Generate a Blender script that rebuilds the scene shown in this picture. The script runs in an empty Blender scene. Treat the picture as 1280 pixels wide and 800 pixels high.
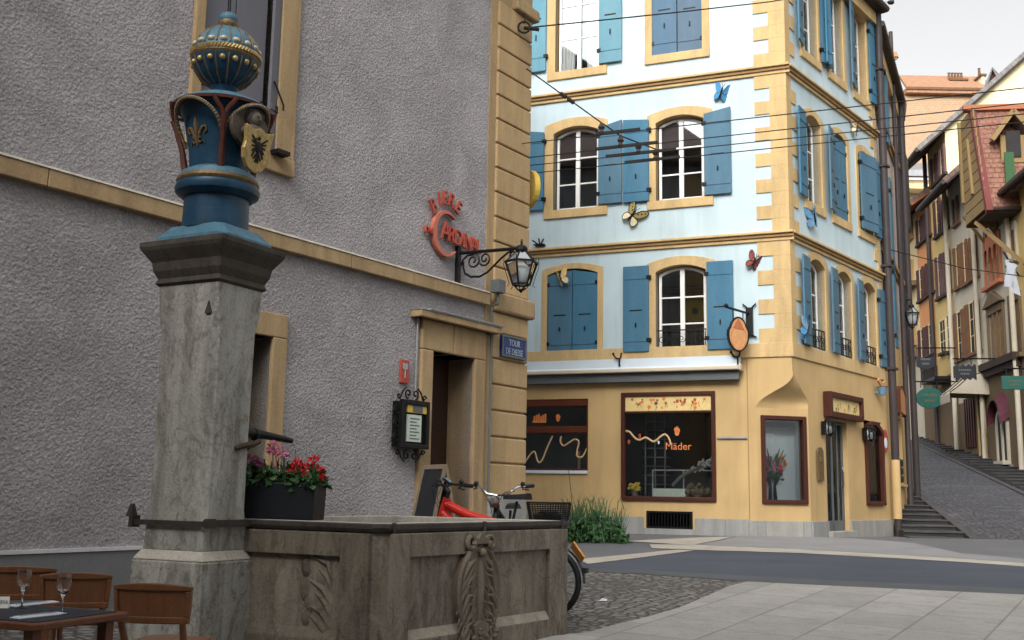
import bpy, bmesh, math, random
from mathutils import Vector, Matrix
SC = bpy.context.scene
COL = SC.collection
rad = math.radians
# ------------------------------------------------------------------ camera
FOC, PITCH, ROLL = 1333.0, 0.1622, 0.0173
EYE = Vector((0, 0, 1.2))
_f = Vector((0, math.cos(PITCH), math.sin(PITCH)))
_u0 = Vector((0, -math.sin(PITCH), math.cos(PITCH)))
_r0 = Vector((1, 0, 0))
RT = _r0 * math.cos(ROLL) + _u0 * math.sin(ROLL)
UP = _u0 * math.cos(ROLL) - _r0 * math.sin(ROLL)
cam = bpy.data.cameras.new('camera')
camo = bpy.data.objects.new('camera', cam)
COL.objects.link(camo)
cam.sensor_width = 36.0
cam.lens = FOC / 1280 * 36
cam.clip_start = 0.05
cam.clip_end = 2000
M = Matrix((RT, UP, -_f)).transposed().to_4x4()
M.translation = EYE
camo.matrix_world = M
SC.camera = camo

def ray(x, y):
    return _f + RT * ((x - 640) / FOC) + UP * ((400 - y) / FOC)
def on_z(x, y, z):
    d = ray(x, y)
    return EYE + d * ((z - EYE.z) / d.z)
def at_y(x, y, Y):
    d = ray(x, y)
    return EYE + d * (Y / d.y)
def ground_z(y):
    return 0.04 * (y - 11) if y < 22 else 0.44 - 0.02 * (min(y, 32) - 22)
def on_ground(x, y):
    # intersection with the sloping ground z = 0.04*(Y-11)
    d = ray(x, y)
    t = (-0.44 - EYE.z) / (d.z - 0.04 * d.y)
    p = EYE + d * t
    if p.y > 22 or t < 0:
        t2 = (0.88 - EYE.z) / (d.z + 0.02 * d.y)
        p = EYE + d * t2
    return p

class Frame:
    """a vertical facade: x along it (left to right seen from the street), y into the wall, z up"""
    def __init__(s, O, az):
        s.O = Vector(O)
        s.u = Vector((math.sin(az), math.cos(az), 0))
        s.n = Vector((-s.u.y, s.u.x, 0))
    def P(s, x, y, off=0.0):
        d = ray(x, y)
        return EYE + d * (((s.O - EYE).dot(s.n) + off) / d.dot(s.n))
    def uv(s, x, y, off=0.0):
        q = s.P(x, y, off) - s.O
        return q.dot(s.u), q.z
    def U(s, x, y, off=0.0): return s.uv(x, y, off)[0]
    def V(s, x, y, off=0.0): return s.uv(x, y, off)[1]
    def W(s, u, y, z): return s.O + s.u * u + s.n * y + Vector((0, 0, z))
    def mat(s, u=0, y=0, z=0):
        m = Matrix((s.u, s.n, Vector((0, 0, 1)))).transposed().to_4x4()
        m.translation = s.W(u, y, z)
        return m
    def rect(s, xl, yt, xr, yb):
        ym, xm = (yt + yb) / 2, (xl + xr) / 2
        return s.U(xl, ym), s.U(xr, ym), s.V(xm, yb), s.V(xm, yt)

# ------------------------------------------------------------------ mesh building
class MB:
    def __init__(s):
        s.v, s.f, s.mi = [], [], []
        s.T = None
    def add(s, vs, fs, m=0):
        o = len(s.v)
        for p in vs:
            p = Vector(p)
            s.v.append(s.T @ p if s.T is not None else p)
        for f in fs:
            s.f.append([i + o for i in f]); s.mi.append(m)
        return s
    def box(s, x0, x1, y0, y1, z0, z1, m=0):
        vs = [(x0, y0, z0), (x1, y0, z0), (x1, y1, z0), (x0, y1, z0), (x0, y0, z1), (x1, y0, z1), (x1, y1, z1), (x0, y1, z1)]
        return s.add(vs, [(0, 3, 2, 1), (4, 5, 6, 7), (0, 1, 5, 4), (1, 2, 6, 5), (2, 3, 7, 6), (3, 0, 4, 7)], m)
    def frus(s, x, y, z0, z1, a0, b0, a1, b1, m=0):
        vs = [(x - a0, y - b0, z0), (x + a0, y - b0, z0), (x + a0, y + b0, z0), (x - a0, y + b0, z0),
              (x - a1, y - b1, z1), (x + a1, y - b1, z1), (x + a1, y + b1, z1), (x - a1, y + b1, z1)]
        return s.add(vs, [(0, 3, 2, 1), (4, 5, 6, 7), (0, 1, 5, 4), (1, 2, 6, 5), (2, 3, 7, 6), (3, 0, 4, 7)], m)
    def quad(s, a, b, c, d, m=0):
        return s.add([a, b, c, d], [(0, 1, 2, 3)], m)
    def prism(s, pts, y0, y1, m=0):           # polygon in xz, extruded in y
        n = len(pts)
        vs = [(p[0], y0, p[1]) for p in pts] + [(p[0], y1, p[1]) for p in pts]
        fs = [tuple(range(n)), tuple(range(2 * n - 1, n - 1, -1))]
        fs += [(i, i + n, (i + 1) % n + n, (i + 1) % n) for i in range(n)]
        return s.add(vs, fs, m)
    def prism_z(s, pts, z0, z1, m=0):
        n = len(pts)
        vs = [(p[0], p[1], z0) for p in pts] + [(p[0], p[1], z1) for p in pts]
        fs = [tuple(range(n)), tuple(range(2 * n - 1, n - 1, -1))]
        fs += [(i, i + n, (i + 1) % n + n, (i + 1) % n) for i in range(n)]
        return s.add(vs, fs, m)
    def strip(s, inner, outer, y0, y1, m=0, closed=False):   # band between two xz paths
        n = len(inner)
        vs = [(p[0], y0, p[1]) for p in inner] + [(p[0], y0, p[1]) for p in outer] + \
             [(p[0], y1, p[1]) for p in inner] + [(p[0], y1, p[1]) for p in outer]
        fs = []
        for i in range(n if closed else n - 1):
            j = (i + 1) % n
            fs += [(i, j, n + j, n + i), (2 * n + i, 3 * n + i, 3 * n + j, 2 * n + j), (i, 2 * n + i, 2 * n + j, j), (n + i, n + j, 3 * n + j, 3 * n + i)]
        if not closed:
            fs += [(0, n, 3 * n, 2 * n), (n - 1, 3 * n - 1, 4 * n - 1, 2 * n - 1)]
        return s.add(vs, fs, m)
    def tube(s, pts, r, n=6, closed=False, m=0):
        pts = [Vector(p) for p in pts]
        k = len(pts)
        rs = r if isinstance(r, (list, tuple)) else [r] * k
        vs, fs = [], []
        prev = None
        for i, p in enumerate(pts):
            if closed: t = pts[(i + 1) % k] - pts[i - 1]
            else: t = pts[min(i + 1, k - 1)] - pts[max(i - 1, 0)]
            if t.length < 1e-9: t = Vector((0, 0, 1))
            t.normalize()
            if prev is None:
                a = Vector((0, 0, 1)) if abs(t.z) < .9 else Vector((1, 0, 0))
                e1 = t.cross(a).normalized()
            else:
                e1 = (prev - t * prev.dot(t))
                e1 = e1.normalized() if e1.length > 1e-6 else t.orthogonal().normalized()
            prev = e1
            e2 = t.cross(e1)
            for j in range(n):
                a = 2 * math.pi * j / n
                vs.append(p + (e1 * math.cos(a) + e2 * math.sin(a)) * rs[i])
        for i in range(k if closed else k - 1):
            for j in range(n):
                a, b = i * n + j, i * n + (j + 1) % n
                c, d = ((i + 1) % k) * n + (j + 1) % n, ((i + 1) % k) * n + j
                fs.append((a, b, c, d))
        if not closed:
            fs.append(tuple(range(n - 1, -1, -1)))
            fs.append(tuple(range((k - 1) * n, k * n)))
        return s.add(vs, fs, m)
    def bar(s, a, b, w, t, m=0, up=(0, 0, 1)):
        a, b = Vector(a), Vector(b)
        d = (b - a).normalized()
        e = d.cross(Vector(up))
        e = e.normalized() if e.length > 1e-6 else d.orthogonal().normalized()
        g = e.cross(d)
        e *= w / 2; g *= t / 2
        vs = [a - e - g, a + e - g, a + e + g, a - e + g, b - e - g, b + e - g, b + e + g, b - e + g]
        return s.add(vs, [(0, 3, 2, 1), (4, 5, 6, 7), (0, 1, 5, 4), (1, 2, 6, 5), (2, 3, 7, 6), (3, 0, 4, 7)], m)
    def lathe(s, prof, n=16, c=(0, 0, 0), m=0, ph=0.0):
        vs, fs = [], []
        for r, z in prof:
            for j in range(n):
                a = 2 * math.pi * j / n + ph
                vs.append((c[0] + r * math.cos(a), c[1] + r * math.sin(a), c[2] + z))
        for i in range(len(prof) - 1):
            for j in range(n):
                fs.append((i * n + j, i * n + (j + 1) % n, (i + 1) * n + (j + 1) % n, (i + 1) * n + j))
        if prof[0][0] > 1e-4: fs.append(tuple(range(n - 1, -1, -1)))
        if prof[-1][0] > 1e-4: fs.append(tuple(range((len(prof) - 1) * n, len(prof) * n)))
        return s.add(vs, fs, m)
    def ball(s, c, r, sx=1, sy=1, sz=1, n=10, k=6, m=0):
        vs, fs = [], []
        for i in range(1, k):
            t = math.pi * i / k
            for j in range(n):
                a = 2 * math.pi * j / n
                vs.append((c[0] + r * sx * math.sin(t) * math.cos(a), c[1] + r * sy * math.sin(t) * math.sin(a), c[2] + r * sz * math.cos(t)))
        vs.append((c[0], c[1], c[2] + r * sz)); vs.append((c[0], c[1], c[2] - r * sz))
        T, B = len(vs) - 2, len(vs) - 1
        for i in range(k - 2):
            for j in range(n):
                fs.append((i * n + j, (i + 1) * n + j, (i + 1) * n + (j + 1) % n, i * n + (j + 1) % n))
        for j in range(n):
            fs.append((T, j, (j + 1) % n)); fs.append((B, (k - 2) * n + (j + 1) % n, (k - 2) * n + j))
        return s.add(vs, fs, m)
    def text(s, txt, h, map3, ext=0.01, m=0, sx=1.0, center=True):
        """flat letters of cap height h; map3(x, depth, z) -> point"""
        cu = bpy.data.curves.new('lettering', 'FONT')
        cu.body = txt; cu.size = h / 0.69; cu.extrude = ext / 2; cu.resolution_u = 3
        o = bpy.data.objects.new('lettering', cu)
        COL.objects.link(o)
        bpy.context.view_layer.update()
        dg = bpy.context.evaluated_depsgraph_get()
        me = bpy.data.meshes.new_from_object(o.evaluated_get(dg))
        xs = [v.co.x for v in me.vertices] or [0]
        x0 = (min(xs) + max(xs)) / 2 if center else min(xs)
        s.add([map3((v.co.x - x0) * sx, -v.co.z, v.co.y) for v in me.vertices], [tuple(p.vertices) for p in me.polygons], m)
        bpy.data.objects.remove(o); bpy.data.curves.remove(cu); bpy.data.meshes.remove(me)
        return s
    def build(s, name, mats, parent=None, smooth=None, bevel=0, mw=None, fix=True):
        me = bpy.data.meshes.new(name)
        me.from_pydata([tuple(v) for v in s.v], [], s.f)
        if not isinstance(mats, (list, tuple)): mats = [mats]
        for m in mats: me.materials.append(m)
        for p, i in zip(me.polygons, s.mi): p.material_index = i
        if fix:
            bm = bmesh.new(); bm.from_mesh(me)
            bmesh.ops.recalc_face_normals(bm, faces=bm.faces)
            bm.to_mesh(me); bm.free()
        if smooth is not None:
            for p in me.polygons: p.use_smooth = True
            me.set_sharp_from_angle(angle=rad(smooth))
        me.update()
        o = bpy.data.objects.new(name, me)
        COL.objects.link(o)
        if parent is not None: o.parent = parent
        elif mw is not None: o.matrix_world = mw
        if bevel:
            b = o.modifiers.new('bevel', 'BEVEL'); b.width = bevel; b.segments = 2; b.limit_method = 'ANGLE'; b.angle_limit = rad(40)
        return o

def thing(name, label, cat, mw=None, group=None):
    o = bpy.data.objects.new(name, None)
    o.empty_display_size = .2
    COL.objects.link(o)
    if mw is not None: o.matrix_world = mw
    o['label'] = label; o['category'] = cat
    if group: o['group'] = group
    return o
def tag(o, label, cat, group=None):
    o['label'] = label; o['category'] = cat
    if group: o['group'] = group
    return o
def struct(o, label=None):
    o['kind'] = 'structure'
    return o
def xyrot(x, y, z, a):
    m = Matrix.Rotation(a, 4, 'Z'); m.translation = (x, y, z); return m
def arch(u0, u1, v0, v1, rise, n=10):
    pts = [(u0, v0), (u0, v1 - rise)]
    w = (u1 - u0) / 2
    c = (u0 + u1) / 2
    if rise > 1e-4:
        R = (w * w + rise * rise) / (2 * rise)
        a0 = math.asin(min(1, w / R))
        for i in range(1, n):
            a = -a0 + 2 * a0 * i / n
            pts.append((c + R * math.sin(a), v1 - R + R * math.cos(a)))
    else:
        for i in range(1, n): pts.append((u0 + (u1 - u0) * i / n, v1))
    pts += [(u1, v1 - rise), (u1, v0)]
    return pts

# ------------------------------------------------------------------ materials
def srgb(r, g, b):
    return tuple(((c / 255) / 12.92 if c <= 10 else ((c / 255 + .055) / 1.055) ** 2.4) for c in (r, g, b))
class NT:
    def __init__(s, name):
        s.m = bpy.data.materials.new(name); s.m.use_nodes = True
        s.t = s.m.node_tree; s.t.nodes.clear()
        s.out = s.n('ShaderNodeOutputMaterial')
        s.b = s.n('ShaderNodeBsdfPrincipled')
        s.l(s.b.outputs[0], s.out.inputs[0])
        s.tc = s.n('ShaderNodeTexCoord')
        s.co = s.tc.outputs['Object']
    def n(s, t, **k):
        o = s.t.nodes.new(t)
        for a, b in k.items(): setattr(o, a, b)
        return o
    def l(s, a, b): s.t.links.new(a, b)
    def mapping(s, scale=(1, 1, 1), rot=(0, 0, 0)):
        m = s.n('ShaderNodeMapping'); m.inputs['Scale'].default_value = scale; m.inputs['Rotation'].default_value = rot
        s.l(s.co, m.inputs[0]); return m.outputs[0]
    def noise(s, sc, det=4, co=None, rough=.55, dist=0):
        o = s.n('ShaderNodeTexNoise'); o.inputs['Scale'].default_value = sc; o.inputs['Detail'].default_value = det
        o.inputs['Roughness'].default_value = rough; o.inputs['Distortion'].default_value = dist
        s.l(co or s.co, o.inputs['Vector']); return o.outputs[0]
    def vor(s, sc, feat='F1', co=None, out=0, rnd=1):
        o = s.n('ShaderNodeTexVoronoi', feature=feat); o.inputs['Scale'].default_value = sc
        o.inputs['Randomness'].default_value = rnd
        s.l(co or s.co, o.inputs['Vector']); return o.outputs[out]
    def ramp(s, f, stops):
        o = s.n('ShaderNodeValToRGB'); e = o.color_ramp.elements
        while len(e) < len(stops): e.new(.5)
        for k, (p, c) in zip(e, stops):
            k.position = p; k.color = (*c, 1) if len(c) == 3 else c
        s.l(f, o.inputs[0]); return o.outputs[0]
    def mix(s, f, a, b, mode='MIX'):
        o = s.n('ShaderNodeMix', data_type='RGBA', blend_type=mode)
        for v, i in ((f, 0), (a, 6), (b, 7)):
            if isinstance(v, (int, float)): o.inputs[i].default_value = v
            elif isinstance(v, tuple): o.inputs[i].default_value = (*v, 1)
            else: s.l(v, o.inputs[i])
        return o.outputs[2]
    def math(s, op, a, b=0.0):
        o = s.n('ShaderNodeMath', operation=op)
        for v, i in ((a, 0), (b, 1)):
            if isinstance(v, (int, float)): o.inputs[i].default_value = v
            else: s.l(v, o.inputs[i])
        return o.outputs[0]
    def color(s, c):
        if isinstance(c, tuple): s.b.inputs['Base Color'].default_value = (*c, 1)
        else: s.l(c, s.b.inputs['Base Color'])
    def bump(s, h, strength=.5, dist=.01):
        o = s.n('ShaderNodeBump'); o.inputs['Strength'].default_value = strength; o.inputs['Distance'].default_value = dist
        s.l(h, o.inputs['Height']); s.l(o.outputs[0], s.b.inputs['Normal'])
    def rough(s, v):
        if isinstance(v, (int, float)): s.b.inputs['Roughness'].default_value = v
        else: s.l(v, s.b.inputs['Roughness'])
def sc3(c, k): return tuple(min(1, x * k) for x in c)
def plain(name, c, rough=.6, var=.18, sc=6, bump=.15, bsc=60, bd=.004, metal=0, streak=False, spec=.25, objvar=0, dirt=0):
    t = NT(name)
    co = t.mapping((sc, sc, sc * .15)) if streak else t.mapping((sc, sc, sc))
    f = t.noise(1, 5, co, .6)
    f2 = t.noise(bsc, 3)
    col = t.ramp(f, [(.28, sc3(c, 1 - var)), (.72, sc3(c, 1 + var))])
    col = t.mix(.35 * min(1, var * 4), col, t.ramp(f2, [(.3, sc3(c, .6)), (.7, sc3(c, 1.35))]))
    if dirt:
        rn = t.noise(3.2, 6, t.mapping((1, 1, .07)), .7, .4); bl = t.noise(.55, 5, None, .6)
        col = t.mix(t.math('MULTIPLY', t.math('MULTIPLY', t.ramp(rn, [(.45, (0, 0, 0)), (.75, (1, 1, 1))]), t.ramp(bl, [(.35, (.2, .2, .2)), (.65, (1, 1, 1))])), dirt), col, sc3((c[0] * .8, c[1] * .78, c[2] * .72), .62))
        pt = t.noise(1.3, 4, t.mapping((1, 1, .8), (.3, .1, .5)), .5)
        col = t.mix(dirt * .6, col, t.ramp(pt, [(.35, sc3(c, .86)), (.65, sc3(c, 1.1))]))
    if objvar:
        oi = t.n('ShaderNodeObjectInfo'); hv = t.n('ShaderNodeHueSaturation'); t.l(col, hv.inputs['Color'])
        t.l(t.math('ADD', t.math('MULTIPLY', oi.outputs['Random'], objvar * 2), 1 - objvar), hv.inputs['Value'])
        t.l(t.math('ADD', t.math('MULTIPLY', oi.outputs['Random'], .25), .82), hv.inputs['Saturation'])
        fd = t.noise(1.1, 5, t.mapping((2.5, 2.5, .8)), .65); col = hv.outputs[0]
        col = t.mix(t.math('MULTIPLY', t.ramp(fd, [(.45, (0, 0, 0)), (.75, (1, 1, 1))]), .35), col, (c[0] * 1.6 + .05, c[1] * 1.25 + .03, c[2] * 1.05 + .02))
    t.color(col); t.rough(rough)
    t.b.inputs['Metallic'].default_value = metal
    t.b.inputs['Specular IOR Level'].default_value = spec
    if bump: t.bump(f2, bump, bd)
    return t.m
def stone(name, c, dirt, amt=.5, sc=3.0, bump=.5, speck=True, streak=True, crack=0):
    """weathered stone: blotches, vertical dirt runs, pits"""
    t = NT(name)
    big = t.noise(sc, 6, t.mapping((1, 1, .35 if streak else 1)), .65, .6)
    fine = t.noise(45, 4)
    run = t.noise(7, 5, t.mapping((1, 1, .09 if streak else 1)), .6)
    col = t.ramp(big, [(.3, sc3(c, .72)), (.5, c), (.72, sc3(c, 1.25))])
    col = t.mix(t.math('MULTIPLY', t.ramp(run, [(.44, (0, 0, 0)), (.66, (1, 1, 1))]), amt), col, dirt)
    if speck:
        col = t.mix(.3, col, t.ramp(fine, [(.3, sc3(c, .55)), (.7, sc3(c, 1.35))]))
    if crack:
        wv = t.n('ShaderNodeVectorMath', operation='ADD'); t.l(t.mapping((1, 1, .55)), wv.inputs[0])
        nv = t.n('ShaderNodeTexNoise'); nv.inputs['Scale'].default_value = 3.5; nv.inputs['Detail'].default_value = 5; t.l(t.co, nv.inputs['Vector'])
        sv = t.n('ShaderNodeVectorMath', operation='SCALE'); sv.inputs['Scale'].default_value = .55; t.l(nv.outputs[1], sv.inputs[0]); t.l(sv.outputs[0], wv.inputs[1])
        ed = t.vor(2.6, 'DISTANCE_TO_EDGE', wv.outputs[0])
        ck = t.ramp(ed, [(.0, (1, 1, 1)), (.022, (0, 0, 0))])
        col = t.mix(t.math('MULTIPLY', ck, crack), col, sc3(dirt, .6))
        bl = t.noise(5.5, 7, t.mapping((1, 1, .6)), .75, 1.2)
        col = t.mix(t.math('MULTIPLY', t.ramp(bl, [(.50, (0, 0, 0)), (.62, (1, 1, 1))]), .6), col, dirt)
        lt = t.noise(2.1, 6, t.mapping((1.6, 1.6, .5), (.4, .2, .7)), .7, 1.5)
        col = t.mix(t.math('MULTIPLY', t.ramp(lt, [(.54, (0, 0, 0)), (.66, (1, 1, 1))]), .45), col, sc3(c, 1.5))
    t.color(col); t.rough(.85); t.b.inputs['Specular IOR Level'].default_value = .25
    h = t.math('ADD', t.math('MULTIPLY', big, .6), t.math('MULTIPLY', fine, .5))
    t.bump(h, bump, .012)
    return t.m
MT = {}
def M_(k): return MT[k]
# roughcast of the grey house
t = NT('roughcast')
a = t.noise(25, 4, None, .66, 1.0); b = t.vor(30, 'F1'); c = t.noise(60, 3)
blot = t.noise(.5, 4)
base = t.ramp(a, [(.32, (.12, .115, .118)), (.5, (.29, .276, .28)), (.67, (.58, .555, .56))])
base = t.mix(.4, base, t.ramp(c, [(.36, (.17, .162, .166)), (.64, (.52, .497, .503))]))
base = t.mix(.3, base, t.ramp(blot, [(.3, (.34, .315, .322)), (.7, (.5, .47, .48))]))
rn = t.noise(1.6, 6, t.mapping((1, 1, .06)), .7, .3)
base = t.mix(t.math('MULTIPLY', t.ramp(rn, [(.48, (0, 0, 0)), (.72, (1, 1, 1))]), .35), base, (.2, .185, .19))
pt = t.noise(.9, 5, t.mapping((1, 1, 1.3)), .6, .8)
base = t.mix(.25, base, t.ramp(pt, [(.38, (.24, .225, .23)), (.62, (.55, .52, .53))]))
t.color(base); t.rough(.92); t.b.inputs['Specular IOR Level'].default_value = .15
t.bump(t.math('ADD', t.math('MULTIPLY', a, 1.2), t.math('ADD', t.math('MULTIPLY', b, .7), t.math('MULTIPLY', c, .35))), .8, .024)
MT['roughcast'] = t.m
MT['grey_plinth'] = plain('grey_plinth', (.2, .2, .205), .85, .12, 2, .3, 50)
MT['plinth_edge'] = plain('plinth_edge', (.62, .62, .63), .85, .15, 4, .3, 50)
MT['sandstone'] = stone('sandstone', (.40, .285, .155), (.2, .13, .07), .5, 1.6, .35)
MT['quoin'] = stone('quoin_stone', (.45, .315, .165), (.24, .17, .1), .4, 1.2, .35)
MT['grey_stone'] = stone('grey_stone', (.30, .30, .285), (.17, .17, .16), .5, 2, .3)
MT['base_stone'] = stone('base_stone', (.33, .32, .29), (.2, .19, .17), .4, 2, .3)
MT['fountain'] = stone('fountain_stone', (.345, .338, .305), (.105, .096, .08), .75, 2.6, .8, crack=.45)
MT['fountain_brown'] = stone('fountain_brown', (.205, .178, .142), (.066, .055, .042), .85, 2.2, .8, crack=.35)
MT['relief'] = stone('relief_stone', (.17, .14, .106), (.1, .08, .06), .5, 3, .6)
MT['capital'] = stone('capital_stone', (.07, .06, .05), (.025, .022, .02), .7, 5, .8)
MT['ledge'] = stone('ledge_stone', (.47, .44, .38), (.26, .23, .18), .5, 4, .6)
MT['iron'] = plain('black_iron', (.011, .011, .012), .45, .4, 12, .2, 80, metal=.3)
MT['rim_iron'] = plain('rim_iron', (.05, .042, .038), .55, .6, 9, .4, 60, metal=.2)
MT['tin_blue'] = plain('pillar_blue', (.013, .047, .088), .38, .5, 7, .15, 50)
MT['tin_light'] = plain('pillar_light_blue', (.07, .155, .215), .45, .35, 9, .2, 60)
MT['gold'] = plain('gold', (.42, .30, .12), .4, .5, 30, .2, 80, metal=.45)
MT['dark_gold'] = plain('dark_gold', (.17, .115, .055), .5, .6, 30, .3, 80, metal=.3)
MT['red_tin'] = plain('oxide_red', (.085, .028, .02), .5, .4, 12, .2, 60)
MT['pale_gilt'] = plain('pale_gilt', (.46, .44, .34), .5, .3, 30, .2, 80, metal=.2)
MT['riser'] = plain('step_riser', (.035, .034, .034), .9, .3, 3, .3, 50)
MT['rust'] = plain('rust', (.05, .032, .02), .7, .3, 12, .2, 60)
MT['skin_stone'] = plain('bust_stone', (.095, .078, .06), .6, .4, 30, .4, 60)
MT['white_blue'] = plain('pale_blue_render', (.50, .61, .645), .85, .05, .8, .15, 70, dirt=.75)
MT['ochre'] = plain('ochre_render', (.55, .378, .178), .85, .09, .9, .15, 70, dirt=.9)
MT['sand_trim'] = stone('sand_trim', (.56, .395, .19), (.36, .25, .135), .45, 1.5, .3, True)
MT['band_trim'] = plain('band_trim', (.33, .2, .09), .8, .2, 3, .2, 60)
MT['blue'] = plain('shutter_blue', (.043, .148, .235), .6, .14, 3, .1, 40, streak=True, objvar=.13)
MT['blue2'] = plain('shutter_slate', (.06, .13, .205), .6, .14, 3, .1, 40, streak=True, objvar=.1)
MT['blue3'] = plain('shutter_aqua', (.095, .25, .32), .6, .14, 3, .1, 40, streak=True, objvar=.1)
MT['white'] = plain('white_paint', (.78, .77, .73), .5, .06, 4, .05, 40)
MT['brown'] = plain('brown_wood', (.062, .018, .012), .42, .3, 5, .15, 40, streak=True)
MT['redwood'] = plain('red_wood', (.11, .03, .014), .4, .25, 5, .1, 40, streak=True)
MT['dark_door'] = plain('dark_door', (.035, .016, .010), .5, .3, 4, .1, 40, streak=True)
MT['dark'] = plain('dark_interior', (.03, .027, .028), .8, .3, 2, 0)
MT['shopdark'] = plain('shop_interior', (.035, .04, .05), .8, .3, 1.5, 0)
MT['shopgrey'] = plain('shop_grey', (.11, .125, .135), .8, .2, 1.5, 0)
MT['roadedge'] = plain('road_edge', (.085, .09, .096), .85, .25, 1.6, .4, 140, spec=.2)
MT['nichewall'] = plain('niche_interior', (.68, .74, .77), .8, .06, 2, 0)
MT['curtain'] = plain('curtain', (.86, .85, .8), .9, .08, 6, 0)
MT['awn'] = plain('awning_cloth', (.62, .70, .76), .7, .05, 3, 0)
MT['cream_metal'] = plain('cream_metal', (.62, .53, .40), .5, .08, 3, 0)
MT['grey_metal'] = plain('grey_metal', (.12, .13, .135), .5, .15, 3, 0)
MT['zinc'] = plain('zinc', (.36, .37, .38), .45, .2, 5, .05, 40, metal=.4)
MT['darkpipe'] = plain('dark_pipe', (.045, .036, .036), .5, .2, 4, 0)
MT['orange_red'] = plain('sign_red', (.4, .075, .05), .5, .15, 8, 0)
MT['orange_face'] = plain('sign_orange', (.52, .16, .11), .5, .15, 8, 0)
MT['enamel'] = plain('blue_enamel', (.012, .035, .16), .3, .15, 8, 0)
MT['enamel_w'] = plain('white_enamel', (.32, .38, .42), .4, .1, 8, 0)
MT['paper'] = plain('paper', (.55, .62, .55), .7, .12, 12, 0)
MT['ink'] = plain('ink', (.12, .15, .13), .7, .2, 12, 0)
MT['yellow'] = plain('yellow', (.66, .46, .08), .5, .12, 8, 0)
MT['chalk'] = plain('chalkboard', (.022, .024, .027), .7, .3, 8, 0)
MT['lightwood'] = plain('weathered_wood', (.22, .17, .12), .6, .25, 6, .1, 60, streak=True)
MT['chair'] = plain('chair_wood', (.165, .07, .031), .34, .42, 14, .1, 60, streak=True, spec=.5)
MT['tablewood'] = plain('table_wood', (.12, .045, .022), .4, .3, 6, .08, 40)
MT['mat'] = plain('slate_runner', (.022, .026, .034), .6, .25, 10, .1, 80)
MT['napkin'] = plain('napkin', (.62, .66, .72), .8, .06, 12, 0)
MT['steel'] = plain('steel', (.55, .56, .58), .28, .1, 10, 0, metal=.9)
MT['chrome'] = plain('chrome', (.65, .66, .68), .2, .1, 10, 0, metal=1)
MT['bike_red'] = plain('bike_red', (.55, .03, .02), .3, .06, 6, 0)
MT['rubber'] = plain('rubber', (.014, .014, .015), .65, .2, 20, .1, 80)
MT['blackplastic'] = plain('black_plastic', (.016, .016, .018), .45, .2, 10, 0)
MT['screen'] = plain('display_glass', (.1, .2, .32), .15, .1, 20, 0)
MT['plate'] = plain('yellow_plate', (.55, .25, .06), .45, .3, 25, 0)
MT['tail'] = plain('red_lens', (.3, .02, .015), .3, .1, 20, 0)
MT['planter'] = plain('planter_grey', (.010, .012, .016), .5, .2, 6, 0)
MT['leaf'] = plain('leaf', (.035, .085, .03), .5, .5, 15, 0)
MT['leaf2'] = plain('leaf_light', (.06, .13, .045), .5, .4, 15, 0)
MT['grass'] = plain('grass_blade', (.055, .125, .05), .5, .4, 8, 0)
MT['pink'] = plain('pink_petal', (.62, .19, .32), .7, .3, 40, 0)
MT['mauve'] = plain('mauve_petal', (.28, .09, .17), .7, .3, 40, 0)
MT['redpetal'] = plain('red_petal', (.6, .025, .03), .6, .25, 40, 0)
MT['orangep'] = plain('orange_paint', (.7, .22, .06), .5, .15, 20, 0)
MT['ribbon'] = plain('gold_ribbon', (.6, .42, .22), .5, .15, 20, 0)
MT['banner'] = plain('cream_banner', (.72, .55, .24), .6, .12, 6, 0)
MT['ob'] = plain('sign_tan', (.52, .26, .11), .5, .2, 9, .05, 60)
MT['ob2'] = plain('sign_rust', (.36, .12, .05), .5, .2, 9, 0)
MT['bf_blue'] = plain('wing_blue', (.05, .25, .48), .5, .25, 22, 0)
MT['bf_slate'] = plain('wing_slate', (.14, .24, .36), .5, .4, 22, 0)
MT['bf_yel'] = plain('wing_olive', (.32, .24, .07), .5, .4, 30, 0)
MT['bf_cream'] = plain('wing_cream', (.72, .62, .42), .5, .15, 30, 0)
MT['bf_gold'] = plain('wing_pale_gold', (.76, .52, .2), .5, .3, 30, 0)
MT['bf_red'] = plain('wing_rust', (.25, .055, .035), .5, .3, 30, 0)
MT['wire'] = plain('wire', (.02, .019, .019), .85, .2, 10, 0)
MT['green_sign'] = plain('green_sign', (.015, .085, .07), .45, .25, 6, 0)
MT['dark_sign'] = plain('dark_sign', (.022, .025, .03), .45, .25, 6, 0)
MT['goldtext'] = plain('dull_gold', (.10, .09, .045), .5, .2, 20, 0)
MT['burgundy'] = plain('burgundy', (.09, .022, .035), .7, .25, 6, 0)
MT['flagw'] = plain('white_cloth', (.5, .52, .58), .8, .08, 6, 0)
MT['litter'] = MT['flagw']
# glass
def glassmat(name, tint, refl):
    t = NT(name)
    tr = t.n('ShaderNodeBsdfTransparent'); tr.inputs[0].default_value = (*tint, 1)
    gl = t.n('ShaderNodeBsdfGlossy'); gl.inputs['Roughness'].default_value = .03; gl.inputs[0].default_value = (.9, .93, .95, 1)
    fr = t.n('ShaderNodeFresnel'); fr.inputs[0].default_value = 1.5
    f = t.math('MINIMUM', t.math('ADD', fr.outputs[0], refl), 1.0)
    mx = t.n('ShaderNodeMixShader')
    t.l(f, mx.inputs[0]); t.l(tr.outputs[0], mx.inputs[1]); t.l(gl.outputs[0], mx.inputs[2])
    t.l(mx.outputs[0], t.out.inputs[0])
    return t.m
MT['glass'] = glassmat('window_glass', (.93, .95, .96), .06)
MT['shopglass'] = glassmat('shop_glass', (.95, .97, .97), .01)
MT['lampglass'] = glassmat('lamp_glass', (.85, .88, .9), .12)
MT['lampframe'] = MT['iron']
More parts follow.
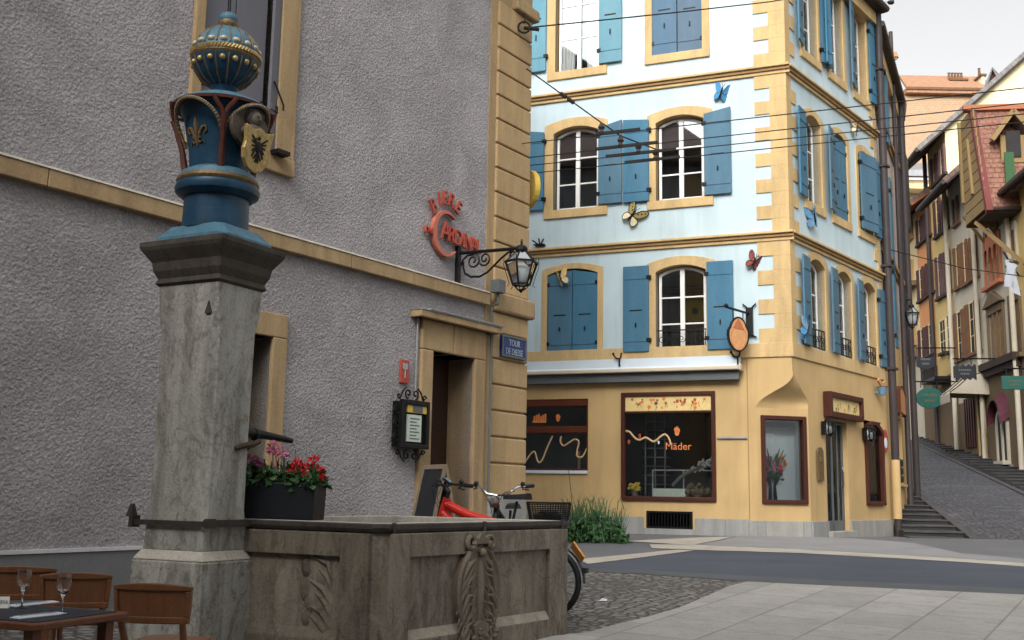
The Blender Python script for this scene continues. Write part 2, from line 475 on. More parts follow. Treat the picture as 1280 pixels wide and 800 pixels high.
t = NT('frosted_bulb'); t.color((.55, .56, .55)); t.rough(.5); MT['frost'] = t.m
t = NT('wine_glass'); t.color((1, 1, 1)); t.rough(.0); t.b.inputs['Transmission Weight'].default_value = 1; t.b.inputs['IOR'].default_value = 1.45; MT['wine'] = t.m
t = NT('still_water'); t.color((.02, .03, .03)); t.rough(.04)
t.bump(t.noise(9, 3), .15, .01); MT['water'] = t.m
# ground materials
t = NT('asphalt'); n1 = t.noise(1.1, 5); n2 = t.noise(140, 2); n3 = t.vor(260)
c = t.ramp(n1, [(.3, (.074, .078, .088)), (.7, (.118, .123, .136))])
c = t.mix(.45, c, t.ramp(n2, [(.3, (.06, .06, .065)), (.7, (.2, .2, .21))]))
t.color(c); t.rough(.8); t.bump(n2, .5, .006); MT['asphalt'] = t.m
t = NT('road'); n1 = t.noise(.8, 5, t.mapping((.35, 1.2, 1))); n2 = t.noise(150, 2)
c = t.ramp(n1, [(.3, (.047, .054, .070)), (.7, (.082, .092, .112))])
c = t.mix(.4, c, t.ramp(n2, [(.3, (.03, .035, .048)), (.7, (.105, .118, .148))]))
st = t.noise(2.6, 6, None, .7, .6); c = t.mix(t.math('MULTIPLY', t.ramp(st, [(.55, (0, 0, 0)), (.7, (1, 1, 1))]), .4), c, (.045, .05, .062))
t.color(c); t.rough(.85); t.b.inputs['Specular IOR Level'].default_value = .2; t.bump(n2, .5, .005); MT['road'] = t.m
t = NT('pavement'); n1 = t.noise(1.5, 5); n2 = t.noise(120, 2)
c = t.ramp(n1, [(.3, (.17, .17, .175)), (.7, (.25, .25, .255))])
c = t.mix(.4, c, t.ramp(n2, [(.3, (.12, .12, .12)), (.7, (.32, .32, .33))]))
t.color(c); t.rough(.85); t.bump(n2, .4, .005); MT['pavement'] = t.m
MT['palestone'] = plain('pale_stone_strip', (.37, .34, .29), .85, .22, 2.5, .3, 60)
def cobble(name, c, size, gap, joint, rot=0, var=.4, patch=None):
    t = NT(name)
    co = t.mapping((1 / size, 1 / size, 1 / size), (0, 0, rot))
    w = t.noise(1.4, 2, co)
    cell = t.vor(1, 'F1', co, 1, .75)
    edge = t.vor(1, 'DISTANCE_TO_EDGE', co, 0, .75)
    hue = t.n('ShaderNodeSeparateColor'); t.l(cell, hue.inputs[0])
    col = t.ramp(hue.outputs[0], [(.05, sc3(c, 1 - var)), (.6, c), (.95, sc3(c, 1 + var * 1.2))])
    col = t.mix(.35, col, t.ramp(t.noise(60, 3), [(.3, sc3(c, .5)), (.7, sc3(c, 1.4))]))
    col = t.mix(.4, col, t.ramp(t.noise(.7, 4), [(.35, sc3(c, .7)), (.65, sc3(c, 1.3))]))
    e = t.ramp(edge, [(gap, (0, 0, 0)), (gap + .12, (1, 1, 1))])
    if patch: col = t.mix(t.math('MULTIPLY', t.ramp(t.noise(1.5, 5, t.mapping((.4, 1.4, 1), (0, 0, .3)), .6), [(.5, (0, 0, 0)), (.66, (1, 1, 1))]), .55), col, patch)
    t.color(t.mix(e, joint, col)); t.rough(.7)
    t.bump(t.math('ADD', e, t.math('MULTIPLY', t.noise(30, 3), .4)), 1, .03)
    return t.m
MT['cobble'] = cobble('cobbles', (.175, .165, .157), .13, .04, (.066, .061, .056), .5, .5)
MT['rampcobble'] = cobble('ramp_cobbles', (.08, .083, .098), .16, .04, (.04, .04, .046), .2, .6, (.17, .165, .185))
MT['stepstone'] = plain('step_stone', (.07, .068, .068), .85, .3, 3, .4, 50)
def slabs(name, ang):
    t = NT(name)
    co = t.mapping((1, 1, 1), (0, 0, ang))
    br = t.n('ShaderNodeTexBrick'); t.l(co, br.inputs[0])
    br.inputs['Color1'].default_value = (.22, .21, .195, 1); br.inputs['Color2'].default_value = (.36, .345, .32, 1)
    br.inputs['Mortar'].default_value = (.06, .056, .05, 1)
    br.inputs['Scale'].default_value = 1; br.inputs['Mortar Size'].default_value = .012; br.inputs['Mortar Smooth'].default_value = .3
    br.inputs['Brick Width'].default_value = 1.15; br.inputs['Row Height'].default_value = .72
    br.offset = .37; br.squash = .8; br.squash_frequency = 3
    n2 = t.noise(90, 3); n1 = t.noise(1.6, 6, None, .65)
    col = t.mix(.45, br.outputs[0], t.ramp(n1, [(.3, (.13, .128, .123)), (.7, (.36, .352, .34))]))
    spt = t.noise(7, 6, None, .75, .8); col = t.mix(t.math('MULTIPLY', t.ramp(spt, [(.53, (0, 0, 0)), (.66, (1, 1, 1))]), .6), col, (.12, .113, .10))
    col = t.mix(.3, col, t.ramp(n2, [(.3, (.17, .16, .15)), (.7, (.52, .5, .47))]))
    t.color(col); t.rough(.8)
    t.bump(t.math('ADD', t.math('MULTIPLY', br.outputs[1], -1.2), t.math('MULTIPLY', n2, .3)), .7, .01)
    return t.m
def rooftile(name, cs, tw, th):
    """roof tiles on a sheet whose object x runs along the eave and y up the slope"""
    t = NT(name)
    br = t.n('ShaderNodeTexBrick'); t.l(t.co, br.inputs[0])
    br.inputs['Color1'].default_value = (*cs[0], 1); br.inputs['Color2'].default_value = (*cs[1], 1); br.inputs['Mortar'].default_value = (*sc3(cs[0], .4), 1)
    br.inputs['Scale'].default_value = 1; br.inputs['Brick Width'].default_value = tw; br.inputs['Row Height'].default_value = th
    br.inputs['Mortar Size'].default_value = th * .09; br.inputs['Mortar Smooth'].default_value = .4
    n = t.noise(2.2, 5)
    n2 = t.noise(14, 3)
    col = t.mix(.5, br.outputs[0], t.ramp(n, [(.3, sc3(cs[0], .8)), (.7, cs[2])]))
    col = t.mix(.4, col, t.ramp(n2, [(.35, sc3(cs[0], .6)), (.65, cs[2])]))
    t.color(col); t.rough(.85)
    t.bump(t.math('ADD', t.math('MULTIPLY', br.outputs[1], -1), t.math('MULTIPLY', n2, .4)), .8, .04)
    return t.m
MT['tile_red'] = rooftile('red_tiles', [(.17, .065, .042), (.27, .11, .07), (.36, .19, .13)], .24, .22)
MT['tile_orange'] = rooftile('orange_tiles', [(.36, .16, .08), (.45, .24, .13), (.52, .32, .2)], .5, .35)
MT['tile_beige'] = rooftile('beige_shingles', [(.44, .29, .17), (.47, .31, .185), (.51, .35, .22)], .35, .22)
MT['tile_grey'] = rooftile('grey_tiles', [(.2, .19, .185), (.26, .245, .24), (.32, .3, .29)], .3, .3)
MT['tile_brown'] = rooftile('brown_tiles', [(.13, .08, .06), (.19, .12, .09), (.24, .16, .12)], .3, .3)
def wallmat(k, c): MT[k] = plain(k, c, .85, .1, .9, .15, 50, dirt=.5)
wallmat('w_pink', (.50, .42, .37)); wallmat('w_orange', (.60, .27, .115)); wallmat('w_yellow', (.62, .45, .185))
wallmat('w_cream', (.68, .54, .30)); wallmat('w_white', (.50, .45, .355)); wallmat('w_stone', (.15, .105, .063)); wallmat('w_lemon', (.82, .76, .46))
wallmat('w_far', (.6, .5, .36)); wallmat('w_redtrim', (.15, .045, .042))
wallmat('timber', (.25, .17, .075)); wallmat('timber_dark', (.05, .036, .03)); wallmat('s_maroon', (.08, .036, .037)); wallmat('s_brown', (.18, .09, .048)); wallmat('s_mauve', (.13, .075, .08))
wallmat('s_tan', (.38, .22, .09)); wallmat('s_green', (.04, .10, .045)); wallmat('gothic', (.5, .19, .1)); wallmat('s_redorange', (.3, .115, .06))
# ------------------------------------------------------------------ walls with openings
def grid_wall(mb, u0, u1, v0, v1, holes, y=0.0, depth=.25, m=0):
    us = sorted({u0, u1} | {min(max(h[i], u0), u1) for h in holes for i in (0, 1)})
    vs = sorted({v0, v1} | {min(max(h[i], v0), v1) for h in holes for i in (2, 3)})
    for i in range(len(us) - 1):
        for j in range(len(vs) - 1):
            cu, cv = (us[i] + us[i + 1]) / 2, (vs[j] + vs[j + 1]) / 2
            if any(h[0] < cu < h[1] and h[2] < cv < h[3] for h in holes): continue
            mb.quad((us[i], y, vs[j]), (us[i + 1], y, vs[j]), (us[i + 1], y, vs[j + 1]), (us[i], y, vs[j + 1]), m)
    for a, b, c, d in holes:
        a, b, c, d = max(a, u0), min(b, u1), max(c, v0), min(d, v1)
        for p, q in (((a, c), (a, d)), ((a, d), (b, d)), ((b, d), (b, c)), ((b, c), (a, c))):
            mb.quad((p[0], y, p[1]), (q[0], y, q[1]), (q[0], y + depth, q[1]), (p[0], y + depth, p[1]), m)
    return mb
def room(name, parent, u0, u1, v0, v1, y0, y1, m='dark'):
    mb = MB()
    mb.quad((u0, y1, v0), (u1, y1, v0), (u1, y1, v1), (u0, y1, v1))
    mb.quad((u0, y0, v0), (u0, y1, v0), (u0, y1, v1), (u0, y0, v1)); mb.quad((u1, y0, v0), (u1, y0, v1), (u1, y1, v1), (u1, y1, v0))
    mb.quad((u0, y0, v1), (u0, y1, v1), (u1, y1, v1), (u1, y0, v1)); mb.quad((u0, y0, v0), (u1, y0, v0), (u1, y1, v0), (u0, y1, v0))
    return mb.build(name, MT[m], parent, fix=False)
def casement(parent, u0, u1, v0, v1, rise, y, bars=2, glass='glass', mat='white', mull=.1, fr=.06, name='window', t=.05):
    mb = MB()
    outer = arch(u0, u1, v0, v1, rise)
    inner = arch(u0 + fr, u1 - fr, v0 + fr, v1 - fr, rise * .9)
    mb.strip(inner, outer, y, y + t)
    mb.box(u0 + fr, u1 - fr, y, y + t, v0, v0 + fr)
    c = (u0 + u1) / 2
    if mull: mb.box(c - mull / 2, c + mull / 2, y - .015, y + t - .005, v0 + fr * .5, v1 - fr * .6)
    for k in range(bars):
        z = v0 + (v1 - rise * .6 - v0) * (k + 1) / (bars + 1)
        for a, b in (((u0 + fr, c - mull / 2), (c + mull / 2, u1 - fr)) if mull else ((u0 + fr, u1 - fr),)):
            mb.box(a, b, y + .008, y + t - .008, z - .018, z + .018)
    w = mb.build(name, MT[mat], parent, bevel=.006)
    g = MB(); g.prism(arch(u0 + fr * .6, u1 - fr * .6, v0 + fr * .6, v1 - fr * .6, rise * .9), y + .022, y + .030)
    g.build('pane', MT[glass], w)
    return w
def shutter(parent, u0, u1, v0, v1, mat, y=-.085, t=.04, hinge=0, swing=0.0, slope=0.0, rise=0.0, battens=2, slot=True):
    """one leaf; hinge -1 left / 1 right side; swing opens it away from the wall (radians); slope lifts the top at one side"""
    mb = MB()
    if swing:
        hx = u0 if hinge < 0 else u1
        m = Matrix.Translation((hx, y + t, 0)) @ Matrix.Rotation(-swing if hinge < 0 else swing, 4, 'Z') @ Matrix.Translation((-hx, -y - t, 0))
        mb.T = m
    n = 6
    top = []
    for i in range(n + 1):
        f = i / n
        top.append((u1 + (u0 - u1) * f, v1 + slope * (1 - f) - slope * .5 + rise * math.sin(math.pi * f)))
    mb.prism([(u0, v0), (u1, v0)] + top, y, y + t)
    h = v1 - v0
    for f in ((.13, .86) if battens == 2 else (.13,)):
        mb.box(u0 + .01, u1 - .01, y - .012, y + .001, v0 + h * f - .035, v0 + h * f + .035)
    w = u1 - u0
    if slot: mb.box(u0 + w * .25, u1 - w * .25, y - .006, y + .001, v0 + h * .47, v0 + h * .485, 1); mb.box(u0 + w * .48, u0 + w * .53, y - .03, y + .001, v0 + h * .28, v0 + h * .33, 1)
    o = mb.build('shutter', [MT[mat], MT['iron']], parent, bevel=.004)
    if hinge:
        for f in (.13, .86):
            hb = MB(); hb.T = mb.T
            x = u0 if hinge < 0 else u1
            hb.box(x - .05, x + .05, y - .018, y + t + .02, v0 + h * f - .04, v0 + h * f + .04)
            hb.build('hinge', MT['iron'], o)
    return o
def surround(parent, u0, u1, v0, v1, rise, sw, mat='sand_trim', proud=.03, depth=.24, sill=.2, top=None, ex=.0):
    mb = MB()
    inner = arch(u0, u1, v0, v1, rise)
    outer = arch(u0 - sw, u1 + sw, v0, v1 + (top or sw), rise)
    mb.strip(inner, outer, -proud, depth)
    o = mb.build('window_surround', MT[mat], parent, bevel=.008)
    if sill:
        s = MB(); s.box(u0 - sw - ex, u1 + sw + ex, -proud - .02, depth, v0 - sill, v0)
        s.build('sill', MT[mat], o, bevel=.01)
    return o
def curtain(parent, u0, u1, v0, v1, y, pull=0):
    mb = MB(); n = 22
    vs, fs = [], []
    for j in range(7):
        f = j / 6
        for i in range(n + 1):
            s = i / n
            w = (1 - abs(pull) * math.sin(f * 1.3) * .75)
            x = u0 + (u1 - u0) * s * w if pull > 0 else u1 - (u1 - u0) * (1 - s) * w
            vs.append((x, y + .03 * math.sin(s * 30 + j * .3), v1 + (v0 - v1) * f))
    for j in range(6):
        for i in range(n): fs.append((j * (n + 1) + i, j * (n + 1) + i + 1, (j + 1) * (n + 1) + i + 1, (j + 1) * (n + 1) + i))
    return mb.add(vs, fs).build('curtain', MT['curtain'], parent, smooth=60)

# ================================================================== GREY HOUSE
wp = on_z(140, 762, 0)
G = Frame((wp.x, wp.y, 0), 0.5969)
gh = thing('grey_house', 'grey roughcast corner house with sandstone quoins and a dark doorway', 'house', G.mat())
GT = 10.8
QL, QR = G.U(610, 585), G.U(655, 575)
QL2 = G.U(616, 40) - .02
# openings (u0,u1,v0,v1)
door = (G.U(535, 560), G.U(588, 560), -.7, (G.V(535.6, 437.7) + G.V(589, 448.7)) / 2)
lw1 = G.U(336, 470)
lwin = (lw1 - .95, lw1, .6, (G.V(336, 421) + G.V(320, 418)) / 2)
uwin = (G.U(252, 60), G.U(346, 100), G.V(335, 192), 9.4)
mb = MB()
grid_wall(mb, -10, QL2 + .3, .5, GT, [door, lwin, uwin], 0, .55)
grid_wall(mb, -10, QL2 + .3, -1.2, .5, [door], 0, .55)
mb.quad((-10, 0, -1), (-10, 8, -1), (-10, 8, GT), (-10, 0, GT))
mb.build('wall', MT['roughcast'], gh)
mb = MB(); mb.quad((QR - .02, .05, -1), (QR - .02, 8, -1), (QR - .02, 8, GT), (QR - .02, .05, GT)); mb.quad((QR, 8, -1), (-10, 8, -1), (-10, 8, GT), (QR, 8, GT))
mb.build('side_wall', MT['roughcast'], gh)
# plinth
pz = (G.V(0, 694) + G.V(184, 685.7)) / 2
mb = MB(); mb.box(-10, door[0] - .32, -.03, .02, -1.2, pz); mb.box(-10, door[0] - .32, -.045, .02, pz, pz + .035, 1)
mb.build('plinth', [MT['grey_plinth'], MT['plinth_edge']], gh)
# string course
cz1 = (G.V(0, 191.1) + G.V(606.5, 363.6)) / 2; cz0 = (G.V(0, 220.6) + G.V(608, 382.8)) / 2
us = [-10, -7.7, -5.5, -3.3, -1.15, 1.0, 3.15, 5.25, QL2 - .02]
mb = MB()
for i in range(len(us) - 1):
    mb.prism_z([(us[i] + .004, .02), (us[i + 1] - .004, .02), (us[i + 1] - .004, -.1), (us[i] + .004, -.1)], cz0, cz1 - .05)
    mb.add([(us[i], .02, cz1 - .05), (us[i + 1], .02, cz1 - .05), (us[i + 1], -.115, cz1 - .05), (us[i], -.115, cz1 - .05), (us[i], .02, cz1), (us[i + 1], .02, cz1), (us[i + 1], -.09, cz1 - .02), (us[i], -.09, cz1 - .02)],
           [(0, 1, 2, 3), (4, 7, 6, 5), (3, 2, 6, 7), (0, 4, 5, 1), (0, 3, 7, 4), (1, 5, 6, 2)], 1)
mb.build('string_course', [MT['sandstone'], MT['ledge']], gh, bevel=.01)
# quoins
zb = G.V(608, 620)
mb = MB(); mb.box(QL - .03, QR + .02, -.06, .6, -1.2, zb)
mb.build('quoin_base', MT['grey_stone'], gh, bevel=.03)
j0 = (G.V(606, 578.3) + G.V(653, 581)) / 2
step = (G.V(622.5, 30.5) - G.V(621.8, 61))
z = zb; zs = [zb, j0]
while zs[-1] < cz0 - .25: zs.append(zs[-1] + .40)
if cz0 - zs[-1] < .2: zs.pop()
zs.append(cz0 - .06)
rq = random.Random(3)
def quoin(z0, z1, p=.0):
    mb = MB(); mb.box(QL + rq.uniform(-.006, .006), QR - .01, -.05 - p, .55, z0 + .012, z1 - .012)
    mb.build('quoin', MT['quoin'], gh, bevel=.02)
for a, b in zip(zs[:-1], zs[1:]): quoin(a, b)
mb = MB(); mb.box(QL - .02, QR + .09, -.13, .6, cz0 - .06, cz1 + .02); mb.build('quoin_band', MT['sandstone'], gh, bevel=.04)
z = cz1 + .02
zt = G.V(622.5, 30.5)
nq = max(1, round((zt - z) / step)); st = (zt - z) / nq
while z < 10.5:
    quoin(z, z + st); z += st
    if abs(z - G.V(663, 24)) < st * .5:
        mb = MB(); mb.box(QL + .4, QR + .1, -.13, .6, z, z + .2); mb.build('quoin_band', MT['sandstone'], gh, bevel=.03); z += .2
mb = MB(); mb.box(QL2 - .05, QR - .04, -.012, .5, -1, GT); mb.build('quoin_bed', MT['sandstone'], gh)
# door
d0, d1, dv0, dv1 = door
mb = MB()
mb.box(d0 - .27, d0, -.06, .50, -1.2, dv1); mb.box(d1, d1 + .27, -.06, .50, -1.2, dv1)
mb.build('door_jamb', MT['sandstone'], gh, bevel=.02)
lt = G.V(570, 402)
mb = MB(); m_ = (d0 + d1) / 2 - .05; mb.box(d0 - .27, m_, -.06, .50, dv1, lt); mb.box(m_ + .01, d1 + .27, -.06, .50, dv1, lt)
mb.build('lintel', MT['sandstone'], gh, bevel=.02)
hz = (G.V(516.5, 387) + G.V(621, 411.6)) / 2
mb = MB(); mb.prism_z([(d0 - .42, .02), (d0 - .42, -.12), (d1 + .42, -.12), (d1 + .42, .02)], lt + .002, hz - .11); mb.box(d0 - .48, d1 + .48, -.2, .02, hz - .11, hz - .02); mb.box(d0 - .49, d1 + .49, -.21, .02, hz - .019, hz, 1)
mb.build('door_hood', [MT['sandstone'], MT['zinc']], gh, bevel=.012)
mb = MB(); mb.box(d0, d1, .44, .5, -1.2, dv1)
c = (d0 + d1) / 2
for a, b in ((d0 + .1, c - .05), (c + .05, d1 - .1)):
    for v in ((.1, 1.0), (1.15, 2.3)): mb.box(a, b, .42, .45, v[0] - .2, v[1] - .2)
o = mb.build('door', MT['dark_door'], gh, bevel=.01)
mb = MB(); mb.tube([(c + .08, .41, .85), (c + .08, .36, .85), (c + .2, .35, .85)], .012); mb.build('handle', MT['steel'], o)
# low window beside the pillar
a, b, v0, v1 = lwin
mb = MB(); sw = G.U(354, 470) - b
mb.box(a - sw, a, -.05, .3, v0, v1); mb.box(b, b + sw, -.05, .3, v0, v1); mb.box(a - sw, b + sw, -.05, .3, v1, G.V(354, 394.5)); mb.box(a - sw - .04, b + sw + .04, -.08, .3, v0 - .2, v0)
w = mb.build('window_surround', MT['sandstone'], gh, bevel=.015)
w2 = casement(gh, a, b, v0, v1, 0, .36, 2, mat='dark_door'); room('room', w2, a, b, v0, v1, .45, 1.6)
# upper window with grey shutters
a, b, v0, v1 = uwin
sl = a - G.U(239, 60); sr = G.U(369, 110) - b
mb = MB(); mb.box(a - sl, a, -.05, .3, v0, v1); mb.box(b, b + sr, -.05, .3, v0, v1); mb.box(a - sl, b + sr, -.05, .3, v1, v1 + .25)
mb.box(a - sl, b + sr, -.07, .3, v0 - .22, v0)
w = mb.build('window_surround', MT['sandstone'], gh, bevel=.015)
MT['shutter_grey'] = plain('shutter_grey', (.135, .135, .155), .5, .08, 3, .08, 40, streak=True)
c2 = G.U(331, 100)
room('room', w, a, b, v0, v1, .28, 1.6)
for u0, u1, h in ((a + .02, (a + c2) / 2 - .01, -1), ((a + c2) / 2 + .01, c2, 1)):
    s = shutter(gh, u0, u1, v0 + .03, v1, 'shutter_grey', y=.02, hinge=h, slot=False)
s = shutter(gh, c2 + .03, b - .01, v0 + .03, v1, 'shutter_grey', y=-.03, hinge=1, swing=.25, slot=False)
mb = MB(); mb.tube([(c2 + .1, -.06, v0 + .9), (b + .02, -.12, v0 + .62), (b + .02, -.12, v0 + .55)], .012); mb.build('shutter_stay', MT['iron'], s)
mb = MB(); mb.box(b - .1, b + .1, -.2, 0, v0 - .02, v0 + .03); mb.build('shutter_foot', MT['iron'], s)
mb = MB(); mb.prism([(-10.4, GT - .1), (QR + .5, GT - .1), (QR + .5, GT), (-10.4, GT)], -.7, 8.6); mb.add([(-10.4, -.7, GT), (QR + .5, -.7, GT), (QR + .5, 8.6, GT), (-10.4, 8.6, GT), (-10.4, 4, GT + 3.6), (QR + .5, 4, GT + 3.6)], [(0, 1, 5, 4), (2, 3, 4, 5), (1, 2, 5), (0, 4, 3)])
mb.build('roof', MT['tile_brown'], gh)
# thin conduit and cable box
u = G.U(606.5, 500)
mb = MB()
mb.tube([(u, -.09, zb), (u, -.09, cz0 - .02), (u, -.2, cz0 + .02), (u, -.2, cz1 - .03)], .022, 6)
mb.box(u - .09, u + .09, -.28, -.12, cz1 - .04, cz1 + .16)
tag(mb.build('cable_conduit', MT['grey_metal'], None, bevel=.008, mw=G.mat()), 'thin zinc conduit with a small junction box, running down beside the grey house quoins', 'conduit')
ua, za = G.U(517.5, 480), hz
mb = MB(); mb.tube([(ua, -.03, 2.3), (ua, -.03, za - .03), (ua + .05, -.22, za + .01), (d1 + .5, -.215, za + .012)], .012, 5)
tag(mb.build('wall_cable', MT['zinc'], None, mw=G.mat()), 'pale cable clipped to the wall left of the doorway and along its hood', 'cable')
# red house-number plaque
u0, u1, v0, v1 = G.rect(499, 450, 509, 479)
mb = MB(); mb.box(u0, u1, -.035, .0, v0, v1); mb.box(u0 + .03, u1 - .03, -.04, -.034, v1 - .13, v1 - .05, 1)
mb.text('1', .13, lambda x, d, z: ((u0 + u1) / 2 + x, -.037 + d, v0 + .07 + z), .008, 1)
tag(mb.build('wall_plaque', [MT['orange_red'], MT['enamel_w']], None, bevel=.004, mw=G.mat()), 'small red plaque with a white strip and numeral above the menu case', 'plaque')
# blue street name plate
u0, u1 = G.U(621, 432), G.U(651.5, 437); v0 = (G.V(621, 446) + G.V(651, 450.5)) / 2; v1 = (G.V(621, 418.5) + G.V(651, 424.5)) / 2
mb = MB(); mb.box(u0, u1, -.1, -.055, v0, v1); mb.strip([(u0 + .03, v0 + .03), (u1 - .03, v0 + .03), (u1 - .03, v1 - .03), (u0 + .03, v1 - .03)], [(u0, v0), (u1, v0), (u1, v1), (u0, v1)], -.112, -.1, 2, True)
W_, H_ = u1 - u0, v1 - v0
mb.text('TOUR', H_ * .29, lambda x, d, z: ((u0 + u1) / 2 + x * .8, -.104 + d, v0 + H_ * .55 + z), .006, 1)
mb.text('DE DIESSE', H_ * .29, lambda x, d, z: ((u0 + u1) / 2 + x * .76, -.104 + d, v0 + H_ * .14 + z), .006, 1)
tag(mb.build('street_name_plate', [MT['enamel'], MT['enamel_w'], MT['grey_metal']], None, mw=G.mat()), 'blue enamel street name plate on the sandstone quoins', 'street sign')
# ---- menu case
mc = thing('menu_case', 'black wrought iron menu case with a lit paper menu beside the doorway', 'menu case', G.mat())
u0, u1 = G.U(487, 530), G.U(523, 530); v0, v1 = G.V(505, 561), G.V(505, 501)
mb = MB(); mb.box(u0 + .03, u1 - .03, -.16, -.01, v0 + .02, v1 - .02)
mb.strip([(u0 + .08, v0 + .06), (u1 - .06, v0 + .06), (u1 - .06, v1 - .07), (u0 + .08, v1 - .07)], [(u0 + .01, v0), (u1 - .01, v0), (u1 - .01, v1), (u0 + .01, v1)], -.21, -.15, 0, True)
mb.build('case', MT['iron'], mc, bevel=.01)
a0, a1, b0, b1 = G.rect(495.5, 519, 513.5, 552.5)
mb = MB(); mb.box(a0, a1, -.185, -.165, b0, b1); 
for k in range(7): mb.box(a0 + .06, a0 + .06 + (.14 if k % 2 else .2), -.188, -.184, b1 - .06 - k * .045, b1 - .045 - k * .045, 1)
mb.build('menu_sheet', [MT['paper'], MT['ink']], mc)
a0, a1, b0, b1 = G.rect(496, 507, 522, 517)
mb = MB(); mb.box(a0, a1, -.19, -.165, b0, b1); mb.box(a0 + (a1 - a0) * .25, a0 + (a1 - a0) * .72, -.195, -.186, b0 + .01, b1 - .01, 1)
mb.build('header_strip', [MT['yellow'], MT['grey_metal']], mc)
mb = MB()
def spiral(mb, cx, cz, r, turns, a0, y, rr=.012, dirn=1):
    mb.tube([(cx + r * (1 - .75 * k / 14) * math.cos(a0 + dirn * turns * 2 * math.pi * k / 14), y, cz + r * (1 - .75 * k / 14) * math.sin(a0 + dirn * turns * 2 * math.pi * k / 14)) for k in range(15)], rr, 5)
uc = (u0 + u1) / 2; wd = u1 - u0
for s_ in (-1, 1):
    for zc, up in ((v1, 1), (v0, -1)):
        spiral(mb, uc + s_ * wd * .13, zc + up * .09, .07, 1.1, math.pi / 2 * (-up), -.12, .013, s_ * up)
        mb.tube([(uc + s_ * wd * .2, -.12, zc + up * .17), (uc + s_ * wd * .3, -.12, zc + up * .13), (uc + s_ * wd * .42, -.12, zc + up * .01)], .013, 5)
        spiral(mb, uc + s_ * wd * .45, zc + up * .05, .04, 1, 0, -.12, .012, s_)
    for k in range(3): spiral(mb, (u1 if s_ > 0 else u0) + s_ * .0, v0 + (v1 - v0) * (.2 + .28 * k), .075, 1.2, math.pi / 2, -.12, .012, -s_)
mb.build('scrollwork', MT['iron'], mc, smooth=50)
# ---- red lettering
bs = thing('wall_lettering', 'red raised lettering BIERE DU CARDINAL around a big C on the grey wall', 'sign', G.mat())
cu_, cv_ = G.uv(553, 293)
mid = G.U(553 + 10, 293) - cu_
k_ = mid / 10.0                       # metres along the wall per pixel here
def gput(u, v, rot=0, y=-.06, sx=1.0):
    cr, sr = math.cos(rot), math.sin(rot)
    return lambda x, d, z: (u + (x * sx) * cr - z * sr, y + d, v + (x * sx) * sr + z * cr)
mb = MB()
arc = [rad(50 + (318 - 50) * k / 32) for k in range(33)]
rx, rz = 17 * k_, .345
def stk(k): return .25 + .75 * math.sin(k / 32 * math.pi) ** .8
mb.strip([(cu_ + (rx - 5.2 * k_ * stk(k)) * math.cos(a), cv_ + (rz - .075 * stk(k)) * math.sin(a)) for k, a in enumerate(arc)],
         [(cu_ + rx * math.cos(a), cv_ + rz * math.sin(a)) for a in arc], -.085, -.02)
mb.build('big_letter', MT['orange_face'], bs, bevel=.008)
for ch, px, py, ro in (('B', 540.5, 258, .55), ('I', 546.5, 251, .25), ('E', 552.5, 249, .02), ('R', 559.5, 252, -.25), ('E', 566.5, 259, -.55)):
    u, v = G.uv(px, py)
    m_ = MB(); m_.text(ch, .205, gput(u, v - .09, ro, -.06, .88), .035); m_.build('letter', MT['orange_red'], bs)
for ch, px, py in (('D', 528.7, 288.5), ('U', 533.5, 290)):
    u, v = G.uv(px, py); m_ = MB(); m_.text(ch, .085, gput(u, v - .03, -.05, -.06, .9), .06); m_.build('letter', MT['orange_red'], bs)
word = 'ARDINAL'; xs = [552, 560, 568.5, 575.5, 581, 588, 594.5]; hs = [.225, .19, .19, .185, .185, .185, .185]
for ch, px, h in zip(word, xs, hs):
    u = G.U(px, 303); v = cv_ - .095 - .012 * (px - 550) * .10
    m_ = MB(); m_.text(ch, h * 1.22, gput(u, v + .01, -.03, -.06, .8), .04); m_.build('letter', MT['orange_red'], bs)
# ---- wall lantern
ln = thing('wall_lantern', 'black wrought iron lantern on a scrolled bracket at the corner of the grey house', 'wall lantern', G.mat())
ub = G.U(570, 330); zt_ = G.V(570, 310); zb_ = G.V(571, 353)
# arm end found where the pixel ray of the lantern cap meets the plane of the arm
Ap = Frame(G.W(ub, 0, 0), 0.5969 + math.pi / 2)   # along the outward normal
ax, az_ = Ap.uv(652, 311)
def A(x, z): return (ub, -x, z)
ax0, az0 = Ap.uv(571, 317)
mb = MB()
mb.box(ub - .035, ub + .035, -.07, -.005, zb_ - .02, zt_ + .03)
mb.tube([A(.05, az0), A(ax, az_ + .01)], .028, 6)
mb.build('bracket', MT['iron'], ln, bevel=.006)
mb = MB()
L = ax
drop = az0 - zb_
pts = [A(.07, az0 - .08)]
curve = [(.10, .30), (.10, .52), (.13, .72), (.22, .85), (.36, .86), (.48, .72), (.58, .5), (.68, .28), (.78, .1), (.86, .03)]
mb.tube([A(L * x + .02, az0 - drop * z + (az_ - az0) * x) for x, z in curve], .017, 6)
mb.tube([A(L * x + .02, az0 - drop * z + (az_ - az0) * x) for x, z in [(.06, .45), (.09, .25), (.16, .1), (.26, .08)]], .015, 6)
def sp(cx, cz, r, a0, dirn):
    mb.tube([A(L * cx + r * (1 - .8 * k / 16) * math.cos(a0 + dirn * 2.9 * math.pi * k / 16), az0 - drop * cz + (az_ - az0) * cx + r * (1 - .8 * k / 16) * math.sin(a0 + dirn * 2.9 * math.pi * k / 16)) for k in range(17)], .015, 5)
sp(.27, .3, .13, math.pi / 2, -1); sp(.45, .25, .11, math.pi * 1.2, 1); sp(.88, .18, .1, math.pi / 2, -1)
mb.build('scrollwork', MT['iron'], ln, smooth=50)
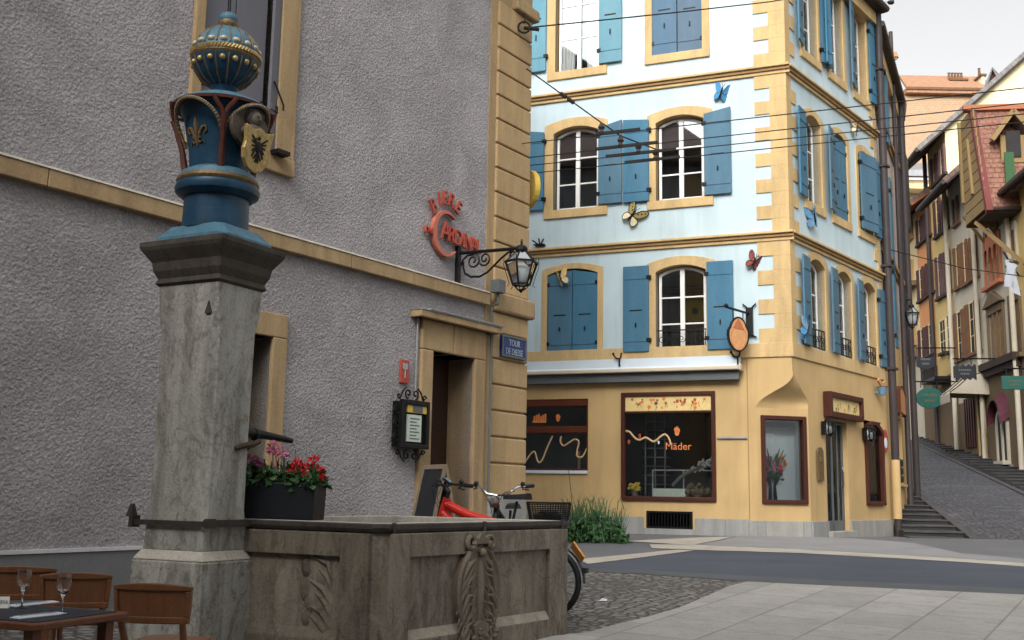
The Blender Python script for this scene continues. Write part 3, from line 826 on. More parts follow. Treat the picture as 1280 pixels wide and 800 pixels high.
def lantern(parent, c, ztop, W, H, n=6, bulb=True):
    """tapering glazed lantern hanging below ztop"""
    cx, cy = c
    zs_ = (ztop - H * .12, ztop - H * .36, ztop - H * .84, ztop - H)
    r1, r2 = W * .5, W * .27
    mb = MB()
    mb.lathe([(.012, H * .16), (.02, H * .1), (.012, H * .05), (W * .16, .0), (W * .2, -H * .05), (W * .2, -H * .09), (W * .17, -H * .12)], 8, (cx, cy, ztop))
    for k in range(n):
        a = 2 * math.pi * k / n + .3; b = 2 * math.pi * (k + 1) / n + .3
        ca, sa, cb, sb = math.cos(a), math.sin(a), math.cos(b), math.sin(b)
        T_ = W * .17
        mb.bar((cx + T_ * ca, cy + T_ * sa, zs_[0]), (cx + r1 * ca, cy + r1 * sa, zs_[1]), .018, .018)
        mb.bar((cx + r1 * ca, cy + r1 * sa, zs_[1]), (cx + r2 * ca, cy + r2 * sa, zs_[2]), .02, .02)
        mb.bar((cx + r1 * ca, cy + r1 * sa, zs_[1]), (cx + r1 * cb, cy + r1 * sb, zs_[1]), .028, .03)
        mb.bar((cx + r2 * ca, cy + r2 * sa, zs_[2]), (cx + r2 * cb, cy + r2 * sb, zs_[2]), .022, .022)
        mb.bar((cx + r2 * ca, cy + r2 * sa, zs_[2]), (cx + r2 * .3 * ca, cy + r2 * .3 * sa, zs_[3] + H * .03), .012, .012)
        mb.tube([(cx + r1 * 1.08 * ca, cy + r1 * 1.08 * sa, zs_[1] + .07), (cx + r1 * 1.1 * ca, cy + r1 * 1.1 * sa, zs_[1] - .05), (cx + r2 * 1.35 * ca, cy + r2 * 1.35 * sa, zs_[2]), (cx + r2 * 1.6 * ca, cy + r2 * 1.6 * sa, zs_[2] - .04)], .006, 4)
    mb.lathe([(r2 * .35, H * .05), (.03, H * .02), (.012, -H * .02)], 8, (cx, cy, zs_[3]))
    h = mb.build('lamp_head', MT['iron'], parent)
    g = MB()
    T_ = W * .165
    for k in range(n):
        a = 2 * math.pi * k / n + .3; b = 2 * math.pi * (k + 1) / n + .3
        P = lambda r, t, z: (cx + r * math.cos(t), cy + r * math.sin(t), z)
        g.quad(P(T_, a, zs_[0]), P(T_, b, zs_[0]), P(r1 * .98, b, zs_[1]), P(r1 * .98, a, zs_[1]))
        g.quad(P(r1 * .97, a, zs_[1]), P(r1 * .97, b, zs_[1]), P(r2 * .98, b, zs_[2]), P(r2 * .98, a, zs_[2]))
    g.build('lamp_glass', MT['lampglass'], h, fix=False)
    if bulb:
        q = MB(); q.lathe([(.05, -.02), (.1, .04), (.13, .14), (.11, .24), (.05, .3)], 12, (cx, cy, zs_[2] + .01)); q.build('mantle', MT['frost'], h, smooth=60)
    return h
lantern(ln, (ub, -ax), Ap.V(652, 308), .47, .66)
# yellow round sign on the side wall, seen edge-on
yz, yb = 0, 0
Sd = Frame(G.W(QR, 0, 0), 0.5969 + math.pi / 2 + math.pi)   # side wall, receding
hs = thing('hanging_sign', 'round yellow sign projecting from behind the grey house corner', 'sign')
p = at_y(661, 237, 17.6)
hs.matrix_world = xyrot(p.x - .0, p.y, p.z, rad(-62))
r_ = 25 / FOC * 17.6
mb = MB(); mb.prism([(r_ * math.cos(2 * math.pi * k / 24), r_ * math.sin(2 * math.pi * k / 24)) for k in range(24)], -.05, .05)
mb.build('disc', MT['yellow'], hs, bevel=.01)
mb = MB(); mb.tube([(0, 0, r_ + .12), (0, 0, r_ - .02)], .015); mb.tube([(0, 0, r_ + .12), (-1.3, 0, r_ + .12)], .02); mb.prism([(.1 * math.cos(2 * math.pi * k / 12), .1 * math.sin(2 * math.pi * k / 12)) for k in range(12)], -.062, .062)
mb.build('sign_bracket', MT['grey_metal'], hs)
# A-board
ab = thing('chalkboard_stand', 'folding wooden chalkboard stand in front of the doorway', 'chalkboard')
# A-board continued: two hinged boards leaning together
pb = on_z(540, 700, ground_z(13.4)); 
top = at_y(544, 581, 13.2)
ab.matrix_world = xyrot(top.x, top.y, ground_z(13.2), rad(-62))
H_ = top.z - ground_z(13.2)
for s_ in (-1, 1):
    mb = MB()
    mb.T = Matrix.Translation((0, 0, H_)) @ Matrix.Rotation(s_ * .2, 4, 'X')
    w = .33
    mb.strip([(-w + .05, -H_ + .12), (w - .05, -H_ + .12), (w - .05, -.06), (-w + .05, -.06)], [(-w, -H_ - .01), (w, -H_ - .01), (w, 0), (-w, 0)], -.018, .018, 0, True)
    p1 = mb.build('wooden_frame', MT['lightwood'], ab, bevel=.004)
    m2 = MB(); m2.T = mb.T; m2.box(-w + .05, w - .05, -.008, .008, -H_ + .12, -.06); m2.build('slate', MT['chalk'], p1)

# ================================================================== BLUE HOUSE
O = at_y(990, 450, 22.0)
B = Frame((O.x, O.y, 0), -1.1814 + math.pi)
R = Frame((O.x, O.y, 0), 0.6752)
bh = thing('blue_corner_house', 'tall pale blue corner house with teal shutters over an ochre ground floor shop', 'house', B.mat())
MT['blind'] = plain('brown_blind', (.13, .10, .095), .8, .15, 4, 0)
INVB = B.mat().inverted()
RB = INVB @ R.mat()                                   # R-facade coordinates into the house's own
TOP = 13.7
Z1 = (B.V(665, 312.5) + B.V(990, 288.5)) / 2          # lower string course top
Z2 = (B.V(662, 121) + B.V(983, 82)) / 2
ZB0 = (B.V(940, 447) + B.V(985, 446)) / 2             # bottom of the sill band
ZB1 = ZB0 + .30
ZP = (B.V(866, 648) + B.V(938, 649)) / 2
UL = B.U(945, 560); UR = R.U(1011, 560)               # corner cut for the niche window
UG = B.U(935, 560)
R_END = R.U(1105, 420)
LEFT = -11.0
FR = Matrix.Identity(4)
def build_on(mb, name, mats, parent, fr, **k):
    """build in facade coordinates of the right-hand face when fr is RB"""
    if fr is not None:
        mb.v = [fr @ v for v in mb.v]
    return mb.build(name, mats, parent, **k)
# -- measured openings on the left face: (u0,u1,v0,v1,rise)
def opn(F_, xl, xr, yt, yb, rise): 
    u0, u1, v0, v1 = F_.rect(xl, yt, xr, yb); return (u0, u1, v0, v1, rise)
w1 = opn(B, 695, 749, -40, 87, 0); w2 = opn(B, 815, 877, -48, 66, 0)
w3 = opn(B, 692, 748, 158, 261, .14); w4 = opn(B, 820, 880, 144, 249, .14)
w5 = opn(B, 684, 747, 336, 443, .13); w6 = opn(B, 820, 883, 331, 438, .14)
for k in (w1,): pass
holes = [w[:4] for w in (w1, w2, w3, w4, w5, w6)]
mb = MB()
grid_wall(mb, LEFT, 0, ZB1 - .05, TOP, holes, 0, .22)
build_on(mb, 'upper_wall', MT['white_blue'], bh, None)
# openings on the right face
r11 = opn(R, 1012.5, 1030, 327, 437, .16); r12 = opn(R, 1049.5, 1065.5, 342, 447, .16); r13 = opn(R, 1085, 1096, 355, 457, .16)
r21 = opn(R, 1006, 1025, 145, 254, .16); r22 = opn(R, 1038, 1059, 171, 274, .16); r23 = opn(R, 1068, 1090, 190, 288, .16)
r31 = opn(R, 1003, 1021, -60, 70, .16); r32 = opn(R, 1037, 1050, -20, 94, .16); r33 = opn(R, 1066, 1079, 34, 118, .16)
# same heights for one row
def row(ws):
    v0 = sum(w[2] for w in ws) / len(ws); v1 = sum(w[3] for w in ws) / len(ws)
    return [(w[0], w[1], v0, v1, w[4]) for w in ws]
r11, r12, r13 = row([r11, r12, r13]); r21, r22, r23 = row([r21, r22, r23]); r31, r32, r33 = row([r31, r32, r33])
# equal opening widths and pitch along the right face
def even(ws, w=.98):
    c = [(a + b) / 2 for a, b, *_ in ws]
    return [(ci - w / 2, ci + w / 2, *k[2:]) for ci, k in zip(c, ws)]
ct = [1.38, 3.0, 4.55]
def setc(ws): return [(c_ - .42, c_ + .42, *k[2:]) for c_, k in zip(ct, ws)]
cs = [sum((w[i][0] + w[i][1]) / 2 for w in ((r11, r12, r13), (r21, r22, r23), (r31, r32, r33))) / 3 for i in range(3)]
ct = cs
print('right centres', cs, 'end', R_END, [tuple(round(q, 2) for q in w) for w in (r11, r21, r31, w1, w2, w3, w4, w5, w6)])
r11, r12, r13 = setc([r11, r12, r13]); r21, r22, r23 = setc([r21, r22, r23]); r31, r32, r33 = setc([r31, r32, r33])
mb = MB()
grid_wall(mb, 0, R_END, ZB1 - .05, TOP, [w[:4] for w in (r11, r12, r13, r21, r22, r23, r31, r32, r33)], 0, .22)
build_on(mb, 'upper_wall', MT['white_blue'], bh, RB)
# -- ground floor
sh1 = B.rect(640, 499, 735, 588); sh1 = (sh1[0] - .6, sh1[1], sh1[2], sh1[3])
sh2 = B.rect(777, 490, 895, 626)
mb = MB(); grid_wall(mb, LEFT, UG, -.6, ZB1 - .02, [sh1, sh2, B.rect(808, 639, 866, 661)], 0, .3)
mb.box(UG - .001, UG + .02, -.0, .05, ZP, ZB0, 1)
build_on(mb, 'shop_wall', [MT['ochre'], MT['band_trim']], bh, None)
# corner pieces with the curved squinch over the cut corner
cb = [(993, 461), (991, 471), (982, 480), (969, 488), (957, 495), (949, 502), (945, 510)]
cr = [(993, 461), (995.5, 472), (999.5, 483), (1004, 491), (1008.5, 499), (1010.5, 505), (1011, 511)]
PB = [B.uv(*q) for q in cb]; PR = [R.uv(*q) for q in cr]
zs_ = [(a[1] + b[1]) / 2 for a, b in zip(PB, PR)]
PB = [(min(a[0], 0), z_) for a, z_ in zip(PB, zs_)]; PR = [(max(a[0], 0), z_) for a, z_ in zip(PR, zs_)]
PB[0] = (0, zs_[0]); PR[0] = (0, zs_[0]); PB[-1] = (UL, zs_[-1]); PR[-1] = (UR, zs_[-1])
def smoothp(pts, n=4):
    out = []
    for i in range(len(pts) - 1):
        p0, p1, p2, p3 = pts[max(i - 1, 0)], pts[i], pts[i + 1], pts[min(i + 2, len(pts) - 1)]
        for k in range(n):
            t = k / n
            out.append(tuple(.5 * (2 * p1[j] + (p2[j] - p0[j]) * t + (2 * p0[j] - 5 * p1[j] + 4 * p2[j] - p3[j]) * t * t + (3 * p1[j] - p0[j] - 3 * p2[j] + p3[j]) * t ** 3) for j in (0, 1)))
    return out + [pts[-1]]
PB = smoothp(PB); PR = smoothp(PR)
zc0 = zs_[-1]
dd = -.004
mb = MB()
vs = [(UG + .02, dd, ZB0), (0, dd, ZB0)] + [(p[0], dd, p[1]) for p in PB] + [(UL, dd, zc0), (UL, dd, -.6), (UG + .02, dd, -.6)]
# left-face sheet as quads from the curve to the left edge / top
for i in range(len(PB) - 1):
    a, b = PB[i], PB[i + 1]
    mb.quad((UG + .02, dd, b[1]), (b[0], dd, b[1]), (a[0], dd, a[1]), (UG + .02, dd, a[1]))
mb.quad((UG + .02, dd, PB[0][1]), (0, dd, PB[0][1]), (0, dd, ZB0), (UG + .02, dd, ZB0))
mb.quad((UG + .02, dd, -.6), (UL, dd, -.6), (UL, dd, zc0), (UG + .02, dd, zc0))
mb.quad((UG + .02, dd, -.6), (UG + .02, dd, ZB0), (UG + .02, .1, ZB0), (UG + .02, .1, -.6))
n0 = len(mb.v)
build_on(mb, 'corner_wall', MT['ochre'], bh, None, fix=False)
mb = MB()
XE = R_END
dr = R.rect(1033, 527, 1060, 664); dw = R.rect(1081, 527, 1103, 632)
rd = [(dr[0], dr[1], dr[2] - .4, dr[3]), dw]
for i in range(len(PR) - 1):
    a, b = PR[i], PR[i + 1]
    mb.quad((a[0], dd, a[1]), (b[0], dd, b[1]), (UR + .02, dd, b[1]), (UR + .02, dd, a[1]))
mb.quad((0, dd, PR[0][1]), (UR + .02, dd, PR[0][1]), (UR + .02, dd, ZB0), (0, dd, ZB0))
grid_wall(mb, UR, XE, -.6, zc0, rd, dd, .3)
grid_wall(mb, UR + .02, XE, zc0, ZB0 + .05, rd, dd, .3)
build_on(mb, 'corner_wall', MT['ochre'], bh, RB, fix=False)
# cut face frame
pL = B.W(UL, dd, 0); pR = R.W(UR, dd, 0)
az_c = math.atan2((pR - pL).x, (pR - pL).y)
CF = Frame(pL, az_c); CW = (pR - pL).length
CB = INVB @ CF.mat()
nw = CF.rect(951.5, 520, 1008, 630)
mb = MB(); grid_wall(mb, 0, CW, -.6, zc0, [(nw[0] + .06, nw[1] - .06, nw[2] + .06, nw[3] - .06)], 0, .2)
build_on(mb, 'cut_corner_wall', MT['ochre'], bh, CB, fix=False)
mb = MB()
vs, fs = [], []
K = 8
for a, b in zip(PB, PR):
    pa = INVB @ B.W(a[0], dd, a[1]); pb_ = INVB @ R.W(b[0], dd, b[1])
    for k in range(K + 1):
        f = k / K
        q = pa.lerp(pb_, f)
        vs.append(q)
for i in range(len(PB) - 1):
    for k in range(K): fs.append((i * (K + 1) + k, i * (K + 1) + k + 1, (i + 1) * (K + 1) + k + 1, (i + 1) * (K + 1) + k))
mb.add(vs, fs)
mb.build('squinch', MT['ochre'], bh, smooth=60)
# plinth stones
def plinth(fr, cuts, y, z1, mats):
    for i in range(len(cuts) - 1):
        mb = MB(); mb.box(cuts[i] + .004, cuts[i + 1] - .004, y, y + .08, -.7, z1)
        build_on(mb, 'plinth_stone', MT[mats[i % len(mats)]], bh, fr, bevel=.01)
v_ = B.rect(808, 639, 866, 661)
plinth(None, [LEFT, -8, -6.5, -5.2, v_[0] - .05], -.02, ZP, ['base_stone', 'grey_stone'])
plinth(None, [v_[1] + .05, B.U(907, 655), UG], -.02, ZP, ['grey_stone'])
mb = MB(); mb.box(v_[0] - .05, v_[1] + .05, -.02, .06, -.7, v_[2]); build_on(mb, 'plinth_stone', MT['grey_stone'], bh, None)
mb = MB(); mb.box(UG, UL + .01, -.05, .04, -.7, ZP - .02); build_on(mb, 'plinth_stone', MT['grey_stone'], bh, None, bevel=.01)
plinth(CB, [0, .18, CW - .18, CW], -.02, ZP - .02, ['grey_stone', 'base_stone'])
plinth(RB, [UR, dr[0] - .02], -.05, ZP - .02, ['grey_stone'])
plinth(RB, [dr[1] + .02, R.U(1076, 655), R.U(1090, 655), R_END], -.05, ZP - .02, ['base_stone', 'grey_stone', 'base_stone'])
# vent
mb = MB(); mb.strip([(v_[0] + .04, v_[2] + .04), (v_[1] - .04, v_[2] + .04), (v_[1] - .04, v_[3] - .04), (v_[0] + .04, v_[3] - .04)], [(v_[0], v_[2]), (v_[1], v_[2]), (v_[1], v_[3]), (v_[0], v_[3])], -.01, .05, 0, True)
for k in range(14):
    x = v_[0] + (v_[1] - v_[0]) * (k + 1) / 15; mb.box(x - .008, x + .008, .01, .03, v_[2] + .02, v_[3] - .02)
o = mb.build('cellar_vent', MT['iron'], bh); room('vent_shaft', o, v_[0], v_[1], v_[2], v_[3], .06, .6)
# string courses
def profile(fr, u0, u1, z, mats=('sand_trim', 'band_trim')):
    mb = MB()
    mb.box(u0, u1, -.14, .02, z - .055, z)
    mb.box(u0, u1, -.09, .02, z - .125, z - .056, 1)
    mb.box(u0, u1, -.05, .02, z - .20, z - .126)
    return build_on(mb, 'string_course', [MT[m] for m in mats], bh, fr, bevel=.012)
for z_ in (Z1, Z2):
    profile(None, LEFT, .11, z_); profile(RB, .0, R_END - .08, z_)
mb = MB(); mb.box(LEFT, .035, -.04, .02, ZB0, ZB1); build_on(mb, 'sill_band', MT['sand_trim'], bh, None, bevel=.01)
mb = MB(); mb.box(0, R_END - .06, -.04, .02, ZB0, ZB1); build_on(mb, 'sill_band', MT['sand_trim'], bh, RB, bevel=.01)
# corner quoins: wide and narrow courses
uw, un = B.U(948, 230), B.U(968, 230)
uw1, un1 = B.U(953, 360), B.U(974, 360)
def quoins(z0, z1, first_wide, pitch):
    n = max(2, round((z1 - z0) / pitch)); p = (z1 - z0) / n
    for k in range(n):
        wide = (k % 2 == 0) == first_wide
        mb = MB()
        a = -.66 if wide else -.335
        mb.box(a, .025, -.025, .0, z0 + k * p, z0 + (k + 1) * p - .003)
        build_on(mb, 'quoin', MT['sand_trim'], bh, None)
        mb = MB(); mb.box(.0, .5 if not wide else .24, -.025, .0, z0 + k * p, z0 + (k + 1) * p - .003)
        build_on(mb, 'quoin', MT['sand_trim'], bh, RB)
quoins(ZB1, Z1 - .2, True, .305)
quoins(Z1, Z2 - .2, False, .305)
quoins(Z2, TOP, True, .305)
for z0, z1 in ((ZB1, Z1 - .2), (Z1, Z2 - .2), (Z2, TOP)):
    n = round((z1 - z0) / .305); p = (z1 - z0) / n
    for k in range(n):
        mb = MB(); mb.box(R_END - (.5 if k % 2 else .28), R_END - .1, -.025, 0, z0 + k * p, z0 + (k + 1) * p - .003)
        build_on(mb, 'quoin', MT['sand_trim'], bh, RB)
# windows, left face
def place(o, fr):
    if fr is not None:
        for c in [o] + list(o.children): 
            pass
    return o
def winB(w, sw=.2, closed=False, curtains=False, sill=.2, bars=2, fr=None, col='blue', rail=False):
    """all pieces are made in facade coordinates and moved on to the face by an own matrix"""
    a, b, c, d, r_ = w
    s = surround(bh, a, b, c, d, r_, sw, sill=sill)
    objs = [s]
    if not closed:
        f = casement(bh, a + .03, b - .03, c + .02, d - .02, r_, .16, bars)
        rm = room('room', f, a, b, c, d + .1, .3 if curtains else .22, 1.4)
        objs.append(f)
        if curtains:
            curtain(f, a + .05, (a + b) / 2 - .02, c + .06, d, .25, .35); curtain(f, (a + b) / 2 + .05, b - .05, c + .06, d, .25, -.35)
    if rail:
        mb = MB()
        mb.box(a + .01, b - .01, .02, .045, c + .44, c + .465); mb.box(a + .01, b - .01, .02, .045, c + .04, c + .06)
        n = 5
        for k in range(n):
            x = a + .02 + (b - a - .04) * (k + .5) / n
            spiral(mb, x, c + .26, .085, 1.3, 0, .032, .009, 1 if k % 2 else -1)
            mb.box(x + .085, x + .1, .025, .04, c + .05, c + .45)
        objs.append(mb.build('railing', MT['iron'], bh))
    if fr is not None:
        for o in objs: o.matrix_local = fr
    return objs
winB(w1, .2, curtains=True); winB(w2, .17, closed=True)
for w_, sw_ in ((w3, .22), (w4, .2)):
    ob9 = winB(w_, sw_)
    mb = MB(); a9, b9, c9, d9, r9 = w_; mb.box(a9 + .06, b9 - .06, .235, .245, c9 + (d9 - c9) * .62, d9 - .02); mb.build('blind', MT['riser'] if False else MT['blind'], ob9[1])
winB(w5, .13, closed=True, sill=0); winB(w6, .2, sill=0, rail=True)
def shB(xl, xr, yt, yb, col, y=-.085, hinge=0, **k):
    u0, u1, v0, v1 = B.rect(xl, yt, xr, yb)
    return shutter(bh, u0, u1, v0, v1, col, y=y, hinge=hinge, **k)
# top row
shB(660, 684, -44, 91, 'blue3', hinge=1); shB(750, 778, -44, 79, 'blue3', hinge=-1)
shB(815, 845.5, -48, 68, 'blue2', y=.0, hinge=-1); shB(846.5, 877, -48, 64, 'blue2', y=.0, hinge=1)
# middle row
shB(653, 681, 166, 264, 'blue', hinge=1, slope=-.1); shB(749, 778.5, 156, 255, 'blue', hinge=-1, slope=.14); shB(780, 812, 151, 253, 'blue', hinge=1, slope=-.06)
shB(881, 914.5, 139, 243.5, 'blue', hinge=-1, slope=.1)
# lower row
sb = w5
shutter(bh, sb[0] + .01, (sb[0] + sb[1]) / 2 - .008, sb[2] + .01, sb[3] - .08, 'blue', y=.0, hinge=-1, slope=.1); shutter(bh, (sb[0] + sb[1]) / 2 + .008, sb[1] - .01, sb[2] + .01, sb[3] - .08, 'blue', y=.0, hinge=1, slope=-.1)
shB(780, 812, 333.5, 440, 'blue', hinge=1); shB(884.5, 917.5, 327, 437, 'blue', hinge=-1)
# windows, right face
for w in (r11, r12, r13): winB(w, .16, fr=RB, sill=0, rail=True)
for w in (r21, r23): winB(w, .16, fr=RB)
winB(r22, .16, fr=RB, closed=True)
for w in (r31, r32, r33): winB(w, .16, fr=RB)
def shR(w, side, col='blue', wd=.5, swing=.0, y=-.085):
    a, b, c, d, r_ = w
    if side < 0: u0, u1, h = a - .1 - wd, a - .1, 1
    else: u0, u1, h = b + .1, b + .1 + wd, -1
    if side < 0 and u0 < .12: u0 = .12
    o = shutter(bh, u0, u1, c + .02, d - .06, col, y=y, hinge=h, swing=swing, slot=True)
    o.matrix_local = RB
    return o
for w in (r11, r12, r13): shR(w, -1, 'blue', swing=.12)
shR(r13, 1, 'blue', .44)
shR(r21, -1, 'blue', swing=.1); shR(r22, -1, 'blue', swing=.2); shR(r23, 1, 'blue', .4)
for a, b, h in ((r22[0] + .01, (r22[0] + r22[1]) / 2 - .006, -1), ((r22[0] + r22[1]) / 2 + .006, r22[1] - .01, 1)):
    o = shutter(bh, a, b, r22[2] + .02, r22[3] - .1, 'blue', y=0, hinge=h); o.matrix_local = RB
a, b = r23[0] - .03, r23[1] - .05
o = shutter(bh, a, b, r23[2] + .02, r23[3] - .1, 'blue', y=-.1, hinge=-1, swing=.12); o.matrix_local = RB
for w in (r31, r32, r33): shR(w, -1, 'blue', swing=.22); 
shR(r31, 1, 'blue', .36, swing=.3); shR(r33, 1, 'blue', .45)
# eaves
def eave(fr, u0, u1, z):
    mb = MB()
    mb.box(u0, u1, -.16, .02, z - .45, z - .12); mb.box(u0 - .0, u1, -.34, .02, z - .11, z, 1)
    mb.tube([(u0, -.37, z - .02), (u1, -.37, z - .02)], .09, 8, m=1)
    return build_on(mb, 'eaves', [MT['sand_trim'], MT['darkpipe']], bh, fr)
ZE = R.V(1095, 17)
print('eave z', ZE, 'TOP', TOP)
eave(None, LEFT, .35, TOP + .2); eave(RB, -.3, R_END + .1, TOP + .2)
mb = MB()
q = [INVB @ B.W(LEFT, -.4, TOP + .2), INVB @ B.W(.3, -.4, TOP + .2), INVB @ R.W(R_END, -.4, TOP + .2), INVB @ R.W(R_END, 8, TOP + .2), INVB @ B.W(LEFT, 9, TOP + .2)]
rp = INVB @ R.W(2.5, 4.5, TOP + 3.2); rp2 = INVB @ B.W(LEFT, 4.5, TOP + 3.2)
mb.add(q + [rp, rp2], [(0, 1, 5, 6), (1, 2, 5), (2, 3, 5), (3, 4, 6, 5), (4, 0, 6)])
mb.build('roof', MT['tile_brown'], bh)
mb = MB()
q = [INVB @ B.W(LEFT, 0, 0), INVB @ B.W(LEFT, 9, 0), INVB @ R.W(R_END, 8, 0), INVB @ R.W(R_END, 0, 0)]
for i in range(3): mb.quad(q[i], q[i + 1], q[i + 1] + Vector((0, 0, TOP)), q[i] + Vector((0, 0, TOP)))
mb.build('rear_wall', MT['white_blue'], bh)
# -- shop windows
def shopframe(F_, fr, u0, u1, v0, v1, name='shop_window', fw=.1, trans=None, tt=.1, arch_=0, y0=-.07, mat='brown', glass='shopglass', bot=None):
    mb = MB()
    if arch_:
        mb.strip(arch(u0 + fw, u1 - fw, v0 + fw, v1 - fw, arch_), arch(u0, u1, v0, v1, arch_), y0, .1); mb.box(u0 + fw, u1 - fw, y0, .1, v0, v0 + fw)
    else:
        b0 = bot if bot is not None else fw
        mb.strip([(u0 + fw, v0 + b0), (u1 - fw, v0 + b0), (u1 - fw, v1 - fw), (u0 + fw, v1 - fw)], [(u0, v0), (u1, v0), (u1, v1), (u0, v1)], y0, .1, 0, True)
    if trans is not None: mb.box(u0 + fw, u1 - fw, y0 + .02, .08, trans - tt / 2, trans + tt / 2)
    w = build_on(mb, name, MT[mat], bh, fr, bevel=.012)
    g = MB(); g.prism(arch(u0 + fw * .7, u1 - fw * .7, v0 + fw * .7, v1 - fw * .7, arch_), .03, .042)
    build_on(g, 'pane', MT[glass], w, fr)
    return w
# big shop window
u0, u1, v0, v1 = sh2
tz = B.V(836, 515)
sw2 = shopframe(B, None, u0, u1, v0, v1, fw=.085, trans=tz, tt=.05)
room('display_room', sw2, u0, u1, v0 - .02, v1, .25, 2.2, 'shopdark')
mb = MB(); mb.box(u0 + .09, u1 - .09, -.02, .02, tz + .02, v1 - .085); 
rr = random.Random(5)
for k in range(34):
    x = rr.uniform(u0 + .16, u1 - .16); z = rr.uniform(tz + .08, v1 - .15); r_ = rr.uniform(.015, .045)
    mb.prism([(x + r_ * math.cos(a), z + r_ * rr.uniform(.8, 1.2) * math.sin(a)) for a in [i * math.pi / 4 for i in range(8)]], -.024, -.019, rr.choice([1, 1, 2, 2, 3]))
    if k % 2: mb.tube([(x, -.022, z), (x + rr.uniform(-.05, .05), -.022, z - .1)], .004, 4, m=3)
mb.build('banner', [MT['banner'], MT['orange_red'], MT['orangep'], MT['goldtext']], sw2)
# lettering + ribbon on the glass
mb = MB(); cx, cz = B.uv(848, 555)
mb.text('Mäder', (B.V(848, 548.5) - B.V(848, 558.5)) * .9, lambda x, d, z: (cx + x, .02 + d, cz + z - .12), .008)
mb.build('lettering', MT['orangep'], sw2)
def ribbon(parent, F_, pts, r=.018, y=.018, m='ribbon'):
    q = [F_.uv(*p) for p in pts]
    q = smoothp(q, 6)
    mb = MB(); mb.tube([(a, y, b) for a, b in q], r, 5); return mb.build('ribbon_decal', MT[m], parent)
ribbon(sw2, B, [(782, 539), (787, 540), (793, 547), (799, 550), (807, 547), (817, 552), (825, 546), (831, 543), (836, 548), (838, 556)], .022)
def decal(parent, F_, px, py, s, m='orangep', y=.015):
    u, v = F_.uv(px, py); mb = MB()
    for dx, dz, r_ in ((-.25, .35, .4), (.3, .2, .38), (0, -.35, .5), (.05, .8, .2)):
        mb.prism([(u + s * dx + s * r_ * math.cos(a), v + s * dz + s * r_ * 1.3 * math.sin(a)) for a in [i * math.pi / 5 for i in range(10)]], y, y + .006)
    return mb.build('butterfly_decal', MT[m], parent)
decal(sw2, B, 846, 539, .1); decal(sw2, B, 786, 552, .05, 'orange_red'); decal(sw2, B, 799.5, 545, .05, 'orange_red'); decal(sw2, B, 823, 553, .04, 'napkin')
# inside: bread rack, counter
mb = MB()
xa, xb = B.U(793, 560), B.U(818, 560)
for x in (xa, xb, (xa + xb) / 2): mb.box(x - .015, x + .015, .9, .93, v0, tz)
for k in range(9): mb.box(xa - .05, xb + .05, .88, 1.2, v0 + .35 + k * .2, v0 + .365 + k * .2)
tag(mb.build('bread_rack', MT['grey_metal'], None, mw=B.mat()), 'tall metal rack of trays standing inside the big shop window', 'rack')
ct_ = thing('display_counter', 'low glass counter with pale base inside the big shop window', 'counter', B.mat())
mb = MB(); x0, x1 = B.U(809, 600), u1 - .12
mb.box(x0, x1, .45, .48, B.V(840, 587) - .012, B.V(840, 587) + .012); mb.box(x0, x1, .5, 1.1, v0, v0 + .16)
for x in (x0, (x0 + x1) / 2, x1 - .05): mb.box(x - .012, x + .012, .45, .48, v0 + .05, B.V(840, 587))
mb.build('frame', MT['zinc'], ct_)
mb = MB(); mb.box(x0 + .02, x0 + (x1 - x0) * .55, .42, .5, v0 + .09, v0 + .26); mb.build('panel', MT['paper'], ct_)
fl = thing('shelf_garland', 'pale flower garland arching over the shop counter', 'garland', B.mat())
mb = MB(); rr = random.Random(8)
arcp = [B.uv(835, 607), B.uv(845, 596), B.uv(858, 588), B.uv(870, 583), B.uv(882, 579), B.uv(889, 577)]
mb.tube([(p[0], .4, p[1]) for p in arcp], .04, 6); mb.build('stem', MT['grey_metal'], fl)
mb = MB()
for k in range(60):
    t_ = rr.random(); p = arcp[3 + (k % 3)]
    mb.ball((p[0] + rr.uniform(-.16, .16), .38 + rr.uniform(-.06, .06), p[1] + rr.uniform(-.12, .1)), rr.uniform(.02, .045), n=5, k=4)
mb.build('blossoms', MT['bust'] if 'bust' in MT else MT['zinc'], fl)
pl = thing('sunflower_pot', 'small pot of yellow flowers in the left corner of the big shop window', 'flowers', B.mat())
cx, cz = B.uv(790, 610)
mb = MB(); mb.lathe([(.06, 0), (.08, .16), (.085, .16)], 10, (cx, .22, v0 + .06)); mb.build('pot', MT['lightwood'], pl)
mb = MB()
for k in range(26): mb.ball((cx + rr.uniform(-.13, .13), .2 + rr.uniform(-.06, .05), cz + rr.uniform(-.06, .1)), rr.uniform(.025, .05), n=6, k=4)
mb.build('blossoms', MT['yellow'], pl)
mb = MB()
for k in range(30):
    p = Vector((cx + rr.uniform(-.15, .15), .23 + rr.uniform(-.05, .05), cz + rr.uniform(-.2, .0))); mb.ball(p, .035, sz=.4, n=5, k=4)
mb.build('foliage', MT['leaf'], pl)
pc = thing('counter_pastries', 'grey heap of wrapped cakes and a white dish on the shop counter at right', 'cakes', B.mat())
mb = MB(); cx, cz = B.uv(868, 612)
for k in range(26): mb.ball((cx + rr.uniform(-.25, .25), .3 + rr.uniform(-.1, .1), cz - .1 + rr.uniform(-.1, .2) * 1), rr.uniform(.04, .09), n=6, k=4)
mb.build('cakes', MT['skin_stone'], pc)
mb = MB(); mb.lathe([(.08, 0), (.14, .05), (.15, .05)], 12, (cx + .02, .2, v0 + .1)); mb.ball((cx + .4, .2, v0 + .15), .08, sz=1.6); mb.build('dish', MT['napkin'], pc)
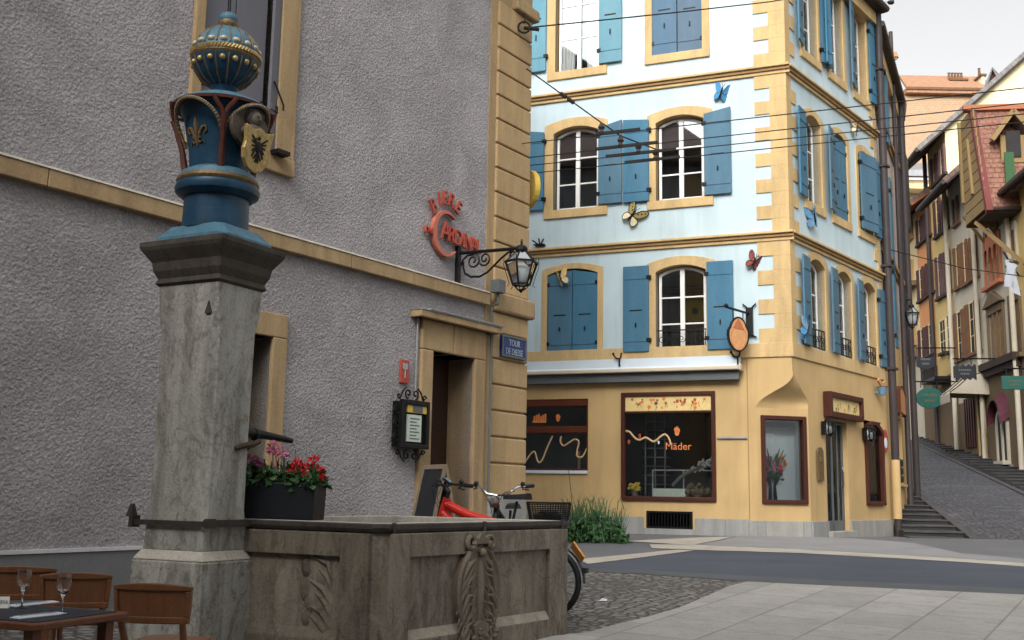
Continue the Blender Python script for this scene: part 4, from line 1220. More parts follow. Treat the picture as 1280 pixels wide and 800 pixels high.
# left shop window
u0, u1, v0, v1 = sh1
tz = (B.V(695, 541) + B.V(695, 532.5)) / 2
mb = MB()
mb.box(u0, u1, .02, .16, v1 - .16, v1); mb.box(u0, u1, .04, .16, tz - .075, tz + .075); mb.box(u1 - .05, u1, .04, .14, v0, v1 - .16); mb.box(u0, u1, .04, .14, v0, v0 + .04)
sw1 = mb.build('shop_window', MT['redwood'], bh, bevel=.01)
g = MB(); g.box(u0, u1 - .04, .10, .108, v0 + .03, v1 - .1); g.build('pane', MT['shopglass'], sw1)
room('display_room', sw1, u0, u1, v0 - .02, v1, .3, 1.6, 'shopgrey')
mb = MB(); mb.box(u0, u1 + .0, -.05, .12, v0 - .07, v0); mb.build('sill', MT['napkin'], sw1, bevel=.008)
ribbon(sw1, B, [(650, 583), (657, 574), (663, 566), (667, 565), (670, 575), (673, 578), (677, 573), (683, 558), (689, 545)], .02, .085)
ribbon(sw1, B, [(700, 545), (699, 552), (703, 557), (710, 553), (717, 549), (722, 552), (720, 563), (720, 570), (726, 571), (731, 563), (735, 554)], .02, .085)
decal(sw1, B, 696, 522, .085, y=.085)
mb = MB(); mb.box(B.U(664, 525), B.U(681, 525), .083, .09, B.V(672, 528), B.V(672, 525.5))
for k in range(6):
    x = B.U(664.5, 525) + (B.U(681, 525) - B.U(664, 525)) * (k + .3) / 6.2; mb.box(x, x + .04, .083, .09, B.V(672, 525.5), B.V(672, 520 - (k % 3) * 1.5))
mb.build('crown_decal', MT['orangep'], sw1)
tag(MB().box(B.U(715, 570), B.U(717.5, 570), .4, .46, v0, B.V(716, 563)).build('candle_stand', MT['ribbon'], None, mw=B.mat()), 'slim golden post standing inside the left shop window', 'post')
# awning cassette
a0, a1 = LEFT + 1, B.U(926.5, 460)
aw = thing('awning', 'long closed shop awning in a cream and pale blue cassette above the shop windows', 'awning', B.mat())
mb = MB(); pass
zlo = B.uv(790, 465.3, -.30)[1]; zmid = B.uv(790, 460.5, -.30)[1]; zhi = B.uv(790, 451, -.02)[1]
mb.add([(a0, .0, zhi), (a1, .0, zhi), (a1, -.30, zmid), (a0, -.30, zmid), (a0, 0, zhi - .07), (a1, 0, zhi - .07), (a1, -.27, zmid - .02), (a0, -.27, zmid - .02)],
       [(0, 1, 2, 3), (4, 7, 6, 5), (3, 2, 6, 7), (0, 4, 5, 1), (1, 5, 6, 2), (0, 3, 7, 4)])
mb.box(a0, a1, -.25, -.20, zmid + .003, zhi + .02)
mb.build('cover', MT['awn'], aw)
mb = MB(); mb.box(a0, a1, -.33, -.22, zlo, zmid - .0); mb.build('front_bar', MT['cream_metal'], aw, bevel=.02)
mb = MB(); mb.prism_z([(a1, -.34), (a1 + .05, -.34), (a1 + .05, -.02), (a1, -.02)], zlo - .02, zmid + .05); mb.build('end_cap', MT['cream_metal'], aw, bevel=.03)
mb = MB(); mb.box(a0, a1 - .02, -.2, -.01, B.uv(790, 478, -.1)[1], zlo + .05); mb.build('grey_shade_band', MT['grey_metal'], aw, bevel=.01)  # grey band below the cassette, the cassette's shade on the wall built in
# niche window in the cut corner
u0, u1, v0, v1 = nw
nwf = shopframe(CF, CB, u0, u1, v0, v1, fw=.085, y0=-.06)
rm = MB()
y1 = .42
a, b, c, d = u0 + .05, u1 - .05, v0 + .05, v1 - .05
rm.quad((a, y1, c), (b, y1, c), (b, y1, d), (a, y1, d)); rm.quad((a, .1, c), (a, y1, c), (a, y1, d), (a, .1, d)); rm.quad((b, .1, c), (b, .1, d), (b, y1, d), (b, y1, c)); rm.quad((a, .1, d), (a, y1, d), (b, y1, d), (b, .1, d)); rm.quad((a, .1, c), (b, .1, c), (b, y1, c), (a, y1, c))
build_on(rm, 'display_box', MT['nichewall'], nwf, CB, fix=False)
mb = MB(); mb.box(a + .03, b - .14, .12, .3, d - .17, d - .08); build_on(mb, 'blind', MT['chalk'], nwf, CB)
mb = MB(); q = smoothp([CF.uv(*p) for p in ((959, 543), (965, 543), (969.5, 546), (970, 553), (968, 562), (966, 570))], 5)
mb.tube([(x, .05, z) for x, z in q], .012, 5); build_on(mb, 'ribbon_decal', MT['curtain'], nwf, CB)
fv = thing('flower_vase', 'tall slim vase of pink, orange and blue flowers in the corner niche window', 'flowers', CF.mat())
cx = CF.U(974, 600); rr = random.Random(11)
zc_ = CF.V(974, 592)
mb = MB()
for s_ in (-.06, .06): mb.tube([(cx + s_, .3, c), (cx + s_ * .8, .3, zc_ - .25), (cx + s_ * 2, .28, zc_ - .08)], [.045, .03, .05], 8)
mb.build('vase', MT['dark_sign'], fv)
for m_, n_, pts in (('pink', 9, [(975, 582), (982, 586)]), ('mauve', 10, [(967, 576), (969, 583)]), ('orangep', 7, [(985, 574), (986, 578)]), ('napkin', 7, [(965, 584), (972, 587)]), ('redpetal', 5, [(980, 584)])):
    mb = MB()
    for k in range(n_):
        u_, v_2 = CF.uv(*pts[k % len(pts)]); mb.ball((u_ + rr.uniform(-.07, .07), .26 + rr.uniform(-.08, .05), v_2 + rr.uniform(-.07, .07)), rr.uniform(.03, .055), n=6, k=4)
    mb.build('blossom', MT[m_], fv)
mb = MB()
for p in ((966, 560), (963, 567), (982, 560), (987, 562), (978, 566), (990, 567)):
    u_, v_2 = CF.uv(*p); mb.tube([(cx, .3, zc_ - .05), ((cx + u_) / 2, .28, (zc_ + v_2) / 2), (u_, .26, v_2)], [.012, .03, .006], 5)
for k in range(22): mb.ball((cx + rr.uniform(-.26, .26), .3 + rr.uniform(-.06, .06), zc_ + rr.uniform(-.12, .02)), .05, sz=.5, n=5, k=4)
mb.build('foliage', MT['leaf'], fv)
# shop door on the right face
a, b, c, d = dr
mb = MB(); mb.strip([(a + .07, c), (a + .07, d - .06), (b - .07, d - .06), (b - .07, c)], [(a, c), (a, d), (b, d), (b, c)], .1, .2)
mb.box((a + b) / 2 - .035, (a + b) / 2 + .035, .11, .17, c, d - .06); mb.box(a + .07, b - .07, .11, .17, c, c + .22)
for x in (a + .3, b - .3): mb.box(x - .02, x + .02, .115, .165, c + .2, d - .06)
dp = build_on(mb, 'shop_door', MT['grey_metal'], bh, RB)
g = MB(); g.box(a + .07, b - .07, .135, .145, c + .2, d - .06); build_on(g, 'pane', MT['shopglass'], dp, RB)
mb = MB(); mb.box(a + .1, a + .45, .45, .5, c, d); mb.box(b - .5, b - .15, .5, .55, c, d); build_on(mb, 'door_curtain', MT['paper'], dp, RB)
rm = MB(); rm.quad((a, 1.5, c), (b, 1.5, c), (b, 1.5, d), (a, 1.5, d)); rm.quad((a, .25, c), (a, 1.5, c), (a, 1.5, d), (a, .25, d)); rm.quad((b, .25, c), (b, .25, d), (b, 1.5, d), (b, 1.5, c)); rm.quad((a, .25, d), (a, 1.5, d), (b, 1.5, d), (b, .25, d))
build_on(rm, 'room', MT['dark'], dp, RB, fix=False)
mb = MB(); mb.tube([(b - .2, .06, c + .9), (b - .2, .03, c + 1.0), (b - .2, .03, c + 1.3), (b - .2, .06, c + 1.4)], .018); build_on(mb, 'handle', MT['chrome'], dp, RB)
mb = MB(); mb.box(a - .08, b + .1, -.14, .1, -.4, c - .0); build_on(mb, 'door_step', MT['base_stone'], bh, RB, bevel=.01)
# framed sign over the door
a, b = R.U(1028, 505), R.U(1069.5, 510); v0, v1 = (R.V(1028, 523) + R.V(1069, 526)) / 2, (R.V(1028, 489) + R.V(1069, 498)) / 2
ds = thing('door_sign', 'cream sign board in a brown frame above the shop door', 'sign', R.mat())
mb = MB(); mb.strip([(a + .12, v0 + .13), (b - .12, v0 + .13), (b - .12, v1 - .12), (a + .12, v1 - .12)], [(a, v0), (b, v0), (b, v1), (a, v1)], -.2, -.02, 0, True); mb.build('frame', MT['brown'], ds, bevel=.015)
mb = MB(); mb.box(a + .1, b - .1, -.13, -.03, v0 + .1, v1 - .1)
rr = random.Random(4)
for k in range(16):
    x = rr.uniform(a + .2, b - .2); z = rr.uniform(v0 + .2, v1 - .2); r_ = rr.uniform(.015, .03)
    mb.prism([(x + r_ * math.cos(t_), z + r_ * math.sin(t_)) for t_ in [i * math.pi / 4 for i in range(8)]], -.136, -.129, 1 + k % 2); mb.tube([(x, -.133, z), (x, -.133, z - .1)], .004, 4, m=2)
mb.build('panel', [MT['banner'], MT['orangep'], MT['goldtext']], ds)
# wall lamps by the door
def walllamp(px, yt, yb, label):
    u = R.U(px, (yt + yb) / 2); z0, z1 = R.V(px, yb), R.V(px, yt)
    th = thing('wall_lamp', label, 'wall lamp', R.mat(u, 0, z0), 'wall lamps on the ochre shop front')
    h = z1 - z0
    mb = MB(); mb.box(-.07, .07, -.06, -.03, h * .1, h * .8); mb.tube([(0, -.06, h * .72), (0, -.12, h * .95), (0, -.2, h * .95), (0, -.2, h * .86)], .014, 5); mb.build('bracket', MT['iron'], th)
    mb = MB()
    mb.lathe([(.0, h * .95), (.03, h * .9), (.12, h * .76), (.115, h * .74)], 6, (0, -.2, 0)); mb.lathe([(.085, h * .14), (.05, h * .08), (.015, 0)], 6, (0, -.2, 0))
    for k in range(6):
        t_ = math.pi / 3 * k; mb.bar((.11 * math.cos(t_), -.2 + .11 * math.sin(t_), h * .74), (.085 * math.cos(t_), -.2 + .085 * math.sin(t_), h * .14), .016, .016)
    mb.build('lamp_head', MT['iron'], th)
    mb = MB(); mb.lathe([(.1, h * .73), (.075, h * .15)], 6, (0, -.2, 0)); mb.build('lamp_glass', MT['lampglass'], th)
    mb = MB(); mb.lathe([(.035, h * .2), (.05, h * .35), (.03, h * .55)], 8, (0, -.2, 0)); mb.build('bulb', MT['frost'], th)
walllamp(1026.5, 522, 546, 'black wall lantern left of the shop door, above the brass plate'); walllamp(1078, 530.5, 553, 'black wall lantern between the shop door and the narrow arched window')
# brass plate
a, b, v0, v1 = R.rect(1019.5, 559, 1027, 601)
mb = MB(); mb.prism(arch(a, b, v0, v1, .1), -.055, -.03)
mb.ball(((a + b) / 2, -.055, v1 - .28), .07, sy=.2)
tag(mb.build('brass_plate', MT['dark_gold'], None, mw=R.mat(), bevel=.005), 'tall arched brass plate on the ochre wall left of the shop door', 'plaque')
# narrow arched display window
a, b, c, d = dw
nf = shopframe(R, RB, a, b, c, d, fw=.1, arch_=.22)
room_ = MB(); room_.quad((a, .5, c), (b, .5, c), (b, .5, d), (a, .5, d)); room_.quad((a, .2, c), (a, .5, c), (a, .5, d), (a, .2, d)); room_.quad((b, .2, c), (b, .2, d), (b, .5, d), (b, .5, c)); room_.quad((a, .2, c), (b, .2, c), (b, .5, c), (a, .5, c))
build_on(room_, 'display_box', MT['timber_dark'], nf, RB, fix=False)
mb = MB(); mb.box(a + .25, b - .25, .2, .3, c + .14, c + .75); mb.box(a + .1, b - .1, .1, .4, (c + d) / 2 + .1, (c + d) / 2 + .13); build_on(mb, 'goods', MT['paper'], nf, RB)
u_, v_2 = R.uv(1103.5, 551)
mb = MB(); mb.prism([(u_ + .17 * math.cos(k * math.pi / 8), v_2 + .27 * math.sin(k * math.pi / 8)) for k in range(16)], -.07, -.035); mb.prism([(u_ + .1 * math.cos(k * math.pi / 8), v_2 - .05 + .13 * math.sin(k * math.pi / 8)) for k in range(16)], -.075, -.069, 1)
tag(mb.build('wall_badge', [MT['orange_red'], MT['napkin']], None, mw=R.mat()), 'small red and white round badge right of the narrow arched window', 'badge')
mb = MB(); u_, v_2 = B.uv(916, 547); mb.box(B.U(897, 547), B.U(934, 547), -.05, 0, v_2 - .02, v_2 + .02)
tag(mb.build('wall_rail', MT['zinc'], None, mw=B.mat()), 'thin grey metal rail on the ochre wall right of the big shop window', 'rail')
# hanging oval sign
os_ = thing('hanging_sign', 'tan oval shop sign with a black rim, hanging near the blue house corner', 'sign', B.mat())
ubk, zt, zb2 = B.U(937.5, 400), B.V(937.5, 385), B.V(937.5, 420)
off = -.95
mb = MB(); mb.box(ubk - .07, ubk + .07, -.09, 0, zb2, zt)
for z in (zt, zb2):
    for s_ in (-1, 1): mb.tube([(ubk + s_ * .05, -.05, z), (ubk + s_ * .14, -.05, z + (.08 if z == zt else -.04))], .018, 5)
# the arm is square to the wall; find where the ray of its tip pixel meets the plane of the arm
zar = B.V(934, 393)
ut, zt9 = B.uv(909, 384, -.75); uc9 = B.U(922.5, 415, -.45)
mb.tube([(ubk, -.05, zar), (ut, -.75, zt9)], .025, 6); mb.ball((ut - .02, -.77, zt9 + .03), .05)
for f9 in (.3, .75): x9 = ubk + (ut - ubk) * f9; y9 = -.05 - .7 * f9; z9 = zar + (zt9 - zar) * f9; mb.tube([(x9, y9, z9), (x9, y9, B.V(922, 400, -.45))], .012, 5)
mb.build('bracket', MT['iron'], os_)
zt2, zm2, zb3 = B.V(922, 396, -.45), B.V(922, 413, -.45), B.V(922, 440, -.45)
yc = -.45; hw = .235; ubk = uc9
def oval(k):
    pts = []
    for i in range(28):
        t_ = 2 * math.pi * i / 28
        x = math.cos(t_) * hw * k * (1 if math.sin(t_) < .35 else .86)
        z = (zt2 + zb3) / 2 + math.sin(t_) * (zt2 - zb3) / 2 * (1 - (1 - k) * .6)
        pts.append((x, z))
    return pts
mm = Matrix.Translation((ubk, yc, 0)) @ Matrix.Rotation(rad(32), 4, 'Z')
mb = MB(); mb.T = mm; mb.strip(oval(.86), oval(1.0), -.045, .045, 0, True); mb.build('rim', MT['iron'], os_, bevel=.006)
mb = MB(); mb.T = mm; mb.prism(oval(.9), -.03, .03); mb.prism([(-hw * .45, zm2 + .04), (hw * .5, zm2), (hw * .4, zm2 + .1), (.0, zm2 + .24), (-hw * .3, zm2 + .15)], -.036, .036, 1); 
mb.strip([(x * .86, z * .86 + (zt2 + zb3) / 2 * .14 - .05) for x, z in oval(.8)], [(x * .9, z * .9 + (zt2 + zb3) / 2 * .1 - .05) for x, z in oval(.8)], -.034, .034, 1, True)
mb.build('board', [MT['ob'], MT['ob2']], os_)
# forked hooks below / beside the signs
def hookfork(px, py, label, s=.14):
    u, v = B.uv(px, py)
    mb = MB(); mb.tube([(u, -.02, v - s), (u, -.3, v - s), (u, -.3, v)], .02, 5)
    mb.tube([(u - s, -.3, v + s * .8), (u - s * .6, -.3, v + s * .2), (u, -.3, v), (u + s * .25, -.3, v + s * .3), (u + s * .35, -.3, v + s)], .02, 5); mb.ball((u - s, -.3, v + s * .85), .03, n=6, k=4)
    tag(mb.build('awning_hook', MT['iron'], None, mw=B.mat()), label, 'hook')
hookfork(779, 451, 'forked black hook on the awning below the closed shutter pair'); hookfork(925.5, 449, 'forked black hook just under the oval hanging sign')
u, v = B.uv(676, 307)
mb = MB()
for dx in (-1, 0, .75): mb.tube([(u + dx * .02, -.08, v), (u + dx * .16, -.14, v + .14 - abs(dx) * .03)], .018, 5)
mb.box(u - .12, u + .12, -.16, 0, v - .02, v + .01)
tag(mb.build('cornice_spikes', MT['iron'], None, mw=B.mat()), 'cluster of three dark metal spikes standing on the lower string course', 'spikes')
# butterflies
def butterfly(fr, px, py, size, rot, dih, cols, label, tilt=0.0, off=-.12):
    u, v = fr.uv(px, py)
    th = thing('butterfly_ornament', label, 'butterfly', fr.mat(u, off, v) @ Matrix.Rotation(rot, 4, 'Y') @ Matrix.Rotation(tilt, 4, 'Z'), 'painted butterflies on the blue house')
    fore = [(.0, .02), (.06, .16), (.2, .4), (.36, .52), (.46, .5), (.47, .38), (.4, .2), (.3, .07), (.16, .0)]
    hind = [(.0, .0), (.16, .0), (.3, -.02), (.37, -.14), (.34, -.28), (.24, -.36), (.12, -.28), (.04, -.12)]
    for s_ in (-1, 1):
        mb = MB(); mb.T = Matrix.Rotation(s_ * dih[0 if s_ < 0 else 1], 4, 'Z')
        for poly, m_ in ((fore, 0), (hind, 1)):
            mb.prism([(s_ * x * size, z * size) for x, z in poly], -.012, .006, m_)
        q = [(s_ * x * size, -.014, z * size) for x, z in fore + hind[::-1][:0]]
        mb.tube(q + [q[0]], size * .018, 4, m=2); q = [(s_ * x * size, -.014, z * size) for x, z in hind]; mb.tube(q + [q[0]], size * .016, 4, m=2)
        for k in range(3): mb.ball((s_ * size * (.16 + .1 * k), -.012, size * (.18 + .1 * k)), size * .035, sy=.3, n=6, k=4, m=2)
        mb.build('wing', [MT[cols[0]], MT[cols[1]], MT[cols[2]]], th)
    mb = MB(); mb.lathe([(0, -.3 * size), (.04 * size, -.15 * size), (.05 * size, .05 * size), (.035 * size, .16 * size), (.045 * size, .2 * size), (0, .25 * size)], 8, (0, -.02, 0))
    for s_ in (-1, 1): mb.tube([(0, -.02, .22 * size), (s_ * .08 * size, -.03, .42 * size)], .006, 4)
    mb.tube([(0, 0, 0), (0, -off, 0)], .012, 5)
    mb.build('body', MT['iron'], th)
butterfly(B, 903, 118, .48, .3, (.5, .9), ('bf_blue', 'bf_blue', 'bf_slate'), 'bright blue butterfly high on the pale wall beside the corner quoins')
butterfly(B, 792, 271, .56, .75, (.3, .3), ('bf_yel', 'bf_cream', 'iron'), 'olive and cream butterfly on the pale wall below the closed pair of shutters')
butterfly(B, 704, 350, .42, -.35, (1.1, .15), ('bf_gold', 'bf_cream', 'bf_gold'), 'pale gold butterfly on the top of the closed arched shutters', off=-.16)
butterfly(B, 944, 329, .42, .5, (.15, 1.1), ('bf_red', 'bf_red', 'iron'), 'rust red butterfly on the pale wall beside the corner quoins')
butterfly(R, 1011, 274, .52, -.25, (.6, .2), ('bf_slate', 'bf_slate', 'bf_blue'), 'slate blue butterfly below the middle windows of the right face')
butterfly(R, 1000, 414, .5, .5, (.3, .9), ('bf_slate', 'bf_blue', 'bf_slate'), 'slate blue butterfly beside the first lower shutter at the corner', off=-.16)
butterfly(R, 1064.5, 162, .42, .2, (.5, .4), ('sand_trim', 'bf_cream', 'grey_metal'), 'faded tan butterfly just under the upper string course of the right face')
# butterfly-blue pot
u, v = R.uv(1093.5, 484)
pt = thing('wall_pot', 'blue and tan ornament fixed high on the ochre wall beside the downpipe', 'ornament', R.mat(u, 0, v))
mb = MB(); mb.lathe([(.06, -.2), (.12, -.02), (.14, .0)], 10, (0, -.18, 0)); mb.box(-.03, .03, -.1, 0, -.15, -.1); mb.build('pot', MT['bf_slate'], pt)
mb = MB(); mb.prism([(-.3, .12), (-.05, -.02), (.3, .08), (.22, .18), (0, .08), (-.2, .2)], -.2, -.16); mb.build('fin', MT['ob'], pt)
# downpipes
def pipe(fr, u, z0, z1, y, r_, label, name='downpipe', mat='darkpipe', low=None):
    th = thing(name, label, 'downpipe', fr.mat(u, y, 0))
    mb = MB(); mb.tube([(0, 0, low or z0), (0, 0, z1)], r_, 10)
    for k in range(int((z1 - z0) / 2.6)): mb.box(-r_ * 1.3, r_ * 1.3, -r_ * 1.2, -y, z0 + 2.4 + k * 2.6, z0 + 2.46 + k * 2.6)
    mb.build('pipe', MT[mat], th, smooth=50)
    return th
zl = R.V(1112, 575)
th = pipe(R, R_END + .0, 2.0, TOP + .1, -.16, .10, 'dark brown downpipe at the end of the blue house, painted ochre near the ground', low=zl)
mb = MB(); mb.tube([(0, 0, ZP), (0, 0, zl)], .105, 10); mb.build('painted_pipe', MT['ochre'], th, smooth=50)
mb = MB(); mb.tube([(0, 0, -.4), (0, 0, ZP + .02)], .085, 10); mb.build('iron_foot', MT['rim_iron'], th, smooth=50)
# ================================================================== ANNEX (narrow pinkish house)
AO = R.W(R_END + .12, 0.05, 0)
AN = Frame((AO.x, AO.y, 0), rad(25))
an = thing('narrow_house', 'narrow pinkish house with slate blue shutters squeezed beside the blue corner house', 'house', AN.mat())
AE = AN.U(1128.5, 400); AT = TOP - .3
print('annex', AE)
za = AN.V(1118, 420)
a_w = []
def opA(xl, xr, yt, yb): return AN.rect(xl, yt, xr, yb)
aw1 = opA(1110, 1117.5, 330, 432); aw2 = opA(1108, 1116, 236, 345); aw3 = opA(1104, 1110, 100, 185)
zg = AN.V(1119, 425)
hg = AN.rect(1116.5, 522, 1128, 604)
mb = MB(); grid_wall(mb, 0, AE, zg, AT, [], 0, .2); mb.build('upper_wall', MT['w_pink'], an)
mb = MB(); grid_wall(mb, 0, AE, -.8, zg, [hg], 0, .3); mb.box(hg[0] - .05, hg[1] + .1, -.1, .1, hg[2] - .08, hg[2], 1); mb.build('lower_wall', [MT['ochre'], MT['sand_trim']], an)
mb = MB(); mb.quad((hg[0], .3, hg[2]), (hg[1], .3, hg[2]), (hg[1], .3, hg[3]), (hg[0], .3, hg[3])); mb.build('recess_wall', MT['ochre'], an)
mb = MB(); mb.quad((AE, 0, -.8), (AE, 7, -.8), (AE, 7, AT), (AE, 0, AT)); mb.quad((AE, 7, -.8), (0, 7, -.8), (0, 7, AT), (AE, 7, AT)); mb.build('side_wall', MT['w_pink'], an)
mb = MB(); mb.box(0, AE, -.03, .02, -.8, ZP); mb.build('plinth', MT['base_stone'], an)
for px_, py0, py1 in ((1113, 322, 332), (1105, 160, 170)):
    zz = AN.V(px_, (py0 + py1) / 2); mb = MB(); mb.box(0, AE, -.12, .02, zz - .12, zz); mb.box(0, AE, -.06, .02, zz - .25, zz - .12); mb.build('string_course', MT['band_trim'], an)
for (u0, u1, v0, v1) in (aw1, aw2, aw3):
    u0, u1 = .9, 2.0
    mb = MB(); mb.strip(arch(u0, u1, v0, v1, .1), arch(u0 - .12, u1 + .12, v0, v1 + .12, .1), -.03, .02); mb.box(u0 - .15, u1 + .15, -.05, .02, v0 - .15, v0); w = mb.build('window_surround', MT['w_cream'], an)
    mb = MB(); mb.box(u0, u1, -.012, .01, v0, v1); mb.build('pane', MT['chalk'], w)
    for a_, b_, h_ in ((u0 - .62, u0 - .05, 1), (u1 + .05, u1 + .62, -1)): shutter(an, a_, b_, v0, v1, 'blue', y=-.12, hinge=h_, slot=False)
mb = MB(); mb.box(-.1, AE, -.14, .02, AT - .4, AT); mb.box(-.2, AE, -.26, .02, AT, AT + .1, 1); mb.tube([(-.2, -.28, AT + .08), (AE, -.28, AT + .08)], .08, 8, m=1)
mb.build('eaves', [MT['sand_trim'], MT['darkpipe']], an)
mb = MB(); mb.add([(-.2, -.2, AT + .1), (AE + .05, -.2, AT + .1), (AE + .05, 3.5, AT + 2), (-.2, 3.5, AT + 2), (AE + .05, 7, AT + .1), (-.2, 7, AT + .1)], [(0, 1, 2, 3), (3, 2, 4, 5), (1, 4, 2), (0, 3, 5)]); mb.build('roof', MT['tile_brown'], an)
# things fixed to the annex
bx = thing('letter_boxes', 'stack of dark letter boxes in the ochre recess of the narrow house', 'letter boxes', AN.mat())
a, b, c, d = AN.rect(1119, 573, 1127, 603)
mb = MB()
for k in range(3): mb.box(a, b, -.05, .28, c + (d - c) * k / 3 + .01, c + (d - c) * (k + 1) / 3 - .01)
mb.build('boxes', MT['dark_sign'], bx, bevel=.01)
mb = MB()
for k in range(3): mb.box(a + .1, b - .1, -.06, -.045, c + (d - c) * (k + .7) / 3, c + (d - c) * (k + .78) / 3)
mb.build('slots', MT['grey_metal'], bx)
a, b, c, d = AN.rect(1117, 486, 1124, 516)
os2 = thing('banner_sign', 'tall orange and tan sign on the ochre front of the narrow house', 'sign', AN.mat())
mb = MB(); mb.prism(arch(a, b, c, d, .15), -.16, -.08); mb.build('board', MT['ob'], os2, bevel=.01)
mb = MB(); mb.strip(arch(a, b, c, d, .15), arch(a - .05, b + .05, c - .05, d + .05, .15), -.18, -.06); mb.box(a, b, -.12, .0, c + .3, c + .34); mb.build('frame', MT['redwood'], os2)
# floodlight under the eaves
fl = thing('flood_lamp', 'small white flood lamp with tan hood under the eaves of the narrow house', 'lamp', AN.mat())
u, z = AN.U(1110, 72), AN.V(1110, 72)
mb = MB(); mb.lathe([(.05, .14), (.10, 0), (.11, -.04)], 10, (u, -.2, z)); mb.tube([(u, 0, z + .14), (u, -.2, z + .14)], .025); mb.build('hood', MT['ob'], fl)
mb = MB(); mb.ball((u, -.2, z - .05), .07); mb.build('bulb', MT['frost'], fl)
# pole with street lamp
pp = on_ground(1140, 669)
tp = at_y(1119, 40, pp.y)
th = thing('lamp_pole', 'tall dark iron pole at the foot of the stepped street', 'pole', Matrix.Translation((pp.x, pp.y, 0)))
mb = MB(); mb.lathe([(.085, -.4), (.085, 1.3), (.078, 1.32), (.07, tp.z * .5), (.06, tp.z), (.0, tp.z + .02)], 12)
mb.build('shaft', MT['darkpipe'], th, smooth=50)
mb = MB(); mb.lathe([(.11, -.4), (.11, .35), (.09, .4)], 12); mb.build('foot', MT['rim_iron'], th)
hb = thing('gable_board', 'dark slate board hanging high beside the downpipes over the street', 'board', AN.mat())
a, b = AE + .05, AE + .8
sl = thing('street_lantern', 'black glazed lantern on an arm over the stepped street', 'street lantern', Matrix.Translation((pp.x, pp.y, 0)))
lc = at_y(1139.5, 388, pp.y - .0)
zt3 = at_y(1139.5, 381, pp.y).z; zb3 = at_y(1139.5, 411, pp.y).z
ex = lc.x - pp.x + .35
lc = at_y(1139.5, 388, pp.y); px0 = at_y(1129, 378, pp.y).x - pp.x
lx = lc.x - pp.x
lantern(sl, (lx, -.0), zt3, .40, zt3 - zb3, 6, True)
mb = MB(); mb.tube([(-.02, 0, zt3 + .12), (lx, 0, zt3 + .16), (lx, 0, zt3 + .08)], .018, 6); mb.tube([(0, 0, zt3 - .2), (lx * .5, 0, zt3 + .1), (lx, 0, zt3 + .15)], .012, 5)
mb.build('bracket', MT['iron'], sl)
# dark wall end / hanging slate element next to the pole (1124..1137, 225..305)
a = AN.rect(1126, 228, 1136, 303)
mb = MB(); mb.box(AE + .02, AE + .75, -.3, -.2, a[2], a[3]); mb.build('board', MT['dark_sign'], hb)
mb = MB(); mb.box(AE - .1, AE + .75, -.28, -.22, a[3], a[3] + .08); mb.tube([(AE - .05, -.25, a[3] + .03), (AE - .05, -.02, a[3] + .03)], .03); mb.build('bracket', MT['iron'], hb)
# second downpipe of the annex with its hopper
zt4 = AN.V(1118, 60)
th = thing('downpipe', 'dark double downpipe with a hopper head at the far end of the narrow house', 'downpipe', AN.mat(AE - .02, -.2, 0))
mb = MB(); mb.tube([(0, 0, -.3), (0, 0, AT + .1)], .095, 10); mb.tube([(.26, .05, 5.5), (.26, .05, AT + .2)], .1, 10); mb.build('pipe', MT['darkpipe'], th, smooth=50)
mb = MB(); mb.frus(.13, 0, AT - .5, AT + .1, .12, .1, .26, .16); mb.build('hopper', MT['darkpipe'], th)
# ================================================================== WIRES
zw = 6.9
def cable(label, pts, r_=.012, extra=()):
    mb = MB(); mb.tube(pts, r_, 5)
    return tag(mb.build('overhead_wire', MT['wire'], None), label, 'wire', 'overhead wires across the street')
def wire_px(p1, p2, z, ext=(1.0, 1.0)):
    a, b = on_z(*p1, z), on_z(*p2, z)
    d = (b - a)
    return a - d * .0, b + d * ext[1]
W = []
names = ['topmost of the four long trolley wires across the street', 'second from the top of the four long trolley wires', 'third from the top of the four long trolley wires', 'lowest of the four long trolley wires across the street']
for nm, p1, p2 in zip(names, ((661, 178.5), (661, 197), (661, 207), (661, 217)), ((1280, 110), (1280, 129), (1280, 142.5), (1280, 152.5))):
    a, b = wire_px(p1, p2, zw, (0, .6)); a = a - (b - a).normalized() * 1.6
    cable(nm, [a + (b - a) * k / 12 - Vector((0, 0, .0)) for k in range(13)], .009); W.append((a, b))
def wp_at(i, x):
    # point on wire i seen at pixel column x
    a, b = W[i]; best = None
    for k in range(2001):
        p = a + (b - a) * k / 2000
        d = p - EYE; px_ = 640 + FOC * d.dot(RT) / d.dot(_f)
        if best is None or abs(px_ - x) < best[0]: best = (abs(px_ - x), p)
    return best[1]
cr_ = thing('trolley_crossing', 'trolley wire fittings with slim bars hanging where the span wire meets the wires', 'wire fitting')
cr_.matrix_world = Matrix.Translation(wp_at(1, 775)); o_ = wp_at(1, 775)
fit = [(0, 752, 745, 800), (1, 776, 744, 822), (2, 798, 757, 845), (3, 820, 781, 850)]
for i, xc, xa_, xb_ in fit:
    mb = MB(); a, b = wp_at(i, xa_) - o_, wp_at(i, xb_) - o_
    mb.bar(a + Vector((0, 0, .02)), b + Vector((0, 0, .02)), .03, .05); mb.build('guide_bar', MT['wire'], cr_)
    c = wp_at(i, xc) - o_; mb = MB(); mb.lathe([(.03, .0), (.05, .04), (.03, .08), (.06, .12), (.02, .2)], 8, tuple(c)); mb.build('insulator', MT['darkpipe'], cr_)
s0 = at_y(658, 86, 16.6)
span = [s0, wp_at(0, 752) + Vector((0, 0, .2)), wp_at(1, 776) + Vector((0, 0, .2)), wp_at(2, 798) + Vector((0, 0, .2)), wp_at(3, 820) + Vector((0, 0, .2))]
mb = MB(); mb.tube(span, .012, 5)
